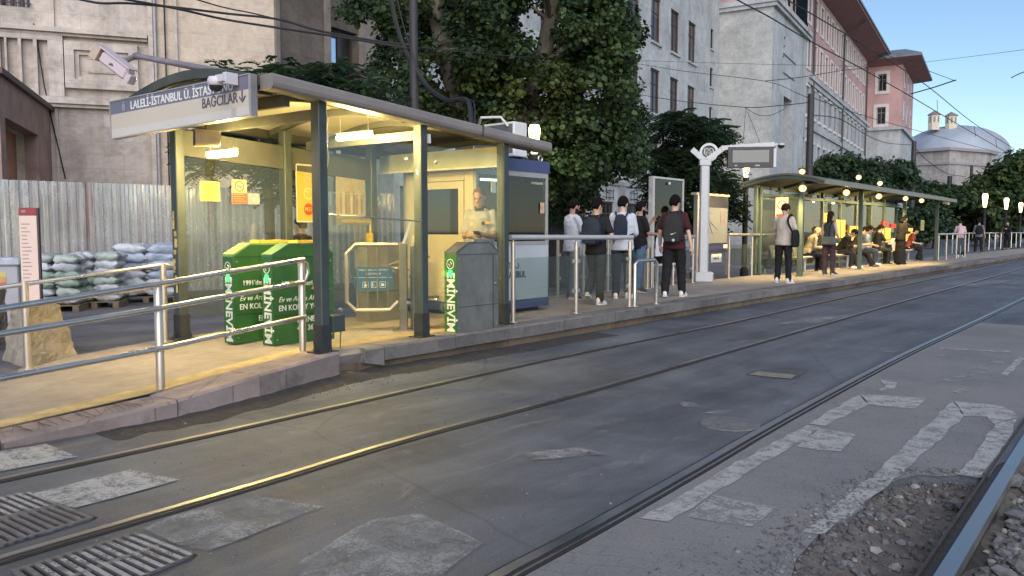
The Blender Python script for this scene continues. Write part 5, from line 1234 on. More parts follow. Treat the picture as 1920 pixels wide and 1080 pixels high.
# ramp front railing
p1, p2 = G(302, 735, .13), G(568, 663, .232); dr_ = V3(p2.x-p1.x, p2.y-p1.y, 0).normalized()
t = thing('ramp_railing', 'three bar stainless steel railing along the front of the ramp', 'railing', p1)
for p, ty in ((p1, 527), (p2, 486)):
    mb = MB(); z = up(p, ty); mb.tube([p, V3(p.x-.0, p.y, z-.01), V3(p.x, p.y, z)], [.034, .034, .028], 14); flange(mb, p, .085); mb.build('post', INOXW, t, smooth=True)
p3 = p1-dr_*2.3
for ya, yb, yc in ((578, 531, 487), (625, 577, 529), (708, 652, 594)):
    mb = MB(); hb = V3(p2.x, p2.y, up(p2, yc)); ha = V3(p1.x, p1.y, up(p1, yb)); hl = onwall(-60, ya+9, p1, dr_); h0 = onwall(0, ya, p1, dr_)
    off = V3(dr_.y, -dr_.x, 0)*.035
    mb.tube([hl+off, h0+off, ha+off, hb+off-dr_*.04, hb+off*1.0], .0235, 12); mb.build('rail', INOX, t, smooth=True)
mb = MB(); z = up(p2, 500); mb.tube([V3(p2.x, p2.y, up(p2, 490))+dr_*.0, V3(p2.x, p2.y, up(p2, 494))+dr_*.07, V3(p2.x, p2.y, up(p2, 512))+dr_*.09, V3(p2.x, p2.y, up(p2, 528))+dr_*.04], .02, 10); mb.build('rail_end', INOX, t, smooth=True)
# ramp back railing
p1, p2 = G(53, 693, .10), G(310, 642, .235); dr_ = V3(p2.x-p1.x, p2.y-p1.y, 0).normalized()
t = thing('ramp_railing', 'back railing of the ramp whose bars join in a rounded end at the shelter post', 'railing', p1)
for p, ty in ((p1, 527), (p2, 494)):
    mb = MB(); mb.tube([p, V3(p.x, p.y, up(p, ty))], .034, 14); flange(mb, p, .08); mb.build('post', INOXW, t, smooth=True)
top_ = [onwall(-60, 549, p1, dr_), onwall(0, 539, p1, dr_), onwall(120, 522, p1, dr_), onwall(308, 496, p1, dr_), onwall(325, 498, p1, dr_), onwall(334, 510, p1, dr_), onwall(334, 524, p1, dr_), onwall(326, 533, p1, dr_), onwall(284, 540, p1, dr_), onwall(120, 562, p1, dr_), onwall(0, 581, p1, dr_), onwall(-60, 590, p1, dr_)]
mb = MB(); mb.tube(top_, .022, 12); mb.build('rail', INOX, t, smooth=True)
# platform front railing with glass
def glass_rail(lab, posts, ytop, span=None, glass=(.25, .83), topm=INOX, nm='glass_railing', rh=None, grp=None):
    t = thing(nm, lab, 'railing', posts[0], grp)
    hz = [rh if rh else up(p, ytop)-PZ for p in posts]
    for p, h in zip(posts, hz):
        mb = MB(); mb.tube([p, p+Z*(h-.06)], .03, 12); mb.tube([p+Z*(h-.06), p+Z*h], .012, 8); flange(mb, p, .07); mb.build('post', INOXW, t, smooth=True)
    mb = MB(); a, b = posts[0]+Z*hz[0], posts[-1]+Z*hz[-1]; d = (b-a).normalized(); mb.tube([a-d*.06]+[p+Z*h for p, h in zip(posts, hz)]+[b+d*.06], .034, 12); mb.build('handrail', topm, t, smooth=True)
    for i in range(len(posts)-1):
        a, b = posts[i], posts[i+1]; d = (b-a).normalized(); L = (b-a).length; n_ = V3(-d.y, d.x, 0)
        glassp(t, a+d*.05, d*(L-.1), glass[0], glass[1], n_, GLASSR, .01)
        mb = MB()
        for q in (a+d*.05, b-d*.05):
            for z in (glass[0]+.08, glass[1]-.08): mb.box(q+Z*z, (.05, .03, .05), (d, n_, Z))
        mb.build('clamp', INOX, t)
    return t
glass_rail('front glass railing with a fat grey handrail right of the near shelter', [G(962, 605, PZ), G(1080, 588, PZ), G(1180, 575, PZ)], 445, topm=M('handrail_grey', (.50, .50, .49), .45, .25, .1))
t = thing('barrier_hoop', 'low inverted U steel hoop at the end of the front glass railing', 'barrier', G(1189, 575, PZ))
a, b = G(1190, 575, PZ), G(1230, 570, PZ); h = up(a, 489)-PZ
mb = MB(); mb.tube([a, a+Z*(h-.05), a+Z*h+(b-a)*.12, b+Z*h-(b-a)*.12, b+Z*(h-.05), b], .03, 12); mb.build('hoop', INOX, t, smooth=True)
mb = MB(); flange(mb, a); flange(mb, b); mb.build('foot_plate', INOXW, t)
bk = lambda px, o=0: (lambda h: V3(h.x, h.y, PZ))(onwall(px, 500, EL[0]+N*(BW-.12-o), S2))
glass_rail('glass railing along the back of the platform behind the standing men', [bk(x) for x in (1046, 1094, 1140, 1180, 1216)], 0, rh=1.08, topm=INOX)
glass_rail('short glass railing behind the walking man in maroon', [bk(1262, .1), bk(1299, .1)], 0, rh=1.06)
glass_rail('glass railing between the map board and the far shelter', [G(1366, 522, PZ), G(1409, 517, PZ), G(1433, 512, PZ)], 440)
# advert pane
a, b = G(1222, 540, PZ), None; hb_ = onwall(1282, 400, a, S2); b = V3(hb_.x, hb_.y, PZ); d = (b-a).normalized(); L = (b-a).length; n_ = V3(-d.y, d.x, 0)
t = thing('display_pane', 'tall dark glass display pane in a white frame behind the man in maroon', 'display', a)
za_, zb_1 = up(a, 330)-PZ, up(a, 330)-PZ
mb = MB(); mb.bx(a, d*.08, n_*.1, Z*za_); mb.bx(a+d*(L-.04), d*.04, n_*.08, Z*za_); mb.bx(a+d*.08+Z*(za_-.04), d*(L-.12), n_*.08, Z*.04); mb.bx(a+d*.08+Z*.45, d*(L-.12), n_*.08, Z*.04); mb.build('frame', M('frame_white', (.62, .6, .56), .4, .3), t)
glassp(t, a+d*.08+n_*.03, d*(L-.12), .49, za_-.04, n_, glass_mat('display_glass', (.24, .22, .20), .07, .45, .02, (.12, .11, .10), 1.0), .02)
mb = MB(); mb.lathe(a+d*L*.5+Z*(za_-.12), [(.03, 0), (.03, .02)], 10, (d, Z, -n_)); mb.build('lock', WHITE, t)
t2 = thing('steel_bollard', 'pair of beige steel bars at the foot of the display pane', 'post', G(1212, 541, PZ)); q = G(1212, 541, PZ); mb = MB(); mb.cbox(q+Z*.42, (.07, .1, .84), (d, n_, Z), .01); flange(mb, q, .1); mb.build('bar', INOXW, t2); mb = MB(); mb.cbox(q+d*.16+Z*.42, (.06, .1, .84), (d, n_, Z), .01); mb.build('bar', INOXW, t2)
# map board
a = G(1304, 521, PZ); hb_ = onwall(1364, 470, a, S2); b = V3(hb_.x, hb_.y, PZ); d = (b-a).normalized(); L = (b-a).length; n_ = V3(-d.y, d.x, 0); o = -n_
t = thing('map_board', 'white network map board with a dark blue header behind the metro pole', 'map board', a)
zt3 = up(a, 365)-PZ
mb = MB(); mb.cbox(a+Z*zt3/2, (.10, .12, zt3), (d, n_, Z), .01); mb.cbox(b+Z*.46, (.08, .1, .92), (d, n_, Z), .01); mb.build('post', INOXW, t)
mb = MB(); mb.bx(a+d*.1+Z*.62, d*(L-.1), n_*.06, Z*(zt3-.62)); mb.build('case', M('board_navy', (.03, .034, .06), .45), t)
mb = MB(); mb.bx(a+d*.16+Z*.86+o*.008, d*(L-.22), n_*.006, Z*(zt3-1.16)); mb.build('map_sheet', M('map_paper', (.21, .22, .23), .5, 0, .15, 4), t)
mb = MB()
for k, (x0_, z0_, x1_, z1_) in enumerate(((.2, 1.9, 1.0, 1.62), (.2, 1.3, .6, 1.5), (.6, 1.5, 1.2, 1.2), (.5, 1.75, .9, 1.1), (.3, 1.1, 1.3, 1.15))): mb.bar(a+d*min(L-.15, x0_)+Z*min(zt3-.4, z0_)+o*.01, a+d*min(L-.15, x1_)+Z*min(zt3-.4, z1_)+o*.01, .018, .003)
mb.bx(a+d*(L-.5)+Z*1.35+o*.011, d*.3, n_*.002, Z*.35); mb.build('map_lines', M('map_line_grey', (.22, .2, .22), .6, 0, .4, 10), t)
mb = MB(); mb.bx(a+d*.12+Z*.70+o*.003, d*(L-.4), n_*.003, Z*.1); mb.build('strip', M('strip_blue', (.04, .05, .16), .5), t); mb = MB(); mb.bx(a+d*(L-.27)+Z*.72+o*.004, d*.25, n_*.003, Z*.1); mb.build('strip_white', WHITE, t)
mb = MB(); mb.cbox(a+d*L*.6+Z*.47+o*.03, (.62, .02, .22), (d, n_, Z), .006); pl = mb.build('white_plate', WHITE, t); text(t, 'writing', 'Laleli-İst. Ü.', DARKT, .09, a+d*L*.58+Z*.47+o*.045, d, Z, pl, squeeze=.8)
mb = MB(); mb.bx(a-d*.04+Z*zt3-n_*.02, d*(L+.1), n_*.16, Z*.06); mb.build('hood', M('hood_beige', (.55, .48, .38), .5, .2), t)
# metro pole
c = G(1318, 529, PZ); MG = M('metro_grey', (.46, .47, .48), .4, .2, .1); zp = up(c, 300)-PZ
t = thing('metro_pole', 'pale grey metro pole with a Y shaped head and round M emblem', 'pole', c); UR = V3(.93, -.37, 0).normalized(); UR = V3(1, -.12, 0).normalized(); UN = UR.cross(Z)
mb = MB(); mb.cbox(c+Z*.12, (.42, .42, .24), (UR, UN, Z), .03); mb.build('base', MG, t)
mb = MB(); mb.cbox(c+Z*(zp/2+.1), (.21, .17, zp-.2), (UR, UN, Z), .03); mb.cbox(c+Z*(zp-.06), (.27, .2, .16), (UR, UN, Z), .02); mb.build('shaft', MG, t)
ctr = V3(c.x, c.y, up(c, 286))+UR*.08
mb = MB(); s0 = c+Z*zp; mb.bar(s0-Z*.03, s0-UR*.30+Z*.24, .13, .12); mb.bar(s0-Z*.03, s0+UR*.40+Z*.26, .13, .12); mb.build('fork', MG, t)
mb = MB(); mb.loft([[ctr+UR*r*math.cos(a_)+Z*r*math.sin(a_)+UN*o_ for a_ in [2*math.pi*k/28 for k in range(28)]] for r, o_ in ((.21, -.03), (.21, .05), (.155, .05), (.155, -.03), (.21, -.03))], cap=False); mb.build('emblem_ring', M('emblem_white', (.62, .62, .6), .4), t)
mb = MB(); mb.lathe(ctr-UN*.02, [(.155, 0), (.155, .02)], 24, (UR, Z, UN)); em = mb.build('emblem_disc', M('emblem_dark', (.09, .1, .11), .5), t)
mb = MB(); e = ctr+UN*.012; pts = [(-.10, -.02), (-.09, .08), (-.03, .085), (0, .03), (.03, .085), (.09, .08), (.10, -.02), (0, -.12), (-.10, -.02)]; mb.tube([e+UR*x+Z*z for x, z in pts], .014, 6); mb.tube([e+UR*x+Z*z for x, z in [(-.05, -.04), (-.05, .03), (0, -.03), (.05, .03), (.05, -.04)]], .014, 6); mb.build('emblem_letter', M('emblem_white', (.62, .62, .6), .4), em)
ea = s0+UR*.40+Z*.26; eb = V3(c.x, c.y, 0)+UR*1.52; eb.z = up(eb, 271)
mb = MB(); mb.bar(ea-UR*.05, eb, .16, .10); mb.build('arm', MG, t)
mb = MB(); mb.bar(ea+UR*.25-Z*.075, eb+UR*.02-Z*.07, .2, .03); mb.build('arm_light_strip', BLACK, t)
dl, dr2 = c+UR*.50, c+UR*1.50; z1_, z0_ = up(c, 277), up(c, 315)
t2 = thing('departure_display', 'blank rectangular departure display hanging from the arm of the metro pole', 'display', V3(dl.x, dl.y, z0_))
q = V3(dl.x, dl.y, z0_); mb = MB(); mb.bx(q-UN*.1, V3(dr2.x-dl.x, dr2.y-dl.y, 0), UN*.2, Z*(z1_-z0_)); mb.build('case', M('display_black', (.03, .03, .032), .4), t2)
uu = V3(dr2.x-dl.x, dr2.y-dl.y, 0); mb = MB(); mb.bx(q+uu*.10+UN*.101+Z*(z1_-z0_)*.24, uu*.8, UN*.003, Z*(z1_-z0_)*.60); mb.build('screen', M('screen_grey', (.20, .20, .185), .25, 0, .1), t2)
mb = MB(); mb.bx(q+uu*1.002-UN*.09, uu*.06, UN*.18, Z*(z1_-z0_)); mb.build('side_cap', MG, t2); mb = MB(); mb.bx(q+uu*.15+UN*.102+Z*.03, uu*.05, UN*.002, Z*.02); mb.bx(q+uu*.6+UN*.102+Z*.03, uu*.1, UN*.002, Z*.02); mb.build('case_marking', MG, t2)
mb = MB()
for f in (.2, .8): mb.tube([q+uu*f+Z*(z1_-z0_), q+uu*f+Z*(z1_-z0_+.12)], .02, 8)
mb.build('hanger', MG, t2)
c2 = V3(eb.x, eb.y, eb.z)+UR*.16-Z*.02
t2 = thing('dome_camera', 'tiny dome camera at the tip of the metro pole arm', 'camera', c2); mb = MB(); mb.bar(eb, c2+Z*.03, .04, .04); mb.lathe(c2, [(.02, .05), (.08, .04), (.085, 0)], 14); mb.build('housing', MG, t2); mb = MB(); mb.lathe(c2, [(.08, 0), (.06, -.05), (.001, -.08)], 14); mb.build('dome', BLACK, t2)
def lamp_light(parent, loc, watts, rad=.08, col=(1, .72, .30), aim=None):
    L = bpy.data.lights.new('lamp_light', 'SPOT' if aim else 'POINT'); L.energy = watts; L.color = col; L.shadow_soft_size = rad
    o = bpy.data.objects.new('lamp_light', L); COL.objects.link(o); o.parent = parent; o.location = Vector(loc)-ORG[parent.name]
    if aim: L.spot_size = math.radians(150); L.spot_blend = .6; o.rotation_euler = (-Vector(aim)).to_track_quat('Z', 'Y').to_euler()
# ================================================================ street lamps
def street_lamp(px, py, dist, lab, z0=0.0, ph=.55, first=None):
    b = at(px, py, dist); p = V3(b.x, b.y, z0); zl_ = b.z
    t = thing('street_lamp', lab, 'street lamp', p, 'post lamps along the back street')
    mb = MB(); mb.lathe(p, [(.13, 0), (.13, .25), (.085, .32), (.08, zl_-z0-ph*.5-.12), (.095, zl_-z0-ph*.5-.1), (.095, zl_-z0-ph*.5)], 14); mb.build('post', M('lamp_post_black', (.035, .035, .037), .5, .3), t, smooth=True)
    mb = MB(); rk = max(1, ph/.55); mb.lathe(V3(p.x, p.y, zl_-ph/2), [(.045*rk, 0), (.06*rk, .03), (.11*rk, ph*.85), (.08*rk, ph)], 14); mb.build('lamp_glow', LAMPW, t, smooth=True)
    mb = MB(); mb.lathe(V3(p.x, p.y, zl_+ph/2), [(.11, 0), (.11, .04), (.02, .07)], 14); mb.build('lamp_cap', MC['lamp_post_black'], t); lamp_light(t, V3(p.x, p.y, zl_), 45, .15)
street_lamp(1002, 262, 14.5, 'post lamp with a bright white head rising behind the ticket booth', ph=.52)
street_lamp(1399, 321, 24.5, 'post lamp glowing under the departure display', ph=.38)
street_lamp(1847, 376, 48, 'post lamp among the far right trees, first of the three', ph=.8)
street_lamp(1887, 382, 57, 'middle post lamp of the three before the far right trees', ph=.8)
street_lamp(1914, 389, 66, 'post lamp nearest the right picture edge before the trees', ph=.8)
# ================================================================ things behind the ramp
c = G(20, 600, .0); c = at(60, 560, 9.4); c = V3(c.x, c.y, 0)
t = thing('info_totem', 'narrow white information totem with a dark red top beside the concrete block', 'totem', c)
zt4 = up(c, 389); UT = V3(.97, .22, 0).normalized(); NT = UT.cross(Z)
mb = MB(); mb.box(c+Z*zt4/2-NT*.03, (.205, .06, zt4-.006), (UT, NT, Z)); mb.build('case', M('totem_dark', (.05, .035, .05), .5), t)
mb = MB(); mb.box(c+Z*(zt4/2-.045)+NT*.003-UT*.008, (.185, .006, zt4-.1), (UT, NT, Z)); mb.build('panel', M('totem_white', (.62, .5, .46), .5, 0, .06, 1), t)
mb = MB(); mb.box(c+Z*(zt4-.045)+NT*.003-UT*.008, (.185, .008, .086), (UT, NT, Z)); mb.build('red_head', M('totem_red', (.24, .03, .04), .5), t)
mb = MB(); z = zt4-.2
for k in range(16):
    mb.bx(c-UT*.08+NT*.0065+Z*(z-.045*k), UT*random.choice((.06, .09, .1, .07)), NT*.001, Z*.012)
mb.bx(c-UT*.07+NT*.0075+Z*(zt4-.06), UT*.04, NT*.001, Z*.03); mb.build('print', M('totem_print', (.3, .22, .22), .6), t)
CON = M('rough_concrete', (.34, .29, .225), .95, 0, .35, 5, .8, 28)
def block(lab, base, topc, h):
    b = [V3(p.x, p.y, 0) for p in base]; tp = topc
    t = None; mb = MB(); n = 16; rings = []
    for i in range(n+1):
        f = i/n; ring = []
        cs_ = [b[j].lerp(tp[j], f**.8) for j in range(4)]
        for j in range(4):
            for k in range(12):
                p = cs_[j].lerp(cs_[(j+1) % 4], k/12); p = p+V3(*[mn.noise((p.x*4, p.y*4, p.z*5+q))*.04+mn.noise((p.x*17, p.y*17, p.z*17+q))*.016 for q in (0, 9, 18)]); ring.append(V3(p.x, p.y, p.z))
        rings.append(ring)
    mb.loft(rings); return tag(mb.build('concrete_block', CON), lab, 'concrete block')
g0_, g1_, g2_ = G(4, 674), G(48, 694), G(146, 671); g3_ = g0_+(g2_-g1_)
def lift(px, py, p): q = at(px, py, p.y); return q
block('chipped beige concrete barrier block at the back of the ramp', [g0_, g1_, g2_, g3_], [at(27, 578, g0_.y+.12), at(60, 571, g1_.y+.25), at(112, 570, g2_.y+.1), at(80, 574, g3_.y-.05)], .67)
g0_, g1_, g2_ = G(-90, 650), G(-30, 664), G(18, 634)
block('yellowish concrete block cut by the left picture edge', [g0_, g1_, g2_, g0_+(g2_-g1_)], [at(-70, 550, g0_.y+.1), at(-25, 546, g1_.y+.2), at(8, 543, g2_.y+.05), at(-40, 543, g2_.y+.3)], .8)
c = at(-4, 560, 12.6); c = V3(c.x, c.y, 0); t = thing('utility_cabinet', 'grey utility cabinet with a coloured sticker at the left edge', 'cabinet', c)
hC = up(c, 497); mb = MB(); mb.cbox(c+Z*hC/2, (.78, .5, hC), (UT, NT, Z), .015); mb.build('body', M('cabinet_grey', (.36, .36, .40), .5, .1, .1), t)
mb = MB(); mb.cbox(c+Z*(hC+.06), (.86, .58, .12), (UT, NT, Z), .02); mb.build('lid', M('cabinet_lid', (.42, .44, .52), .5), t)
mb = MB(); q = c+NT*.252+UT*.02+Z*(hC-.42)
for k, m_ in enumerate(range(4)): mb.m = m_; mb.bx(q+Z*.08*k, UT*.2, NT*.003, Z*.078)
mb.build('sticker', [M('st_dark', (.12, .12, .14), .6), M('st_red', (.5, .13, .12), .6), M('st_orange', (.55, .3, .1), .6), M('st_yellow', (.55, .48, .15), .6)], t)
# cement bags on pallets
BAGS = [M('bag_white', (.55, .58, .62), .5, 0, .3, 5, .9, 14), M('bag_green', (.27, .36, .30), .5, 0, .5, 4.5, .9, 14), M('bag_blue', (.45, .52, .63), .42, 0, .4, 4, 1.0, 12), M('bag_grey_green', (.40, .46, .42), .55, 0, .4, 3, .5, 9)]
def bag_mesh(L, Wd, H):
    mb = MB(); n, m = 14, 16; rings = []
    ph = random.uniform(0, 9)
    for i in range(n+1):
        x = -L/2+L*i/n; e = 1-abs(2*i/n-1)**5; e = max(e, .12); ring = []
        for k in range(m):
            a = 2*math.pi*k/m; cx, sx = math.cos(a), math.sin(a)
            y = Wd/2*math.copysign(abs(cx)**.6, cx)*(.86+.14*e); z = H/2*math.copysign(abs(sx)**.8, sx)*e
            ring.append(V3(x, y, z+H/2)+V3(*[mn.noise((x*9+ph, y*9, z*9+q*7))*.034 for q in range(3)])+V3(0, 0, -.018*abs(mn.noise((x*7+ph, y*13, ph)))))
        rings.append(ring)
    mb.loft(rings); return mb
def pallet_stack(c, u, nx_, ny_, nz, L, Wd, H, mats, lab, plab, grp, jit=.02):
    v = V3(-u.y, u.x, 0); ang = math.atan2(u.y, u.x)
    t = thing('pallet', plab, 'pallet', c, 'pallets under the cement bags', ang); mb = MB(); W_, D_ = nx_*L, ny_*Wd
    for k in range(5): mb.box((0, -D_/2+D_*(k+.5)/5, .115), (W_, D_/7, .022))
    for k in range(3): mb.box((-W_/2+.06+(W_-.12)*k/2, 0, .055), (.1, D_, .1))
    mb.build('boards', M('pallet_wood', (.22, .17, .12), .85, 0, .3, 5), t, local=True)
    meshes = [[None]*3 for _ in mats]
    for z in range(nz):
        for i in range(nx_):
            for j in range(ny_):
                if j > 0 and 0 < z < nz-1 and i < nx_-1: continue      # hidden inside the stack
                mi = random.randrange(len(mats)); vi = random.randrange(3)
                p = c+u*((i-(nx_-1)/2)*L*.98+random.uniform(-jit, jit))+v*((j-(ny_-1)/2)*Wd*.97+random.uniform(-jit, jit))+Z*(.128+z*H*.86+random.uniform(-.01, .012))
                if meshes[mi][vi] is None:
                    b = bag_mesh(L*1.02, Wd*1.02, H)
                    me_o = b.build('cement_bag', mats[mi], None, local=True, smooth=True); meshes[mi][vi] = me_o.data; o = me_o
                else:
                    o = bpy.data.objects.new('cement_bag', meshes[mi][vi]); COL.objects.link(o)
                o.location = p; o.rotation_euler = (random.uniform(-.05, .05), random.uniform(-.05, .05), ang+random.uniform(-.06, .06)+random.choice((0, math.pi)))
                tag(o, lab, 'bag', grp)
US = V3(.97, .24, 0).normalized()
q = G(166, 579); pallet_stack(q+V3(-.02, .45, 0), US, 2, 2, 6, .43, .42, .175, [BAGS[0], BAGS[1], BAGS[3], BAGS[0]], 'white and green cement bag in the middle pallet stack', 'wooden pallet under the middle stack of white and green bags', 'bags in the middle stack')
q = G(92, 586); pallet_stack(q+V3(.0, .4, 0), US, 2, 2, 6, .40, .42, .17, [BAGS[0], BAGS[3], BAGS[1]], 'pale cement bag in the pallet stack behind the white totem', 'wooden pallet behind the white totem', 'bags in the stack behind the totem')
q = G(262, 568); pallet_stack(q+V3(.0, .5, 0), US, 2, 2, 6, .62, .5, .20, [BAGS[2], BAGS[0], BAGS[2]], 'light blue plastic bag in the slumped stack nearest the shelter post', 'wooden pallet under the slumped stack of light blue bags', 'bags in the light blue stack', .05)
# ================================================================ far shelter
FA = G(1500, 518, PZ); N3 = V3(-S3.y, S3.x, 0)
def tf(px, n=0):
    h = onwall(px, 400, FA+N3*n, S3); return (V3(h.x, h.y, 0)-V3(FA.x, FA.y, 0)).dot(S3)
FP = lambda t, n=0, z=0: FA+S3*t+N3*n+Z*z
LE = tf(1785, -.55); BN = 1.3
fs = thing('tram_shelter', 'far open tram shelter with a row of glowing floodlights and waiting passengers', 'shelter', FA)
PGf = M('post_green_far', (.09, .125, .105), .5, .2, .2, 4)
zE0, zE1 = 2.42, 2.34                           # eave heights above the platform
zf = lambda t: zE0+(zE1-zE0)*t/LE
tp = [0, LE*.34, LE*.68, tf(1757)]
for t in tp:
    mb = MB(); mb.cbox(FP(t, 0, zf(t)/2), (.11, .11, zf(t)), (S3, N3, Z), .01); mb.box(FP(t, 0, .006), (.26, .2, .012), (S3, N3, Z)); mb.build('post', PGf, fs)
nb = 9; tbk = [.2+(LE-.9)*k/(nb-1) for k in range(nb)]
for k, t in enumerate(tbk):
    wd = .20 if k == 0 else .09
    mb = MB(); mb.cbox(FP(t, BN, 1.2), (wd, .10, 2.4), (S3, N3, Z), .01); mb.build('back_post', PGf, fs)
def farc(t, dz, n=10, lo=-.62, hi=BN+.35): return [FP(t, lo+(hi-lo)*i/n, zf(t)+dz+.21*math.sin(math.pi*(i/n)**.9)) for i in range(n+1)]
mb = MB(); mb.loft([farc(-.15+(LE+.3)*k/8, .05)+farc(-.15+(LE+.3)*k/8, 0)[::-1] for k in range(9)]); mb.build('roof', M('far_roof_skin', (.13, .13, .105), .6, 0, .25, 1.5), fs, smooth=True)
for k in range(7):
    t = -.12+(LE+.2)*k/6; mb = MB(); mb.loft([farc(t+o, -.005)+farc(t+o, -.085)[::-1] for o in (0, .07)]); mb.build('roof_rib', PGf, fs)
mb = MB(); mb.loft([[FP(t, -.64+o, zf(t)+z) for o, z in [(-.04, -.05), (-.04, .07), (.03, .07), (.03, -.05)]] for t in (-.15, LE+.15)]); mb.build('front_eave', M('eave_grey', (.25, .25, .2), .5, .2), fs)
mb = MB(); mb.loft([[FP(t, BN+.3+o, zf(t)+z) for o, z in [(-.04, -.05), (-.04, .05), (.03, .05), (.03, -.05)]] for t in (-.15, LE+.15)]); mb.bx(FP(tbk[0], BN-.05, 2.12), S3*(tbk[-1]-tbk[0]), N3*.08, Z*.09); mb.bx(FP(tbk[0], BN-.05, .12), S3*(tbk[-1]-tbk[0]), N3*.06, Z*.05); mb.build('back_beam', PGf, fs)
FG = glass_mat('far_shelter_glass', (.62, .66, .60), .12, .5, .03, (.34, .34, .26), .8)
for k in range(nb-1): glassp(fs, FP(tbk[k]+.1, BN), S3*(tbk[k+1]-tbk[k]-.15), .18, 2.1, N3, FG)
glassp(fs, FP(.2, .15), N3*(BN-.3), .25, 2.1, S3, FG)
mb = MB()
for n_ in (.13, .62, BN-.12): mb.cbox(FP(.2, n_, 1.18), (.07, .07, 2.36), (S3, N3, Z), .008)
mb.bx(FP(.17, .13, 2.1), N3*(BN-.2), S3*.06, Z*.06); mb.build('end_frame', PGf, fs)
# on the back glass: glowing panels standing for reflected shop lights, signs and papers
def fpanel(name, lab, px, wd, z0, z1, mat, bars=None):
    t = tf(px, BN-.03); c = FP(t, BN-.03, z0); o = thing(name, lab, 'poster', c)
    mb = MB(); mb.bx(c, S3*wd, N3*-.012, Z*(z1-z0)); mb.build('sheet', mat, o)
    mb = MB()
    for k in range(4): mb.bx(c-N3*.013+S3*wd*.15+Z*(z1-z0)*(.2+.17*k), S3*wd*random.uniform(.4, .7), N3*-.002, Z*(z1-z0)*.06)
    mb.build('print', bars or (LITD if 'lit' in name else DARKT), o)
LITY = M('shop_reflection_yellow', (.75, .45, .08), .5, 0, .7, 3, emit=((1, .50, .08), .55)); LITD = M('shop_reflection_orange', (.6, .25, .05), .5, 0, .5, 9, emit=((1, .3, .04), .3)); LITR = M('lit_sign_red', (.6, .04, .03), .5, emit=((1, .05, .03), .5))  # yellow and orange emission imitates shop light reflected in the glass
fpanel('lit_reflection', 'glowing panel for a yellow shop reflection on the far shelter back glass beside the standing woman', 1545, .55, 1.05, 1.75, LITY)
fpanel('lit_reflection', 'glowing panel for a yellow shop reflection in the second bay of the far shelter', 1568, .9, .95, 1.55, LITY)
fpanel('lit_reflection', 'glowing panel for an orange shop reflection in the middle of the far shelter', 1594, .95, .85, 1.35, LITY)
fpanel('lit_reflection', 'glowing panel for an orange shop reflection behind the seated man with a book', 1655, 1.1, .85, 1.3, LITY)
fpanel('lit_sign', 'small glowing red sign behind the seated man with a book', 1656, .6, 1.36, 1.55, LITR, LITR)
fpanel('lit_sign', 'small glowing red sign just right of the other red sign', 1672, .6, 1.30, 1.46, LITR, LITR)
fpanel('lit_reflection', 'glowing panel for an orange shop reflection at the far end of the far shelter', 1700, 1.0, .75, 1.3, LITY)
fpanel('notice', 'yellow paper notice at the far end post of the far shelter', 1727, .55, 1.2, 1.65, M('notice_yellow', (.55, .5, .16), .6))
c = FP(.16, .42, 1.45); t = thing('no_smoking_sign', 'pinkish no smoking sign on the end glass of the far shelter', 'sign', c); mb = MB(); mb.bx(c, N3*.34, S3*-.01, Z*.62); mb.build('board', M('sign_pink', (.6, .36, .33), .5), t)
mb = MB(); u_ = -N3; q = c+N3*.17+Z*.42-S3*.012; mb.loft([[q+u_*r*math.cos(a)+Z*r*math.sin(a) for a in [2*math.pi*k/20 for k in range(20)]] for r in (.12, .095)], cap=False); mb.bar(q-u_*.07+Z*.07, q+u_*.07-Z*.07, .02, .003); mb.bx(c+N3*.03+Z*.04-S3*.0105, N3*.28, S3*-.002, Z*.14); mb.build('ban_ring', POR, t)
# floodlights
def flood(c, lab, r=.09, W_=210):
    o = thing('floodlight', lab, 'floodlight', c, 'floodlights of the far shelter')
    dd = (V3(-.45, -1, -.55)).normalized(); uu = dd.cross(Z).normalized(); vv = uu.cross(dd)
    mb = MB(); mb.cbox(c+dd*-.05, (r*2.5, r*2.0, .1), (uu, vv, dd), .012); mb.build('case', POSTB, o)
    mb = MB(); mb.lathe(c+dd*.004, [(r*1.1, 0), (r*1.1, .01), (r*.62, .012)], 20, (uu, vv, dd)); mb.build('halo_ring', FLOODH, o)  # glowing ring standing for the lamp's halo
    mb = MB(); mb.lathe(c+dd*.017, [(r*.6, 0), (r*.55, .02), (r*.2, .035)], 16, (uu, vv, dd)); mb.build('lamp_glow', FLOOD, o); lamp_light(o, c+N3*.18-Z*.06, W_, .06, (1, .70, .26), N3*.75-Z)
    mb = MB(); mb.tube([c-dd*.09, c-dd*.12+Z*.12], .014, 6); mb.build('bracket', PGf, o)
for i, (px, py, lab) in enumerate([(1505, 353, 'floodlight under the eave nearest the front post of the far shelter'), (1587, 361, 'second floodlight under the far shelter eave'), (1648, 368, 'third floodlight under the far shelter eave'), (1698, 372, 'fourth floodlight under the far shelter eave'), (1728, 376, 'last floodlight under the far shelter eave')]):
    flood(onwall(px, py, FA+N3*-.25, S3), lab, .085 if i < 3 else .075)
for px, py, lab in [(1504, 326, 'floodlight on top of the far shelter roof at its near end'), (1610, 336, 'floodlight on top of the far shelter roof in the middle'), (1650, 347, 'floodlight on top of the far shelter roof towards its far end')]:
    flood(onwall(px, py, FA+N3*.1, S3)+Z*.06, lab, .07)
c = onwall(1774, 379, FA+N3*-.5, S3); t = thing('loudspeaker', 'small white horn loudspeaker at the far end of the far shelter roof', 'loudspeaker', c); mb = MB(); mb.lathe(c, [(.03, .12), (.06, .08), (.12, -.1)], 14, (S3, Z, N3)); mb.build('horn', WHITE, t); mb = MB(); mb.bar(c+Z*.02, c+Z*.2, .03); mb.build('bracket', PGf, t)
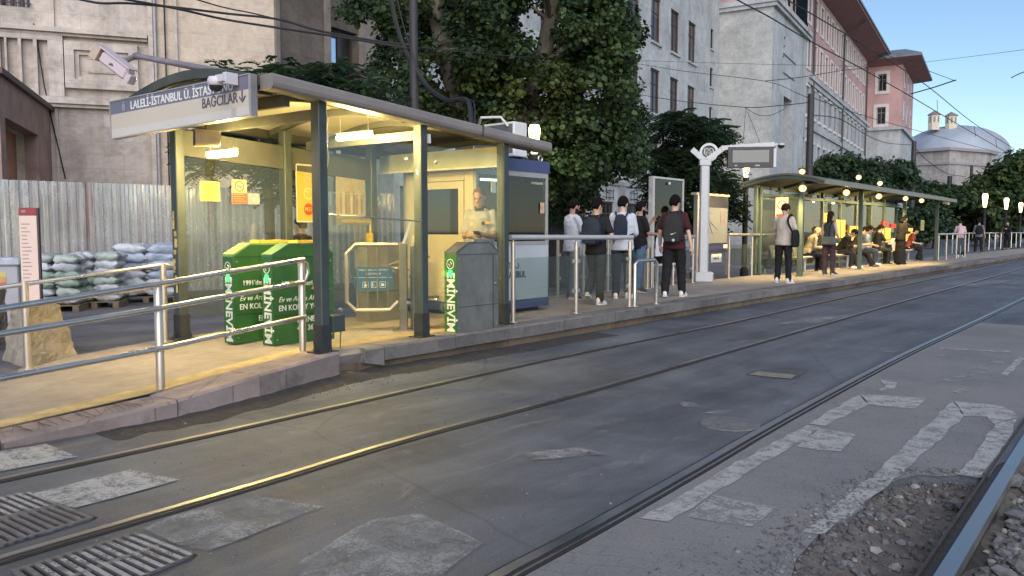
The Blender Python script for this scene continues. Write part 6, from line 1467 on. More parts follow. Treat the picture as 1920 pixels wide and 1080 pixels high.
# benches
SEATW = M('bench_white', (.5, .48, .42), .5, 0, .1)
def bench(t0, n0, L, lab):
    c = FP(t0, n0); o = thing('bench', lab, 'bench', c, 'benches in the far shelter'); k = max(2, round(L/.52))
    for i in range(k):
        x = L*(i+.5)/k; mb = MB(); mb.cbox(c+S3*x+Z*.43, (L/k-.04, .4, .05), (S3, N3, Z), .018); q = c+S3*x
        mb.loft([[q+S3*a_+N3*n_+Z*z for a_ in (-(L/k-.06)/2, (L/k-.06)/2)]+[q+S3*a_+N3*(n_+.035)+Z*z for a_ in ((L/k-.06)/2, -(L/k-.06)/2)] for n_, z in ((.17, .44), (.2, .6), (.25, .78))]); mb.build('seat', SEATW, o)
    for x in (.12, L-.12):
        mb = MB(); mb.bar(c+S3*x+Z*.40, c+S3*x+Z*.0, .06, .05); mb.box(c+S3*x+Z*.012, (.08, .36, .02), (S3, N3, Z)); mb.build('leg', SEATW, o)
    mb = MB(); mb.bx(c+Z*.36-N3*.03, S3*L, N3*.06, Z*.045); mb.build('beam', SEATW, o)
BNCH = .82
b1 = tf(1446, BNCH)+.25; bench(max(.55, b1), BNCH, 2.1, 'white moulded bench nearest the front post in the far shelter')
b2 = tf(1562, BNCH); bench(b2, BNCH, 1.6, 'white moulded bench in the middle of the far shelter under the two men')
b3 = tf(1632, BNCH); bench(b3, BNCH, 2.2, 'white moulded bench under the man with a book')
b4 = tf(1686, BNCH); bench(b4, BNCH, 1.6, 'white moulded bench at the far end of the far shelter')
# far railing along the platform
ts = [tf(x) for x in (1762, 1777, 1796, 1812)]
glass_rail('glass railing just beyond the far shelter', [FP(t, .0) for t in ts[:4]], 0, rh=1.05, topm=MC['handrail_grey'])
t0_ = tf(1800, 1.6); rl = thing('railing', 'long steel bar railing along the back of the far platform', 'railing', FP(t0_, 1.9))
mb = MB(); mb.tube([FP(t0_, 1.9, 1.05), FP(t0_+45, 1.9, 1.05)], .035, 8); mb.build('handrail', INOX, rl)
for k in range(23): mb = MB(); mb.tube([FP(t0_+2*k, 1.9), FP(t0_+2*k, 1.9, 1.03)], .035, 8); mb.build('post', INOX, rl)
# ================================================================ people
def remeshed(mb, voxel, smooth_it=3):
    me = bpy.data.meshes.new('tmp'); me.from_pydata([tuple(v) for v in mb.v], [], mb.f)
    bm = bmesh.new(); bm.from_mesh(me); bmesh.ops.recalc_face_normals(bm, faces=bm.faces[:]); bm.to_mesh(me); bm.free()
    o = bpy.data.objects.new('tmp', me); COL.objects.link(o)
    r = o.modifiers.new('r', 'REMESH'); r.mode = 'VOXEL'; r.voxel_size = voxel; r.adaptivity = 0
    if smooth_it:
        s = o.modifiers.new('s', 'SMOOTH'); s.factor = .5; s.iterations = smooth_it
    out = bpy.data.meshes.new_from_object(o.evaluated_get(bpy.context.evaluated_depsgraph_get()))
    bpy.data.objects.remove(o); bpy.data.meshes.remove(me)
    out.polygons.foreach_set('use_smooth', [True]*len(out.polygons)); return out
def capsule(mb, pts, r, n=10):
    # closed limb with rounded ends
    pts = [Vector(p) for p in pts]; r = list(r) if isinstance(r, (list, tuple)) else [r]*len(pts)
    a = (pts[0]-pts[1]).normalized(); b = (pts[-1]-pts[-2]).normalized()
    P_ = [pts[0]+a*r[0]*.9, pts[0]+a*r[0]*.6]+pts+[pts[-1]+b*r[-1]*.6, pts[-1]+b*r[-1]*.9]
    mb.tube(P_, [r[0]*.3, r[0]*.75]+r+[r[-1]*.75, r[-1]*.3], n)
def ik(a, t, l1, l2, pole):
    d = t-a; L = min(d.length, (l1+l2)*.999); d.normalize(); x = (l1*l1-l2*l2+L*L)/(2*L); h = math.sqrt(max(0, l1*l1-x*x))
    p = pole-d*pole.dot(d); p.normalize(); return a+d*x+p*h, a+d*L
CLOTH = {}
def cloth(name, c, var=.18): return M('cloth_'+name, c, .85, 0, var, 7, .12, 26, spec=.2)
SKIN = M('skin', (.46, .28, .20), .55, 0, .06, 6); SKIN2 = M('skin_tan', (.38, .22, .15), .55, 0, .06, 6); SKIN3 = M('skin_light', (.55, .37, .28), .55, 0, .06, 6)
HAIRB = M('hair_black', (.010, .008, .007), .9, 0, .4, 40, .8, 120, spec=.12); HAIRN = M('hair_brown', (.035, .02, .012), .9, 0, .4, 40, .8, 120, spec=.12); HAIRL = M('hair_blond', (.38, .26, .13), .5, 0, .3, 30, .3, 80); HAIRS = M('hair_shaved', (.12, .07, .045), .7, 0, .3, 30)
EYEW = M('eye_dark', (.03, .02, .02), .3); LIP = M('lip', (.30, .13, .11), .5)
SHOEW = M('shoe_white', (.68, .68, .66), .5, 0, .06); SHOEB = M('shoe_black', (.03, .03, .032), .5, 0, .1)
def person(lab, at_, face, H=1.75, skin=SKIN, hair=HAIRB, hairlen=0, top=None, sleeve='short', bottom=None, shoes=SHOEW, legs=((0, 0), (0, 0)), hands=None, lean=0, head=(0, 0), beard=None, sit=None, vox=.013, female=False, skirt=False, group=None, wide=1.0, stance=.10, twist=0, collar=None, loose=1.0):
    k = H/1.75
    root = thing('person', lab, 'person', at_, group, face)
    th, sh_ = .43*k, .42*k
    # pelvis height from the legs
    A_ = math.radians
    if sit: pz = sit+.10*k
    else:
        hgts = []
        for f, b_ in legs: hgts.append(th*math.cos(A_(f))+sh_*math.cos(A_(f-b_)))
        pz = max(hgts)+.085*k+.0
    pel = V3(0, 0, pz+.03*k)
    lw = Matrix.Rotation(-A_(lean), 3, 'X'); tw = Matrix.Rotation(A_(twist), 3, 'Z')
    UPP = lambda x, y, z: pel+lw@(tw@V3(x*k*wide if abs(x) > .05 else x*k, y*k, z*k))
    hips, knees, ankles, toes = [], [], [], []
    for s, (f, b_) in zip((-1, 1), legs):
        h = V3(s*.095*k, 0, pz); f, b_ = A_(f), A_(b_)
        sp = (stance-.095)*k*s
        kn = h+V3(sp*.5, math.sin(f)*th, -math.cos(f)*th); an = kn+V3(sp*.5, math.sin(f-b_)*sh_, -math.cos(f-b_)*sh_)
        hips.append(h); knees.append(kn); ankles.append(an)
        pit_ = max(0, b_-f)*.75 if not sit else 0
        toes.append(an+V3(s*.03*k, .16*k*math.cos(pit_), -.055*k-.16*k*math.sin(pit_)*.8))
    shd = [UPP(s*.163, .0, .475) for s in (-1, 1)]
    nb_, hc = UPP(0, .01, .555), UPP(0, .035, .70)
    Rh = lw @ Matrix.Rotation(A_(head[0]), 3, 'Z') @ Matrix.Rotation(-A_(head[1]), 3, 'X')
    hc = nb_ + (lw@Matrix.Rotation(-A_(head[1])*.5, 3, 'X'))@V3(0, .02*k, .14*k)
    hx, hy, hz = Rh@V3(1, 0, 0), Rh@V3(0, 1, 0), Rh@V3(0, 0, 1)
    HD = lambda x, y, z: hc+(hx*x+hy*y+hz*z)*k
    # ---- arms
    arms = []
    for i, s in enumerate((-1, 1)):
        tgt = hands[i] if hands and hands[i] is not None else (s*.30, .04, -.10)
        pole = V3(s*.5, -1, -.35)
        if len(tgt) == 4: pole = V3(s*1.0, -.3, -.8)
        t_ = pel+V3(tgt[0]*k, tgt[1]*k, tgt[2]*k)
        el, wr = ik(shd[i], t_, .30*k, .27*k, pole); arms.append((shd[i], el, wr))
    # ---- body
    mb = MB()
    def ringell(c, rx, ry, ax=None, n=14):
        X, Y = (lw@V3(1, 0, 0), lw@V3(0, 1, 0)); return [c+X*math.cos(a)*rx*k*wide+Y*math.sin(a)*ry*k for a in [2*math.pi*q/n for q in range(n)]]
    fs_ = .9 if female else 1
    torso = [(-.10, .10, .08), (-.06, .155, .11), (0, .165, .12), (.10, .145*fs_, .105), (.20, .14*fs_, .10), (.33, .162*fs_, .113), (.43, .163*fs_, .105), (.49, .13*fs_, .082), (.535, .08, .06), (.55, .05, .05)]
    mb.loft([ringell(UPP(0, 0, z), rx, ry) for z, rx, ry in torso])
    if female:
        for s in (-1, 1): mb.ell(UPP(s*.075, .09, .36), (.065*k, .055*k, .06*k), 10, 7)
    capsule(mb, [UPP(0, 0, .50), nb_, HD(0, -.02, -.06)], [.062*k, .056*k, .054*k], 12)
    # head: skull, jaw, nose, ears
    prof = [(-.125, .035, .045, .035), (-.115, .05, .06, .03), (-.09, .058, .078, .018), (-.05, .066, .088, .008), (0, .073, .094, 0), (.04, .075, .097, -.004), (.08, .068, .088, -.008), (.105, .05, .066, -.012), (.122, .022, .03, -.014)]
    mb.loft([[HD(math.cos(a)*rx, math.sin(a)*ry+yo, z) for a in [2*math.pi*q/16 for q in range(16)]] for z, rx, ry, yo in prof])
    mb.loft([[HD(x, y, z) for x, y, z in r] for r in ([(-.010, .088, .012), (.010, .088, .012), (.006, .098, .010), (-.006, .098, .010)], [(-.018, .088, -.032), (.018, .088, -.032), (.011, .120, -.028), (-.011, .120, -.028)], [(-.014, .085, -.042), (.014, .085, -.042), (.008, .105, -.040), (-.008, .105, -.040)])])
    mb.ell(HD(0, .083, .025), (.05*k, .02*k, .012*k), 10, 6, (hx, hy, hz)); mb.ell(HD(0, .085, -.068), (.026*k, .016*k, .014*k), 10, 6, (hx, hy, hz)); mb.ell(HD(0, .075, -.108), (.025*k, .022*k, .018*k), 10, 6, (hx, hy, hz))
    for s in (-1, 1): mb.ell(HD(s*.078, -.005, -.01), (.012*k, .022*k, .034*k), 8, 6, (hx, hy, hz))
    for h, kn, an, to in zip(hips, knees, ankles, toes):
        capsule(mb, [h, h.lerp(kn, .5), kn], [.082*k, .07*k, .054*k], 12); capsule(mb, [kn, kn.lerp(an, .35), an], [.053*k, .054*k, .038*k], 12)
        capsule(mb, [an+V3(0, -.045*k, -.05*k), an.lerp(to, .5)+V3(0, 0, -.02*k), to], [.036*k, .04*k, .03*k], 10)
    for i, (a, e, w_) in enumerate(arms):
        s = (-1, 1)[i]; capsule(mb, [a, a.lerp(e, .45), e], [.056*k, .047*k, .038*k], 12); capsule(mb, [e, e.lerp(w_, .35), w_], [.038*k, .038*k, .027*k], 12)
        d = (w_-e).normalized(); inw = V3(-s, .25, 0); inw = (inw-d*inw.dot(d)).normalized(); fw = d.cross(inw)*s
        # palm, four fingers of different length, thumb from the side
        mb.loft([[w_+d*l*k+fw*x*k+inw*y*k for x, y in ((-wd, -.013), (wd, -.013), (wd, .013), (-wd, .013))] for l, wd in ((0, .026), (.03, .038), (.085, .042), (.095, .038))])
        for j, (ln, off) in enumerate(((.072, -.031), (.082, -.010), (.077, .011), (.060, .031))):
            p0 = w_+d*.085*k+fw*off*k; p1 = p0+(d*.93+inw*.25)*ln*.5*k; p2 = p1+(d*.6+inw*.8).normalized()*ln*.5*k; capsule(mb, [p0, p1, p2], [.0098*k, .0092*k, .008*k], 8)
        p0 = w_+d*.025*k-fw*.032*k; p1 = p0+(d*.6-fw*.75+inw*.3).normalized()*.035*k; p2 = p1+(d*.9-fw*.2+inw*.4).normalized()*.032*k; capsule(mb, [p0, p1, p2], [.013*k, .011*k, .009*k], 8)
    me = remeshed(mb, vox*.75 if vox < .018 else vox, 2); me.materials.clear(); me.materials.append(skin); body = link('body', me, root)
    # ---- face
    mbs = MB()
    for s in (-1, 1): mbs.ell(HD(s*.031, .083, .006), (.0125*k, .008*k, .0065*k), 8, 6, (hx, hy, hz))
    for s_i, s in enumerate((-1, 1)):
        m1 = MB(); m1.ell(HD(s*.031, .086, .005), (.012*k, .009*k, .007*k), 10, 6, (hx, hy, hz)); m1.build('eye', EYEW, root, local=True, smooth=True)
        m1 = MB(); m1.loft([[HD(s*(x), .094-abs(x-.03)*.35, z+dz) for dz in (0, .007)]+[HD(s*x, .086-abs(x-.03)*.35, z+dz) for dz in (.007, 0)] for x, z in ((.012, .024), (.03, .030), (.052, .024))]); m1.build('eyebrow', hair if hair is not HAIRL else HAIRN, root, local=True)
    m1 = MB(); m1.ell(HD(0, .094, -.068), (.022*k, .010*k, .0065*k), 10, 6, (hx, hy, hz)); m1.build('mouth', LIP, root, local=True, smooth=True)
    if beard:
        mb = MB(); mb.loft([[HD(math.cos(a)*rx, math.sin(a)*ry+yo, z) for a in [math.pi*(-.05+1.1*q/16) for q in range(17)]]+[HD(0, -.02, z)] for z, rx, ry, yo in ((-.142, .03, .04, .04), (-.128, .055, .062, .034), (-.09, .066, .082, .022), (-.055, .071, .091, .010), (-.035, .073, .078, .006))])
        mb.build('beard', beard, root, local=True, smooth=True)
    # ---- hair as a cap with volume
    mb = MB(); rg = []; n, m = 20, 12
    for i in range(m+1):
        ph = math.pi*(i/m*.98+.01); ring = []
        for q in range(n):
            a = 2*math.pi*q/n; x, y, z = math.sin(ph)*math.cos(a), math.sin(ph)*math.sin(a), math.cos(ph)
            front = max(0, y)
            line = ((.62 if hair is not HAIRS else .8)*front**.8-.42*(1-front)) if y > 0 else -.50
            if abs(x) > .7 and y > -.3: line = max(line, -.0)
            line += .16*mn.noise((x*9+H*3, y*9, H*11))
            inside_ = z < line
            vol = 1.0 if not inside_ else .74
            ex = .008 if hair is HAIRS else .016
            jit = 1.03+(.09*abs(mn.noise((x*3+H*7, y*3, z*3)))+.08*abs(mn.noise((x*9+H*5, y*9, z*9))) if hair is not HAIRS else 0)
            ring.append(HD(x*(.077+ex)*vol*jit, y*(.099+ex)*vol*jit-.006, z*(.114+ex)*vol*jit+.008))
        rg.append(ring)
    mb.loft(rg)
    if hairlen:
        back = []
        for f in range(7):
            t_ = f/6; z = .06-t_*hairlen; back.append([HD((.086-.01*t_)*math.cos(a), -.02+(.095-.02*t_)*math.sin(a)-.01*t_, z) for a in [math.pi*(1.02+.96*q/12) for q in range(13)]]+[HD(.05*math.cos(a), -.02+.05*math.sin(a), z) for a in [math.pi*(1.95-.9*q/6) for q in range(7)]])
        mb.loft(back)
    mb.build('hair', hair, root, local=True, smooth=True)
    # ---- top
    if top:
        lo = loose; mb = MB(); g = .017*lo
        hem = -.10 if not sit else -.03
        tr = [(hem-.02, .165, .125), (hem, .172, .13), (0, .168, .127), (.10, .155*fs_, .115), (.20, .152*fs_, .112), (.33, .168*fs_, .120), (.43, .168*fs_, .112), (.485, .140*fs_, .09), (.53, .085, .066), (.55, .068, .064)]
        mb.loft([ringell(UPP(0, 0, z), rx+g, ry+g) for z, rx, ry in tr])
        if female:
            for s in (-1, 1): mb.ell(UPP(s*.075, .095, .36), (.075*k, .06*k, .068*k), 10, 7)
        for a, e, w_ in arms:
            if sleeve == 'short': q = a.lerp(e, .72); capsule(mb, [a, a.lerp(q, .5), q], [(.054+g*.45)*k, (.053+g*.5)*k, (.056+g*.6)*k], 12)
            elif sleeve == 'long': capsule(mb, [a, a.lerp(e, .5), e], [(.054+g*.5)*k, .057*k, .050*k], 12); capsule(mb, [e, e.lerp(w_, .5), e.lerp(w_, .93)], [.052*k, .047*k, .04*k], 12)
        me = remeshed(mb, vox, 3)
        # soft folds
        for v in me.vertices:
            v.co += v.normal*(.010*mn.noise((v.co.x*10, v.co.y*10, v.co.z*6+H*9))+.012*(abs(mn.noise((v.co.x*9+v.co.z*7, v.co.y*9, v.co.z*16+H*3)))-.25))
        me.materials.clear(); me.materials.append(top); link('top', me, root)
        if collar:
            mb = MB(); mb.loft([[UPP(0, .012, z)+(lw@V3(math.cos(a)*r, math.sin(a)*r*.95, 0))*k for a in [2*math.pi*q/16 for q in range(16)]] for z, r in ((.515, .098), (.56, .076), (.575, .074), (.565, .066))], cap=False); mb.build('collar', collar, root, local=True, smooth=True)
    # ---- bottom
    if bottom:
        mb = MB(); mb.loft([ringell(pel+(lw@V3(0, 0, z*k) if z > 0 else V3(0, 0, z*k)), rx, ry) for z, rx, ry in ((-.13, .10, .09), (-.09, .165, .125), (-.02, .178, .133), (.05, .170, .126), (.075, .160, .118))])
        if skirt:
            a0 = (ankles[0]+ankles[1])/2
            if sit:
                kk = (knees[0]+knees[1])/2; mb.loft([[c_+X_*math.cos(a)*rx*k+Y_*math.sin(a)*ry*k for a in [2*math.pi*q/14 for q in range(14)]] for c_, X_, Y_, rx, ry in ((pel, V3(1,0,0), V3(0,0,1), .18, .12), (pel.lerp(kk, .5), V3(1,0,0), V3(0,0,1), .19, .11), (kk, V3(1,0,0), V3(0,.6,.8), .19, .10), (kk.lerp(a0, .5), V3(1,0,0), V3(0,1,0), .20, .11), (a0, V3(1,0,0), V3(0,1,0), .23, .15))])
            else: mb.loft([[V3(0, 0, z)+V3(math.cos(a)*rx*k, math.sin(a)*ry*k, 0) for a in [2*math.pi*q/16 for q in range(16)]] for z, rx, ry in ((.04, .22, .18), (.3*k, .21, .165), (.6*k, .19, .15), (pz, .178, .135))])
        else:
            g = .012*loose
            for h, kn, an in zip(hips, knees, ankles):
                capsule(mb, [h+V3(0, 0, -.02*k), h.lerp(kn, .5), kn], [(.094)*k, (.084+g)*k, (.068+g)*k], 12); capsule(mb, [kn, kn.lerp(an, .4), an+(kn-an).normalized()*.0], [(.067+g)*k, (.062+g)*k, (.052+g)*k], 12)
        me = remeshed(mb, vox, 3)
        for v in me.vertices: v.co += v.normal*(.009*mn.noise((v.co.x*10, v.co.y*10, v.co.z*7+H*5))+.014*(abs(mn.noise((v.co.x*8, v.co.y*8+v.co.z*5, v.co.z*13+H*3)))-.25))
        me.materials.clear(); me.materials.append(bottom); link('skirt' if skirt else 'trousers', me, root)
    # ---- shoes
    for an, to in zip(ankles, toes):
        mb = MB(); d = (to-(an+V3(0, 0, -.055*k))); d.normalize(); sd = d.cross(Z).normalized(); upv = sd.cross(d)
        c0 = an+V3(0, 0, -.05*k); sec = [(-.075, .022, .04), (-.06, .036, .062), (0, .04, .066), (.06, .043, .05), (.13, .047, .036), (.18, .040, .028), (.205, .02, .018)]
        mb.loft([[c0+d*l*k+sd*math.cos(a)*w_*k+upv*((math.sin(a)*.5+.5)*h_*2-.036)*k for a in [2*math.pi*q/12 for q in range(12)]] for l, w_, h_ in sec])
        so_ = mb.build('shoe', shoes, root, local=True, smooth=True)
        mb = MB(); mb.loft([[c0+d*l*k+sd*s*w_*1.06*k+upv*z*k for s, z in ((-1, -.04), (1, -.04), (1, -.018), (-1, -.018))] for l, w_, h_ in sec]); mb.build('sole', SHOEW if shoes is SHOEW else M('sole_pale', (.4, .4, .38), .6), so_, local=True)
    ROOT = Matrix.Translation(Vector(at_)) @ Matrix.Rotation(face, 4, 'Z')
    return dict(root=root, W=lambda p: ROOT@Vector(p), UPP=UPP, shd=shd, arms=arms, k=k, hc=hc, pel=pel, lw=lw, ROOT=ROOT, HD=HD)
def backpack(pr, lab, mat, w_=.29, h_=.44, d_=.15, z0=.08, strap=True, mark=None, side=0):
    k = pr['k']; U_ = pr['UPP']; lw = pr['lw']; X, Y, ZZ = lw@V3(1, 0, 0), lw@V3(0, 1, 0), lw@V3(0, 0, 1)
    c = U_(0, -.14-d_/2*1.0, z0+h_/2); o = thing('backpack', lab, 'backpack', pr['W'](c))
    mb = MB(); rings = []
    for i in range(11):
        f = i/10; e = (1-abs(2*f-1)**4)**.5*.55+.45 if 0 < f < 1 else .35; bul = .75+.35*math.sin(math.pi*(.25+.6*(1-f)))
        z = z0+h_*f; rings.append([U_(0, -.135, z)*1+X*(math.copysign(abs(math.cos(a))**.55, math.cos(a))*w_/2*e*k*(1 if f < .8 else .9))+Y*(-d_*.5*k+math.copysign(abs(math.sin(a))**.6, math.sin(a))*d_/2*bul*e*k) for a in [2*math.pi*q/16 for q in range(16)]])
    mb.loft(rings); W = pr['W']; mb.v = [W(v) for v in mb.v]; mb.build('sack', mat, o, smooth=True)
    mb = MB(); q = [U_(s*w_*.36, -.14-d_*1.02, z0+.04+dz) for s, dz in ((-1, 0), (1, 0), (1, h_*.42), (-1, h_*.42))]; mb.prism([W(p) for p in q], (W(Y)-W(V3(0,0,0)))*-.028*k); mb.build('pocket', mat, o)
    if strap:
        for s in (-1, 1):
            mb = MB(); pts = [U_(s*.08, -.135, z0+h_*.92), U_(s*.10, -.09, .545), U_(s*.115, .02, .535), U_(s*.12, .125, .44), U_(s*.135, .135, .30), U_(s*.175, .02, .18), U_(s*.15, -.13, z0+.06)]
            pts = [W(p) for p in smooth_path(pts, 4)]; mb.tube(pts, .017, 6); mb.build('strap', mat, o, smooth=True)
    if mark:
        mb = MB(); c1 = U_(.03, -.14-d_*1.02-.03, z0+h_*.33); swo = [(-.05, .0), (-.035, -.018), (.055, .02), (-.03, -.004)]; mb.prism([W(c1+X*x*k+ZZ*z*k) for x, z in swo], (W(Y)-W(V3(0,0,0)))*-.004); mb.build('emblem', WHITEL, o)
        mb = MB(); c1 = U_(.03, -.14-d_*1.02-.03, z0+h_*.12); mb.lathe(W(c1), [(.026, 0), (.026, .006), (.01, .008)], 12, (W(X)-W(V3(0,0,0)), W(ZZ)-W(V3(0,0,0)), (W(Y)-W(V3(0,0,0)))*-1)); mb.build('badge', M('badge_grey', (.45, .46, .48), .5), o)
    return o
def held(pr, side, name, lab, cat, size, mat, fwd=.07, tilt=.6):
    a, e, w_ = pr['arms'][side]; d = (w_-e).normalized(); c = w_+d*fwd; o = thing(name, lab, cat, pr['W'](c)); R3 = pr['ROOT'].to_3x3()
    x = V3(1, 0, 0); y = V3(0, math.cos(tilt), math.sin(tilt)); z = x.cross(y)
    mb = MB(); mb.cbox(pr['W'](c), size, (R3@x, R3@y, R3@z), min(size)*.3); mb.build('body', mat, o); return o
def P_at(px, py): return G(px, py, PZ+.004)
AZ = math.atan2(-S.x, S.y)            # heading along the platform away from the viewer (+Y local -> S)
deg = math.radians
NAVY = cloth('navy', (.025, .032, .05)); BLK = cloth('black', (.016, .016, .018)); BLK2 = cloth('washed_black', (.03, .03, .032)); WHT = cloth('white', (.52, .55, .60), .08); MAR = cloth('maroon', (.055, .017, .022)); BEI = cloth('beige', (.52, .45, .38), .1); GRY = cloth('grey', (.16, .165, .175)); UNI = cloth('uniform', (.36, .33, .27), .1); PINKC = cloth('pink', (.55, .38, .38)); DEN = cloth('denim', (.10, .16, .24)); CHK = cloth('patterned', (.4, .33, .22), .5); REDC = cloth('red', (.28, .07, .055)); OLV = cloth('olive', (.04, .038, .032)); GREYV = cloth('slate', (.06, .065, .08))
PHONE = M('phone_black', (.02, .02, .025), .2)
# station attendant behind the steel validator
p = at(903, 600, 10.25); pr = person('station attendant in a pale uniform polo looking down behind the steel validator', V3(p.x, p.y, PZ), math.radians(168), 1.70, SKIN2, HAIRS, top=UNI, bottom=GREYV, shoes=SHOEB, hands=((-.09, .30, .20), (.11, .29, .20)), head=(-6, 16), collar=NAVY, lean=4, vox=.011)
held(pr, 0, 'phone', 'dark phone in the hands of the station attendant', 'phone', (.08, .15, .012), PHONE, .10, .5)
mb = MB(); W = pr['W']; U_ = pr['UPP']; 
bd = thing('chest_badge', 'round badge with an orange strip on the uniform of the attendant', 'badge', W(U_(-.09, .145, .36))); q = W(U_(-.07, .150, .36)); R3 = pr['ROOT'].to_3x3(); mb.lathe(q, [(.026, 0), (.026, .004)], 12, (R3@V3(1,0,0), Z, R3@V3(0,1,0))); mb.build('disc', NAVY, bd); mb = MB(); mb.bx(W(U_(-.09, .149, .35)), R3@V3(-.07, .0, 0), R3@V3(0, .004, 0), Z*.03); mb.build('strip', VOR, bd)
# men by the front railing
pr = person('bearded man in a white tee shirt and grey trousers looking at his phone', P_at(1072, 560), deg(-62), 1.69, SKIN2, HAIRB, top=WHT, bottom=GRY, shoes=SHOEB, beard=HAIRN, hands=((-.06, .34, .30), (.10, .33, .30)), head=(0, 18), legs=((4, 4), (-4, 2)))
held(pr, 1, 'phone', 'phone held up by the bearded man in the white tee shirt', 'phone', (.075, .15, .012), PHONE)
pr = person('man in a black tee shirt with a navy backpack stepping forward by the glass railing', P_at(1117, 570), deg(-28), 1.66, SKIN, HAIRB, top=BLK, bottom=OLV, shoes=SHOEW, legs=((22, 62), (-4, 2)), hands=((-.12, .30, .14), (.22, .26, .12)), head=(-25, 10), loose=1.25)
backpack(pr, 'navy backpack on the man in the black tee shirt', NAVY, .33, .47, .17, .03)
pr = person('man in a white long sleeved shirt with a slim dark backpack seen from behind', P_at(1166, 559), deg(-18), 1.74, SKIN3, HAIRB, top=WHT, sleeve='long', bottom=BLK2, shoes=SHOEW, legs=((-3, 4), (8, 8)), hands=((-.16, .26, .12), (.15, .28, .12)), head=(-14, 8), loose=1.3, wide=1.06)
backpack(pr, 'slim navy backpack on the man in the white long sleeved shirt', NAVY, .24, .42, .11, .09)
pr = person('dark haired man in black with his hand at his mouth beside the display pane', P_at(1198, 547), deg(-70), 1.70, SKIN2, HAIRB, top=BLK, bottom=DEN, shoes=SHOEB, beard=HAIRB, hands=((-.05, .30, .44), (.10, .34, .18)), head=(0, 4), legs=((3, 4), (-5, 3)))
c = pr['arms'][1][2]; q = pr['W'](c); bg_ = thing('shopping_bag', 'white plastic shopping bag with a red print held by the dark haired man', 'bag', q-Z*.42)
mb = MB(); R3 = pr['ROOT'].to_3x3(); rings = []
for i in range(8):
    f = i/7; wv = .17*(1-.25*f*f); dv = .07*(1-.7*f)
    rings.append([q+V3(.05, -.02, 0)-Z*(.42-.36*f)+S2*(math.cos(a)*wv)+N*(math.sin(a)*dv)+V3(*[mn.noise((math.cos(a)*3, math.sin(a)*3, f*5+qq*4))*.02 for qq in range(3)]) for a in [2*math.pi*j/14 for j in range(14)]])
mb.loft(rings); mb.build('sack', M('plastic_white', (.62, .64, .68), .4, 0, .08), bg_, smooth=True); mb = MB(); mb.tube([q+V3(.05, -.02, 0)-Z*.07-S2*.06, q+Z*.01, q+V3(.05, -.02, 0)-Z*.07+S2*.06], .008, 6); mb.build('handle', WHITE, bg_); mb = MB(); mb.box(q+V3(.05, -.02, 0)-Z*.27-N*.066, (.12, .01, .07), (S2, N, Z)); mb.build('print', M('print_red', (.5, .12, .12), .6), bg_)
pr = person('young man in a maroon tee shirt and black trousers walking away with a black backpack', P_at(1263, 556), deg(-20), 1.78, SKIN3, HAIRB, top=MAR, bottom=BLK, shoes=SHOEW, legs=((-8, 6), (10, 4)), hands=((-.27, .10, -.06), (.30, -.02, -.08)), head=(-20, 3), loose=1.45, wide=1.02, stance=.13)
backpack(pr, 'black backpack with a white tick mark and badge on the man in maroon', BLK2, .34, .52, .17, -.02, mark=True)
pr = person('man in a beige tee shirt with a black shoulder bag waiting beside the far shelter', P_at(1468, 530), deg(-38), 1.76, SKIN, HAIRN, top=BEI, bottom=BLK, shoes=SHOEW, legs=((2, 2), (-2, 2)), hands=((-.10, .28, .16), (.16, .27, .14)), head=(-10, 24), stance=.14, wide=1.08)
U_, W = pr['UPP'], pr['W']; o = thing('shoulder_bag', 'large black bag slung on the shoulder of the man in beige', 'bag', W(U_(.24, -.06, -.10)))
mb = MB(); mb.v = []; rings = [[U_(.25, -.04, z)+V3(math.cos(a)*.075*e, math.sin(a)*.17*e, 0) for a in [2*math.pi*q/14 for q in range(14)]] for z, e in ((-.16, .5), (-.13, .95), (0, 1.05), (.12, 1), (.2, .8), (.23, .35))]; mb.loft(rings); mb.v = [W(v) for v in mb.v]; mb.build('sack', BLK, o, smooth=True)
mb = MB(); pts = smooth_path([U_(.22, -.16, .18), U_(.12, -.15, .42), U_(.14, -.03, .565), U_(.14, .11, .48), U_(.22, .12, .18)], 4); mb.tube([W(v) for v in pts], .024, 6); mb.build('strap', BLK, o, smooth=True)
pr = person('woman in a sleeveless dark top and leggings standing with a small bag before the bench', P_at(1553, 515), deg(-50), 1.66, SKIN3, HAIRN, .26, top=GREYV, sleeve='none', bottom=cloth('plum', (.045, .03, .038)), shoes=SHOEB, female=True, hands=((-.14, .22, .12), (.14, .24, .10)), head=(0, 14), legs=((-2, 2), (4, 4)), vox=.015)
U_, W = pr['UPP'], pr['W']; o = thing('handbag', 'grey and black handbag at the hip of the woman in the sleeveless top', 'bag', W(U_(.0, -.2, -.02))); R3 = pr['ROOT'].to_3x3(); mb = MB(); mb.cbox(W(U_(.08, -.16, .0)), (.34, .12, .22), (R3@V3(1,0,0), R3@V3(0,1,0), Z), .03); mb.build('sack', cloth('bag_grey', (.10, .11, .13)), o); mb = MB(); mb.tube([W(v) for v in smooth_path([U_(.08, -.17, .1), U_(.1, -.15, .4), U_(.1, .0, .56), U_(.0, .13, .35), U_(-.1, .1, .1)], 4)], .014, 6); mb.build('strap', BLK, o)
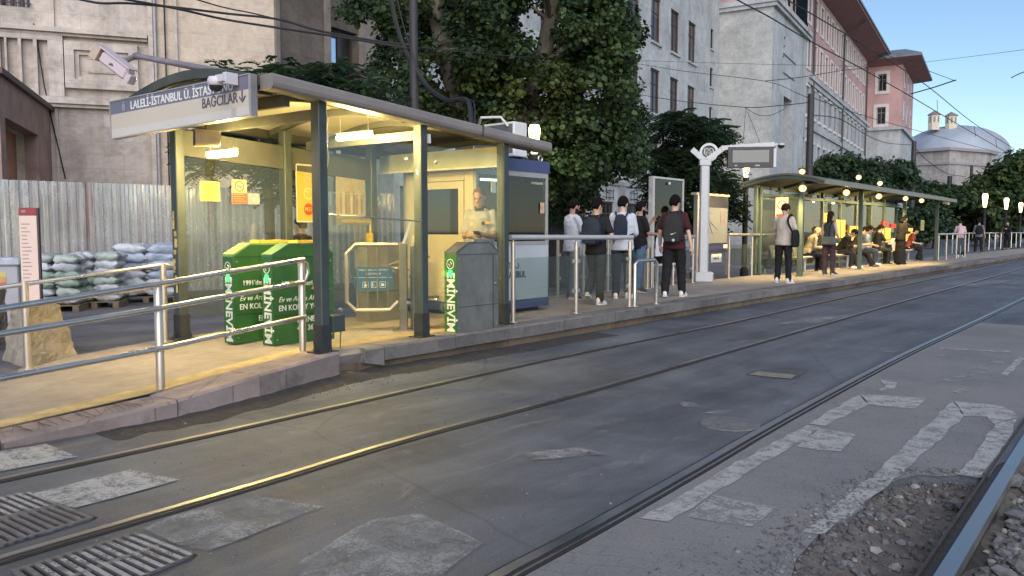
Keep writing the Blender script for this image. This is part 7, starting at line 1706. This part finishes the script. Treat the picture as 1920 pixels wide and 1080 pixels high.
# seated passengers
def seat_at(px, n=BNCH, dz=0): t = tf(px, n-.1); return FP(t, n-.02)
A3 = math.atan2(-S3.x, S3.y)          # +Y local along S3
road_side = A3-math.pi/2              # facing the road
sitl = ((82, 86), (80, 84)); ST = .45
person('blond woman in a patterned shirt sitting on the nearest bench bent over her phone', seat_at(1520), road_side+deg(48), 1.66, SKIN3, HAIRL, .12, top=CHK, sleeve='long', bottom=BLK, shoes=SHOEB, sit=ST, legs=sitl, hands=((-.08, .38, .14), (.08, .38, .14)), lean=24, head=(0, 24), female=True, vox=.017, group=None)
person('man in black with a pale collar sitting in the far shelter leaning forward', seat_at(1580), road_side+deg(20), 1.74, SKIN, HAIRB, top=BLK, sleeve='long', bottom=BLK2, shoes=SHOEW, sit=ST, legs=((84, 70), (80, 92)), hands=((-.10, .42, .12), (.12, .42, .12)), lean=34, head=(0, 22), vox=.018, collar=WHT)
person('person in black with legs stretched out towards the kerb in the far shelter', seat_at(1606), road_side+deg(28), 1.78, SKIN, HAIRB, top=BLK2, bottom=BLK, shoes=SHOEB, sit=ST, legs=((74, 38), (78, 58)), hands=((-.10, .44, .16), (.12, .44, .16)), lean=26, head=(0, 18), vox=.018)
person('man in light blue sitting behind the others in the far shelter', seat_at(1624, 1.0), road_side+deg(10), 1.74, SKIN, HAIRB, top=cloth('lightblue', (.18, .24, .33)), bottom=cloth('dark_denim', (.04, .06, .09)), shoes=SHOEW, sit=ST, legs=sitl, hands=((-.12, .40, .10), (.12, .40, .10)), lean=14, head=(0, 14), vox=.02)
pr = person('man in a black tee shirt sitting upright in the far shelter reading a paper', seat_at(1650), road_side+deg(50), 1.78, SKIN, HAIRB, top=BLK, bottom=BLK2, shoes=SHOEB, sit=ST, legs=sitl, hands=((-.10, .42, .22), (.10, .44, .22)), lean=8, head=(0, 16), vox=.018)
held(pr, 1, 'paper', 'folded white paper in the hands of the reading man', 'paper', (.22, .28, .01), WHITE, .1, .9)
person('person in a long black coat standing with bowed head in front of the far bench', P_at(1687, 496), road_side+deg(60), 1.72, SKIN, HAIRB, .3, top=BLK, sleeve='long', bottom=BLK, skirt=True, shoes=SHOEB, hands=((-.08, .30, .18), (.10, .30, .18)), head=(0, 42), lean=10, vox=.02, female=True)
person('woman in a red patterned top and long black skirt sitting at the far bench', seat_at(1710), road_side+deg(12), 1.68, SKIN3, HAIRN, .18, top=REDC, bottom=BLK, skirt=True, shoes=SHOEB, sit=ST, legs=sitl, hands=((-.10, .40, .12), (.10, .40, .12)), lean=18, head=(0, 20), female=True, vox=.02)
# further along the platform
person('person in a pink top leaning on the railing beyond the far shelter', P_at(1800, 482), road_side+deg(110), 1.68, SKIN3, HAIRN, .1, top=PINKC, bottom=OLV, shoes=SHOEW, hands=((-.12, .42, .14), (.12, .42, .14)), lean=22, head=(0, 10), female=True, vox=.022)
pr = person('man in dark clothes with a backpack standing in the middle of the far platform', P_at(1834, 474), A3+deg(15), 1.76, SKIN, HAIRB, top=GRY, bottom=BLK, shoes=SHOEB, legs=((10, 4), (-8, 4)), stance=.14, vox=.022)
backpack(pr, 'dark backpack on the man on the far platform', BLK, .33, .46, .16, .04)
person('dark dressed person standing furthest away on the platform near the right lamps', P_at(1888, 466), A3+deg(160), 1.80, SKIN, HAIRB, top=BLK, sleeve='long', bottom=BLK, shoes=SHOEB, hands=((-.1, .3, .3), (.2, .2, .1)), vox=.024)
p = at(566, 470, 12.6); person('passer by with dark hair on the back street half hidden by the green validators', V3(p.x, p.y, 0), deg(60), 1.62, SKIN2, HAIRB, top=BLK, bottom=BLK2, shoes=SHOEB, vox=.018)
# ================================================================ trees
def leaf_mat(name, c, tr=.35):
    m, nt, out = new_mat(name); d = nd(nt, 'ShaderNodeBsdfPrincipled'); t = nd(nt, 'ShaderNodeBsdfTranslucent'); ms = nd(nt, 'ShaderNodeMixShader')
    n1 = noise(nt, coords(nt, 'Object'), 1.2, 4, .7); col = ramp(nt, n1, [(.3, tuple(x*.6 for x in c)), (.7, tuple(x*1.35 for x in c))])
    nt.links.new(col, d.inputs['Base Color']); nt.links.new(col, t.inputs[0]); d.inputs['Roughness'].default_value = .55; d.inputs['Specular IOR Level'].default_value = .3; ms.inputs[0].default_value = tr
    nt.links.new(d.outputs[0], ms.inputs[1]); nt.links.new(t.outputs[0], ms.inputs[2]); nt.links.new(ms.outputs[0], out.inputs[0]); return m
LF = [leaf_mat('leaf_mid', (.056, .096, .034)), leaf_mat('leaf_olive', (.095, .13, .042)), leaf_mat('leaf_deep', (.036, .068, .029)), leaf_mat('leaf_blue', (.052, .098, .05)), leaf_mat('leaf_deep_blue', (.034, .066, .038))]
BARK = M('plane_bark', (.19, .165, .13), .9, 0, .6, 4, .8, 22, stretch=(1, 1, .5)); BARKD = M('dark_bark', (.075, .06, .05), .9, 0, .4, 4, .5, 20)
def leaves(name, centers, rad, per, size, mats, parent, squash=.75, narrow=.62, frond=False):
    ctr = np.array([tuple(c) for c in centers]); n = len(ctr)*per
    if n == 0: return
    cid = np.repeat(np.arange(len(ctr)), per); rad = np.broadcast_to(np.asarray(rad, float), (len(ctr),))
    g = RNG.normal(0, 1, (n, 3)); g /= np.linalg.norm(g, axis=1)[:, None]; rr = RNG.random(n)**.45
    if frond:
        # feathery fronds: each clump is a set of arching stems with paired leaflets
        nf = max(1, per//16); pos = np.zeros((n, 3)); axis = np.zeros((n, 3)); droop = np.zeros(n)
        az = RNG.uniform(0, 2*np.pi, (len(ctr), nf)); el = RNG.uniform(-.25, .75, (len(ctr), nf))
        k = np.arange(n) % per; fi = np.minimum(k//16, nf-1); s = ((k % 16)//2+1.5)/9.0; side = np.where(k % 2, 1.0, -1.0)
        a, e = az[cid, fi], el[cid, fi]; L = rad[cid]*1.9
        d = np.stack([np.cos(a)*np.cos(e), np.sin(a)*np.cos(e), np.sin(e)], 1); sd = np.stack([-np.sin(a), np.cos(a), np.zeros(n)], 1)
        pos = ctr[cid]+d*(L*s)[:, None]; pos[:, 2] -= L*.45*s*s
        ax = sd*side[:, None]*.9+d*.5; ax[:, 2] -= .35; ax /= np.linalg.norm(ax, axis=1)[:, None]
        nrm = np.cross(ax, d); nrm /= np.linalg.norm(nrm, axis=1)[:, None]+1e-9
    else:
        pos = ctr[cid]+g*rr[:, None]*rad[cid][:, None]*np.array([1, 1, squash])
        nrm = g*.6+np.array([0, 0, .75])+RNG.normal(0, .45, (n, 3)); nrm /= np.linalg.norm(nrm, axis=1)[:, None]
        ax = np.cross(nrm, RNG.normal(0, 1, (n, 3))); ax /= np.linalg.norm(ax, axis=1)[:, None]+1e-9; ax[:, 2] -= .25
    bt = np.cross(nrm, ax); sz = size*RNG.uniform(.65, 1.25, n)
    org = np.array(ORG[parent.name]); pos = pos-org
    w = (sz*narrow*.5)[:, None]; l = sz[:, None]
    fold = nrm*(sz*.12)[:, None]
    v = np.stack([pos, pos+ax*l*.35+bt*w-fold, pos+ax*l*.72+bt*w*.8-fold, pos+ax*l, pos+ax*l*.72-bt*w*.8-fold, pos+ax*l*.35-bt*w-fold], 1).reshape(-1, 3)
    me = bpy.data.meshes.new(name); me.vertices.add(n*6); me.vertices.foreach_set('co', v.ravel())
    fi_ = np.stack([np.array([0, 1, 2, 3]), np.array([0, 3, 4, 5])])[None]+np.arange(n)[:, None, None]*6
    me.loops.add(n*8); me.loops.foreach_set('vertex_index', fi_.ravel().astype(np.int32)); me.polygons.add(n*2)
    me.polygons.foreach_set('loop_start', np.arange(0, n*8, 4, dtype=np.int32)); me.polygons.foreach_set('loop_total', np.full(n*2, 4, np.int32))
    for m in mats: me.materials.append(m)
    pick = RNG.integers(0, len(mats), len(ctr))[cid]; rnd = RNG.random(n) < .25; pick = np.where(rnd, RNG.integers(0, len(mats), n), pick)
    me.polygons.foreach_set('material_index', np.repeat(pick, 2).astype(np.int32)); me.update(); me.validate()
    return link(name, me, parent)
def blobs(specs, dist, dj, n, seed=0, shell=.35):
    out = []; rg = random.Random(seed); tot = sum(s[2]*s[3] for s in specs)
    for (cx, cy, rx, ry) in specs:
        for _ in range(max(1, round(n*rx*ry/tot))):
            a = rg.uniform(0, 6.283); r = rg.uniform(shell, 1)**.5
            d = dist+rg.uniform(-dj, dj)*math.sqrt(max(.05, 1-.7*r*r))
            out.append(at(cx+rx*r*math.cos(a), cy+ry*r*math.sin(a), d))
    return out
def tree(name, lab, base, limbs, cl, rad, per, size, mats, bark=BARK, grp=None, twig=True, **k):
    t = thing(name, lab, 'tree', base, grp)
    mb = MB()
    for pts, r in limbs:
        n_ = len(pts); sp = smooth_path(pts, 6); mb.tube(sp, [r[min(i//6, n_-1)]+(r[min(i//6+1, n_-1)]-r[min(i//6, n_-1)])*(i % 6)/6 for i in range(len(sp))], 12)
    if twig and limbs:
        ends = [p for pts, _ in limbs for p in pts[1:]]
        for c in cl[::4]:
            e = min(ends, key=lambda p: (p-c).length); m = e.lerp(c, .55)+V3(0, 0, .12*(e-c).length)
            mb.tube([e, m, c], [.045, .03, .012], 5)
    mb.v = [v+V3(*[.035*mn.noise((v.x*2.2, v.y*2.2, v.z*1.3+q))+.015*mn.noise((v.x*9, v.y*9, v.z*6+q)) for q in (0, 7, 14)]) for v in mb.v]
    mb.build('trunk', bark, t, smooth=True)
    leaves('crown', cl, rad, per, size, mats, t, **k); return t
D1 = 17.0; b = at(900, 440, D1); base = V3(b.x, b.y, 0)
T = lambda px, py, d=D1: at(px, py, d)
limbs = [([base, T(905, 420), T(893, 300), T(868, 215), T(842, 120), T(818, 20), T(800, -90), T(770, -200)], [.36, .33, .28, .24, .20, .17, .12, .05]),
         ([T(900, 400), T(935, 310), T(985, 205), T(1010, 130), T(1032, 40), T(1050, -60), T(1090, -180)], [.26, .22, .17, .17, .15, .12, .05]),
         ([T(842, 120), T(800, 100, 16.5), T(765, 125, 16.2), T(735, 65, 16.0), T(690, -10, 16.0), T(640, -60, 16)], [.12, .10, .09, .08, .07, .03]),
         ([T(1010, 130), T(1060, 90), T(1110, 60), T(1150, 0)], [.1, .08, .06, .03]), ([T(985, 205), T(1040, 230), T(1090, 250), T(1130, 300)], [.1, .08, .06, .03]), ([T(868, 215), T(800, 150), T(760, 90)], [.09, .07, .03])]
spec = [(1000, 60, 180, 110), (1110, 190, 80, 95), (1080, 270, 100, 62), (1110, 30, 62, 70), (870, 50, 95, 100), (805, 135, 56, 70), (905, 195, 80, 46), (720, -5, 90, 26), (650, 12, 50, 14), (770, 55, 45, 60), (1150, 285, 46, 50), (1050, 330, 46, 34), (960, -110, 290, 80), (960, 150, 110, 75), (1165, 60, 30, 40), (1168, 190, 26, 34), (1180, 320, 20, 22), (700, 150, 20, 16), (735, 110, 26, 20)]
cl = blobs(spec, D1, 2.4, 560, 3, .2)
def px_of(p): dv = p-V3(0, 0, HC); dep = dv.y*CP-dv.z*SP; return W2+F*dv.x/dep, H2-F*(dv.y*SP+dv.z*CP)/dep
def near_limb(c):
    x, y = px_of(c)
    for pts, r in limbs[:2]:
        for a, b in zip(pts[1:-1], pts[2:]):
            (ax, ay), (bx, by) = px_of(a), px_of(b); t = max(0, min(1, ((x-ax)*(bx-ax)+(y-ay)*(by-ay))/((bx-ax)**2+(by-ay)**2+1e-6)))
            if math.hypot(x-ax-t*(bx-ax), y-ay-t*(by-ay)) < 27 and y < 225: return True
    return False
cl = [c for c in cl if not (c.y < D1+.5 and near_limb(c) and random.random() < .9)]
tree('plane_tree', 'large leafy plane tree with pale forked trunks rising behind the near shelter', base, limbs, cl, .38, 165, .095, [LF[0], LF[1], LF[2], LF[0], LF[2]], narrow=.9)
D2 = 20.5; b = at(1052, 450, D2); base = V3(b.x, b.y, 0); T = lambda px, py, d=D2: at(px, py, d)
tree('plane_tree', 'dark tree trunk with low hanging foliage behind the ticket booth', base, [([base, T(1050, 440), T(1062, 390), T(1082, 330), T(1095, 250), T(1080, 150)], [.3, .27, .24, .22, .16, .05]), ([T(1082, 330), T(1120, 300), T(1160, 260)], [.1, .08, .03])],
     blobs([(1070, 310, 45, 50), (1085, 360, 28, 36), (1042, 395, 18, 36), (1130, 300, 50, 30), (1150, 230, 50, 60), (1176, 250, 22, 40)], D2, 1.4, 90, 5, .1), .42, 150, .095, [LF[2], LF[2], LF[0]], BARKD, narrow=.9)
D3 = 13.2; b = at(505, 440, D3); base = V3(b.x, b.y, 0); T = lambda px, py, d=D3: at(px, py, d)
tree('ailanthus_tree', 'dark feathery tree behind the near shelter spreading over its roof line', base, [([base, T(505, 400), T(500, 300), T(490, 230), T(470, 160)], [.09, .08, .07, .06, .02]), ([T(500, 300), T(440, 270), T(390, 265)], [.05, .04, .02]), ([T(490, 230), T(560, 180), T(640, 150)], [.05, .04, .02]), ([T(500, 330), T(480, 300), T(470, 260)], [.04, .03, .02])],
     blobs([(440, 292, 75, 22), (482, 250, 55, 60), (408, 262, 55, 26), (500, 300, 40, 40), (570, 155, 50, 34), (640, 160, 62, 36), (470, 132, 55, 12), (520, 160, 40, 26), (700, 185, 30, 26), (380, 300, 22, 26), (520, 345, 25, 30), (560, 215, 40, 20)], D3, 1.0, 260, 9), .22, 96, .10, [LF[3], LF[0], LF[4], LF[3]], BARKD, narrow=.34, frond=True)
D4 = 24; b = at(1300, 440, D4); base = V3(b.x, b.y, 0); T = lambda px, py, d=D4: at(px, py, d)
tree('ailanthus_tree', 'bushy feathery tree before the white facade behind the metro pole', base, [([base, T(1302, 400), T(1298, 330), T(1290, 250)], [.1, .09, .07, .03]), ([T(1302, 390), T(1330, 320), T(1345, 270)], [.06, .05, .02]), ([T(1300, 380), T(1265, 330), T(1245, 290)], [.06, .05, .02])],
     blobs([(1290, 265, 52, 50), (1252, 330, 30, 48), (1328, 295, 36, 58), (1300, 365, 62, 55), (1283, 228, 36, 16), (1342, 372, 26, 50)], D4, 1.3, 240, 11), .40, 96, .17, [LF[4], LF[3], LF[4], LF[2]], BARKD, narrow=.36, frond=True)
def ftree(lab, px, d, specs, n, rad, per, size, mats, seed, name='tree'):
    b = at(px, 440, d); base = V3(b.x, b.y, 0); top = at(px, specs[0][1], d)
    tree(name, lab, base, [([base, base.lerp(top, .5), top], [.28, .2, .06])], blobs(specs, d, max(1.5, specs[0][2]/1500*d*.8), n, seed), rad, per, size, mats, BARKD, 'trees along the back street')
ftree('round dense dark tree behind the near end of the far shelter roof', 1578, 60, [(1578, 318, 45, 24), (1560, 335, 40, 20), (1600, 335, 36, 18)], 110, .8, 55, .34, [LF[4], LF[2], LF[0]], 21)
ftree('loose leafy tree behind the middle of the far shelter roof', 1668, 56, [(1665, 325, 34, 16), (1640, 318, 18, 16), (1700, 330, 20, 14), (1690, 310, 14, 10), (1650, 345, 40, 14)], 80, .6, 50, .32, [LF[3], LF[2], LF[4]], 22)
ftree('low dark tree between the shelter roof and the domed building', 1740, 72, [(1735, 362, 42, 16), (1770, 368, 30, 14), (1700, 358, 30, 12)], 80, .8, 50, .4, [LF[4], LF[2], LF[0]], 23)
ftree('broad tree behind the two far right post lamps', 1800, 80, [(1800, 395, 50, 40), (1770, 410, 34, 36), (1840, 410, 36, 32), (1830, 375, 36, 24)], 150, 1.0, 50, .5, [LF[2], LF[0], LF[1]], 24)
ftree('tall spreading tree at the right picture edge', 1880, 74, [(1880, 345, 52, 40), (1912, 318, 40, 32), (1850, 365, 40, 30), (1935, 350, 50, 60), (1890, 385, 50, 28), (1960, 330, 60, 60)], 240, 1.0, 52, .48, [LF[2], LF[0], LF[1]], 25)
ftree('dark tree filling the gap under the far right trees', 1900, 92, [(1890, 415, 50, 26), (1940, 410, 50, 30), (1990, 390, 60, 50)], 130, 1.1, 48, .6, [LF[4], LF[2], LF[0]], 26)
ftree('dark bush like tree beyond the far shelter railing', 1755, 66, [(1750, 415, 32, 26), (1720, 420, 30, 24), (1690, 420, 30, 22)], 90, .8, 46, .42, [LF[4], LF[2], LF[0]], 27)
ftree('shadowy tree behind the waiting passengers of the far shelter', 1600, 52, [(1590, 410, 50, 24), (1530, 412, 50, 22), (1645, 412, 40, 22)], 110, .8, 46, .4, [LF[4], LF[2], LF[0]], 28)
# ================================================================ poles and wires
POLE = M('pole_dark', (.05, .048, .05), .6, .3, .2)
def upole(px, ytop, dist, r, lab, zt=None):
    b = at(px, ytop, dist); z = zt or b.z; mb = MB(); mb.tube([V3(b.x, b.y, 0), V3(b.x, b.y, z*.5), V3(b.x, b.y, z)], [r*1.15, r, r*.85], 12); mb.lathe((b.x, b.y, 0), [(r*2, 0), (r*2, .05), (r*1.2, .3)], 12); tag(mb.build('utility_pole', POLE, smooth=True), lab, 'pole', 'dark poles carrying the wires'); return V3(b.x, b.y, z)
upole(775, 0, 13.0, .072, 'dark pole rising behind the near shelter in front of the plane tree', 8)
upole(1521, 176, 34, .15, 'tall dark tram pole behind the near end of the far shelter')
upole(1714, 265, 68, .22, 'dark pole in front of the domed building wall')
upole(1781, 330, 84, .26, 'short looking dark pole between domed building and right trees')
upole(1822, 310, 92, .18, 'thin dark pole beside the right hand trees')
WIRE = M('wire_black', (.022, .022, .025), .6)
def wire(lab, pts, r=.012, name='overhead_wire', k=5):
    mb = MB(); mb.tube(smooth_path(pts, k), r, 6); return tag(mb.build(name, WIRE, smooth=True), lab, 'wire', 'overhead wires')
Hc = lambda px, py, z=5.8: G(px, py, z)
wire('contact wire running over the near track from the top edge to the right trees', [Hc(*q) for q in [(1300, -50), (1383, 0), (1443, 32), (1510, 72), (1577, 108), (1620, 131), (1710, 182), (1757, 210), (1827, 251), (1890, 287)]], .014)
wire('contact wire over the far track crossing the pink facade and the sky', [Hc(*q, 6.2) for q in [(1380, -60), (1477, 0), (1520, 25), (1640, 97), (1737, 160), (1827, 232), (1903, 280)]], .014)
wire('thin droppers line above the right contact wire', [at(*q) for q in [(1647, 97, 40), (1720, 125, 40), (1792, 152, 40)]], .014)
wire('span wire from the white facade to the tall tram pole', [at(*q) for q in [(1190, 176, 46), (1280, 190, 42), (1397, 201, 37), (1460, 198, 35), (1518, 192, 34)]], .018)
wire('upper span wire across the white facade', [at(*q) for q in [(1150, 112, 46), (1280, 133, 42), (1433, 152, 36), (1493, 174, 35), (1520, 186, 34)]], .014)
wire('faint span wire above the middle of the white facade', [at(*q) for q in [(1150, 112, 48), (1340, 118, 44), (1500, 122, 40), (1640, 125, 42)]], .009)
wire('span wire with an insulator slanting over the pink windows', [at(*q) for q in [(1433, 152, 36), (1500, 145, 38), (1580, 132, 40), (1625, 128, 42)]], .018)
wire('sagging wire from the tall tram pole to the far pole', [at(*q) for q in [(1523, 216, 34), (1577, 224, 42), (1623, 252, 52), (1663, 268, 60), (1714, 272, 68)]], .022)
wire('feeder wire passing the pavilion towards the dome', [at(*q) for q in [(1523, 183, 34), (1620, 217, 46), (1713, 243, 58), (1800, 267, 70), (1890, 290, 80)]], .018)
wire('pull off wire with a fitting between pavilion eave and contact wire', [at(*q) for q in [(1708, 176, 44), (1750, 164, 42), (1792, 150, 40)]], .03)
wire('thin wire in the empty sky at the right', [at(*q) for q in [(1730, 117, 40), (1820, 106, 36), (1960, 88, 32)]], .009)
wire('pull off wire at the right picture edge', [at(*q) for q in [(1896, 146, 30), (1912, 138, 28), (1960, 120, 26)]], .016)
wire('sagging cable in front of the domed building', [at(*q) for q in [(1716, 278, 68), (1740, 302, 72), (1775, 325, 80), (1810, 331, 86)]], .03)
wire('short sagging wire under the span beside the tree', [at(*q) for q in [(1397, 201, 37), (1420, 215, 36.5), (1445, 216, 36), (1470, 205, 35.5)]], .012)
wire('hanging wire to the departure display', [at(*q) for q in [(1398, 202, 37), (1396, 235, 30), (1393, 268, 22)]], .008)
wire('second hanging wire to the departure display', [at(*q) for q in [(1398, 202, 37), (1412, 235, 30), (1424, 266, 22)]], .008)
for px, py, px2, py2 in ((1757, 187, 1758, 211), (1827, 236, 1829, 256), (1867, 260, 1869, 277)): wire('short dropper between the contact wires', [at(px, py, 40), at(px2, py2, 40)], .012, 'wire_dropper')
wire('thick drooping cable at the top left reaching to the tree', [at(*q) for q in [(100, -14, 11), (180, 5, 11), (240, 6, 11.2), (330, 14, 11.6), (430, 26, 12), (520, 36, 12.4), (600, 58, 12.7), (700, 76, 13), (775, 86, 13)]], .017)
wire('thick straight cable at the top left', [at(*q) for q in [(225, -3, 11), (330, 16, 11.5), (420, 36, 12), (520, 52, 12.3), (640, 70, 12.8), (775, 92, 13)]], .017)
wire('thin cable beside the thick ones at the top left', [at(*q) for q in [(365, -2, 11.5), (420, 14, 12), (470, 24, 12.2), (520, 36, 12.4)]], .01)
wire('thick black cable bundle sagging from the pole to the air conditioner', [at(*q) for q in [(728, -40, 13), (742, 40, 13), (765, 105, 13), (800, 160, 12.9), (838, 188, 12.6), (868, 186, 12.3), (880, 195, 12), (884, 240, 11.6)]], .038)
wire('thin black line beside the cable bundle', [at(*q) for q in [(738, -30, 12.9), (760, 60, 12.9), (790, 140, 12.8), (830, 182, 12.5), (865, 186, 12.3), (888, 192, 12), (890, 240, 11.6)]], .01)
wire('fine wire hanging across the dark tree crown', [at(*q) for q in [(775, 88, 13), (900, 100, 14), (1010, 108, 15), (1150, 112, 17)]], .008)
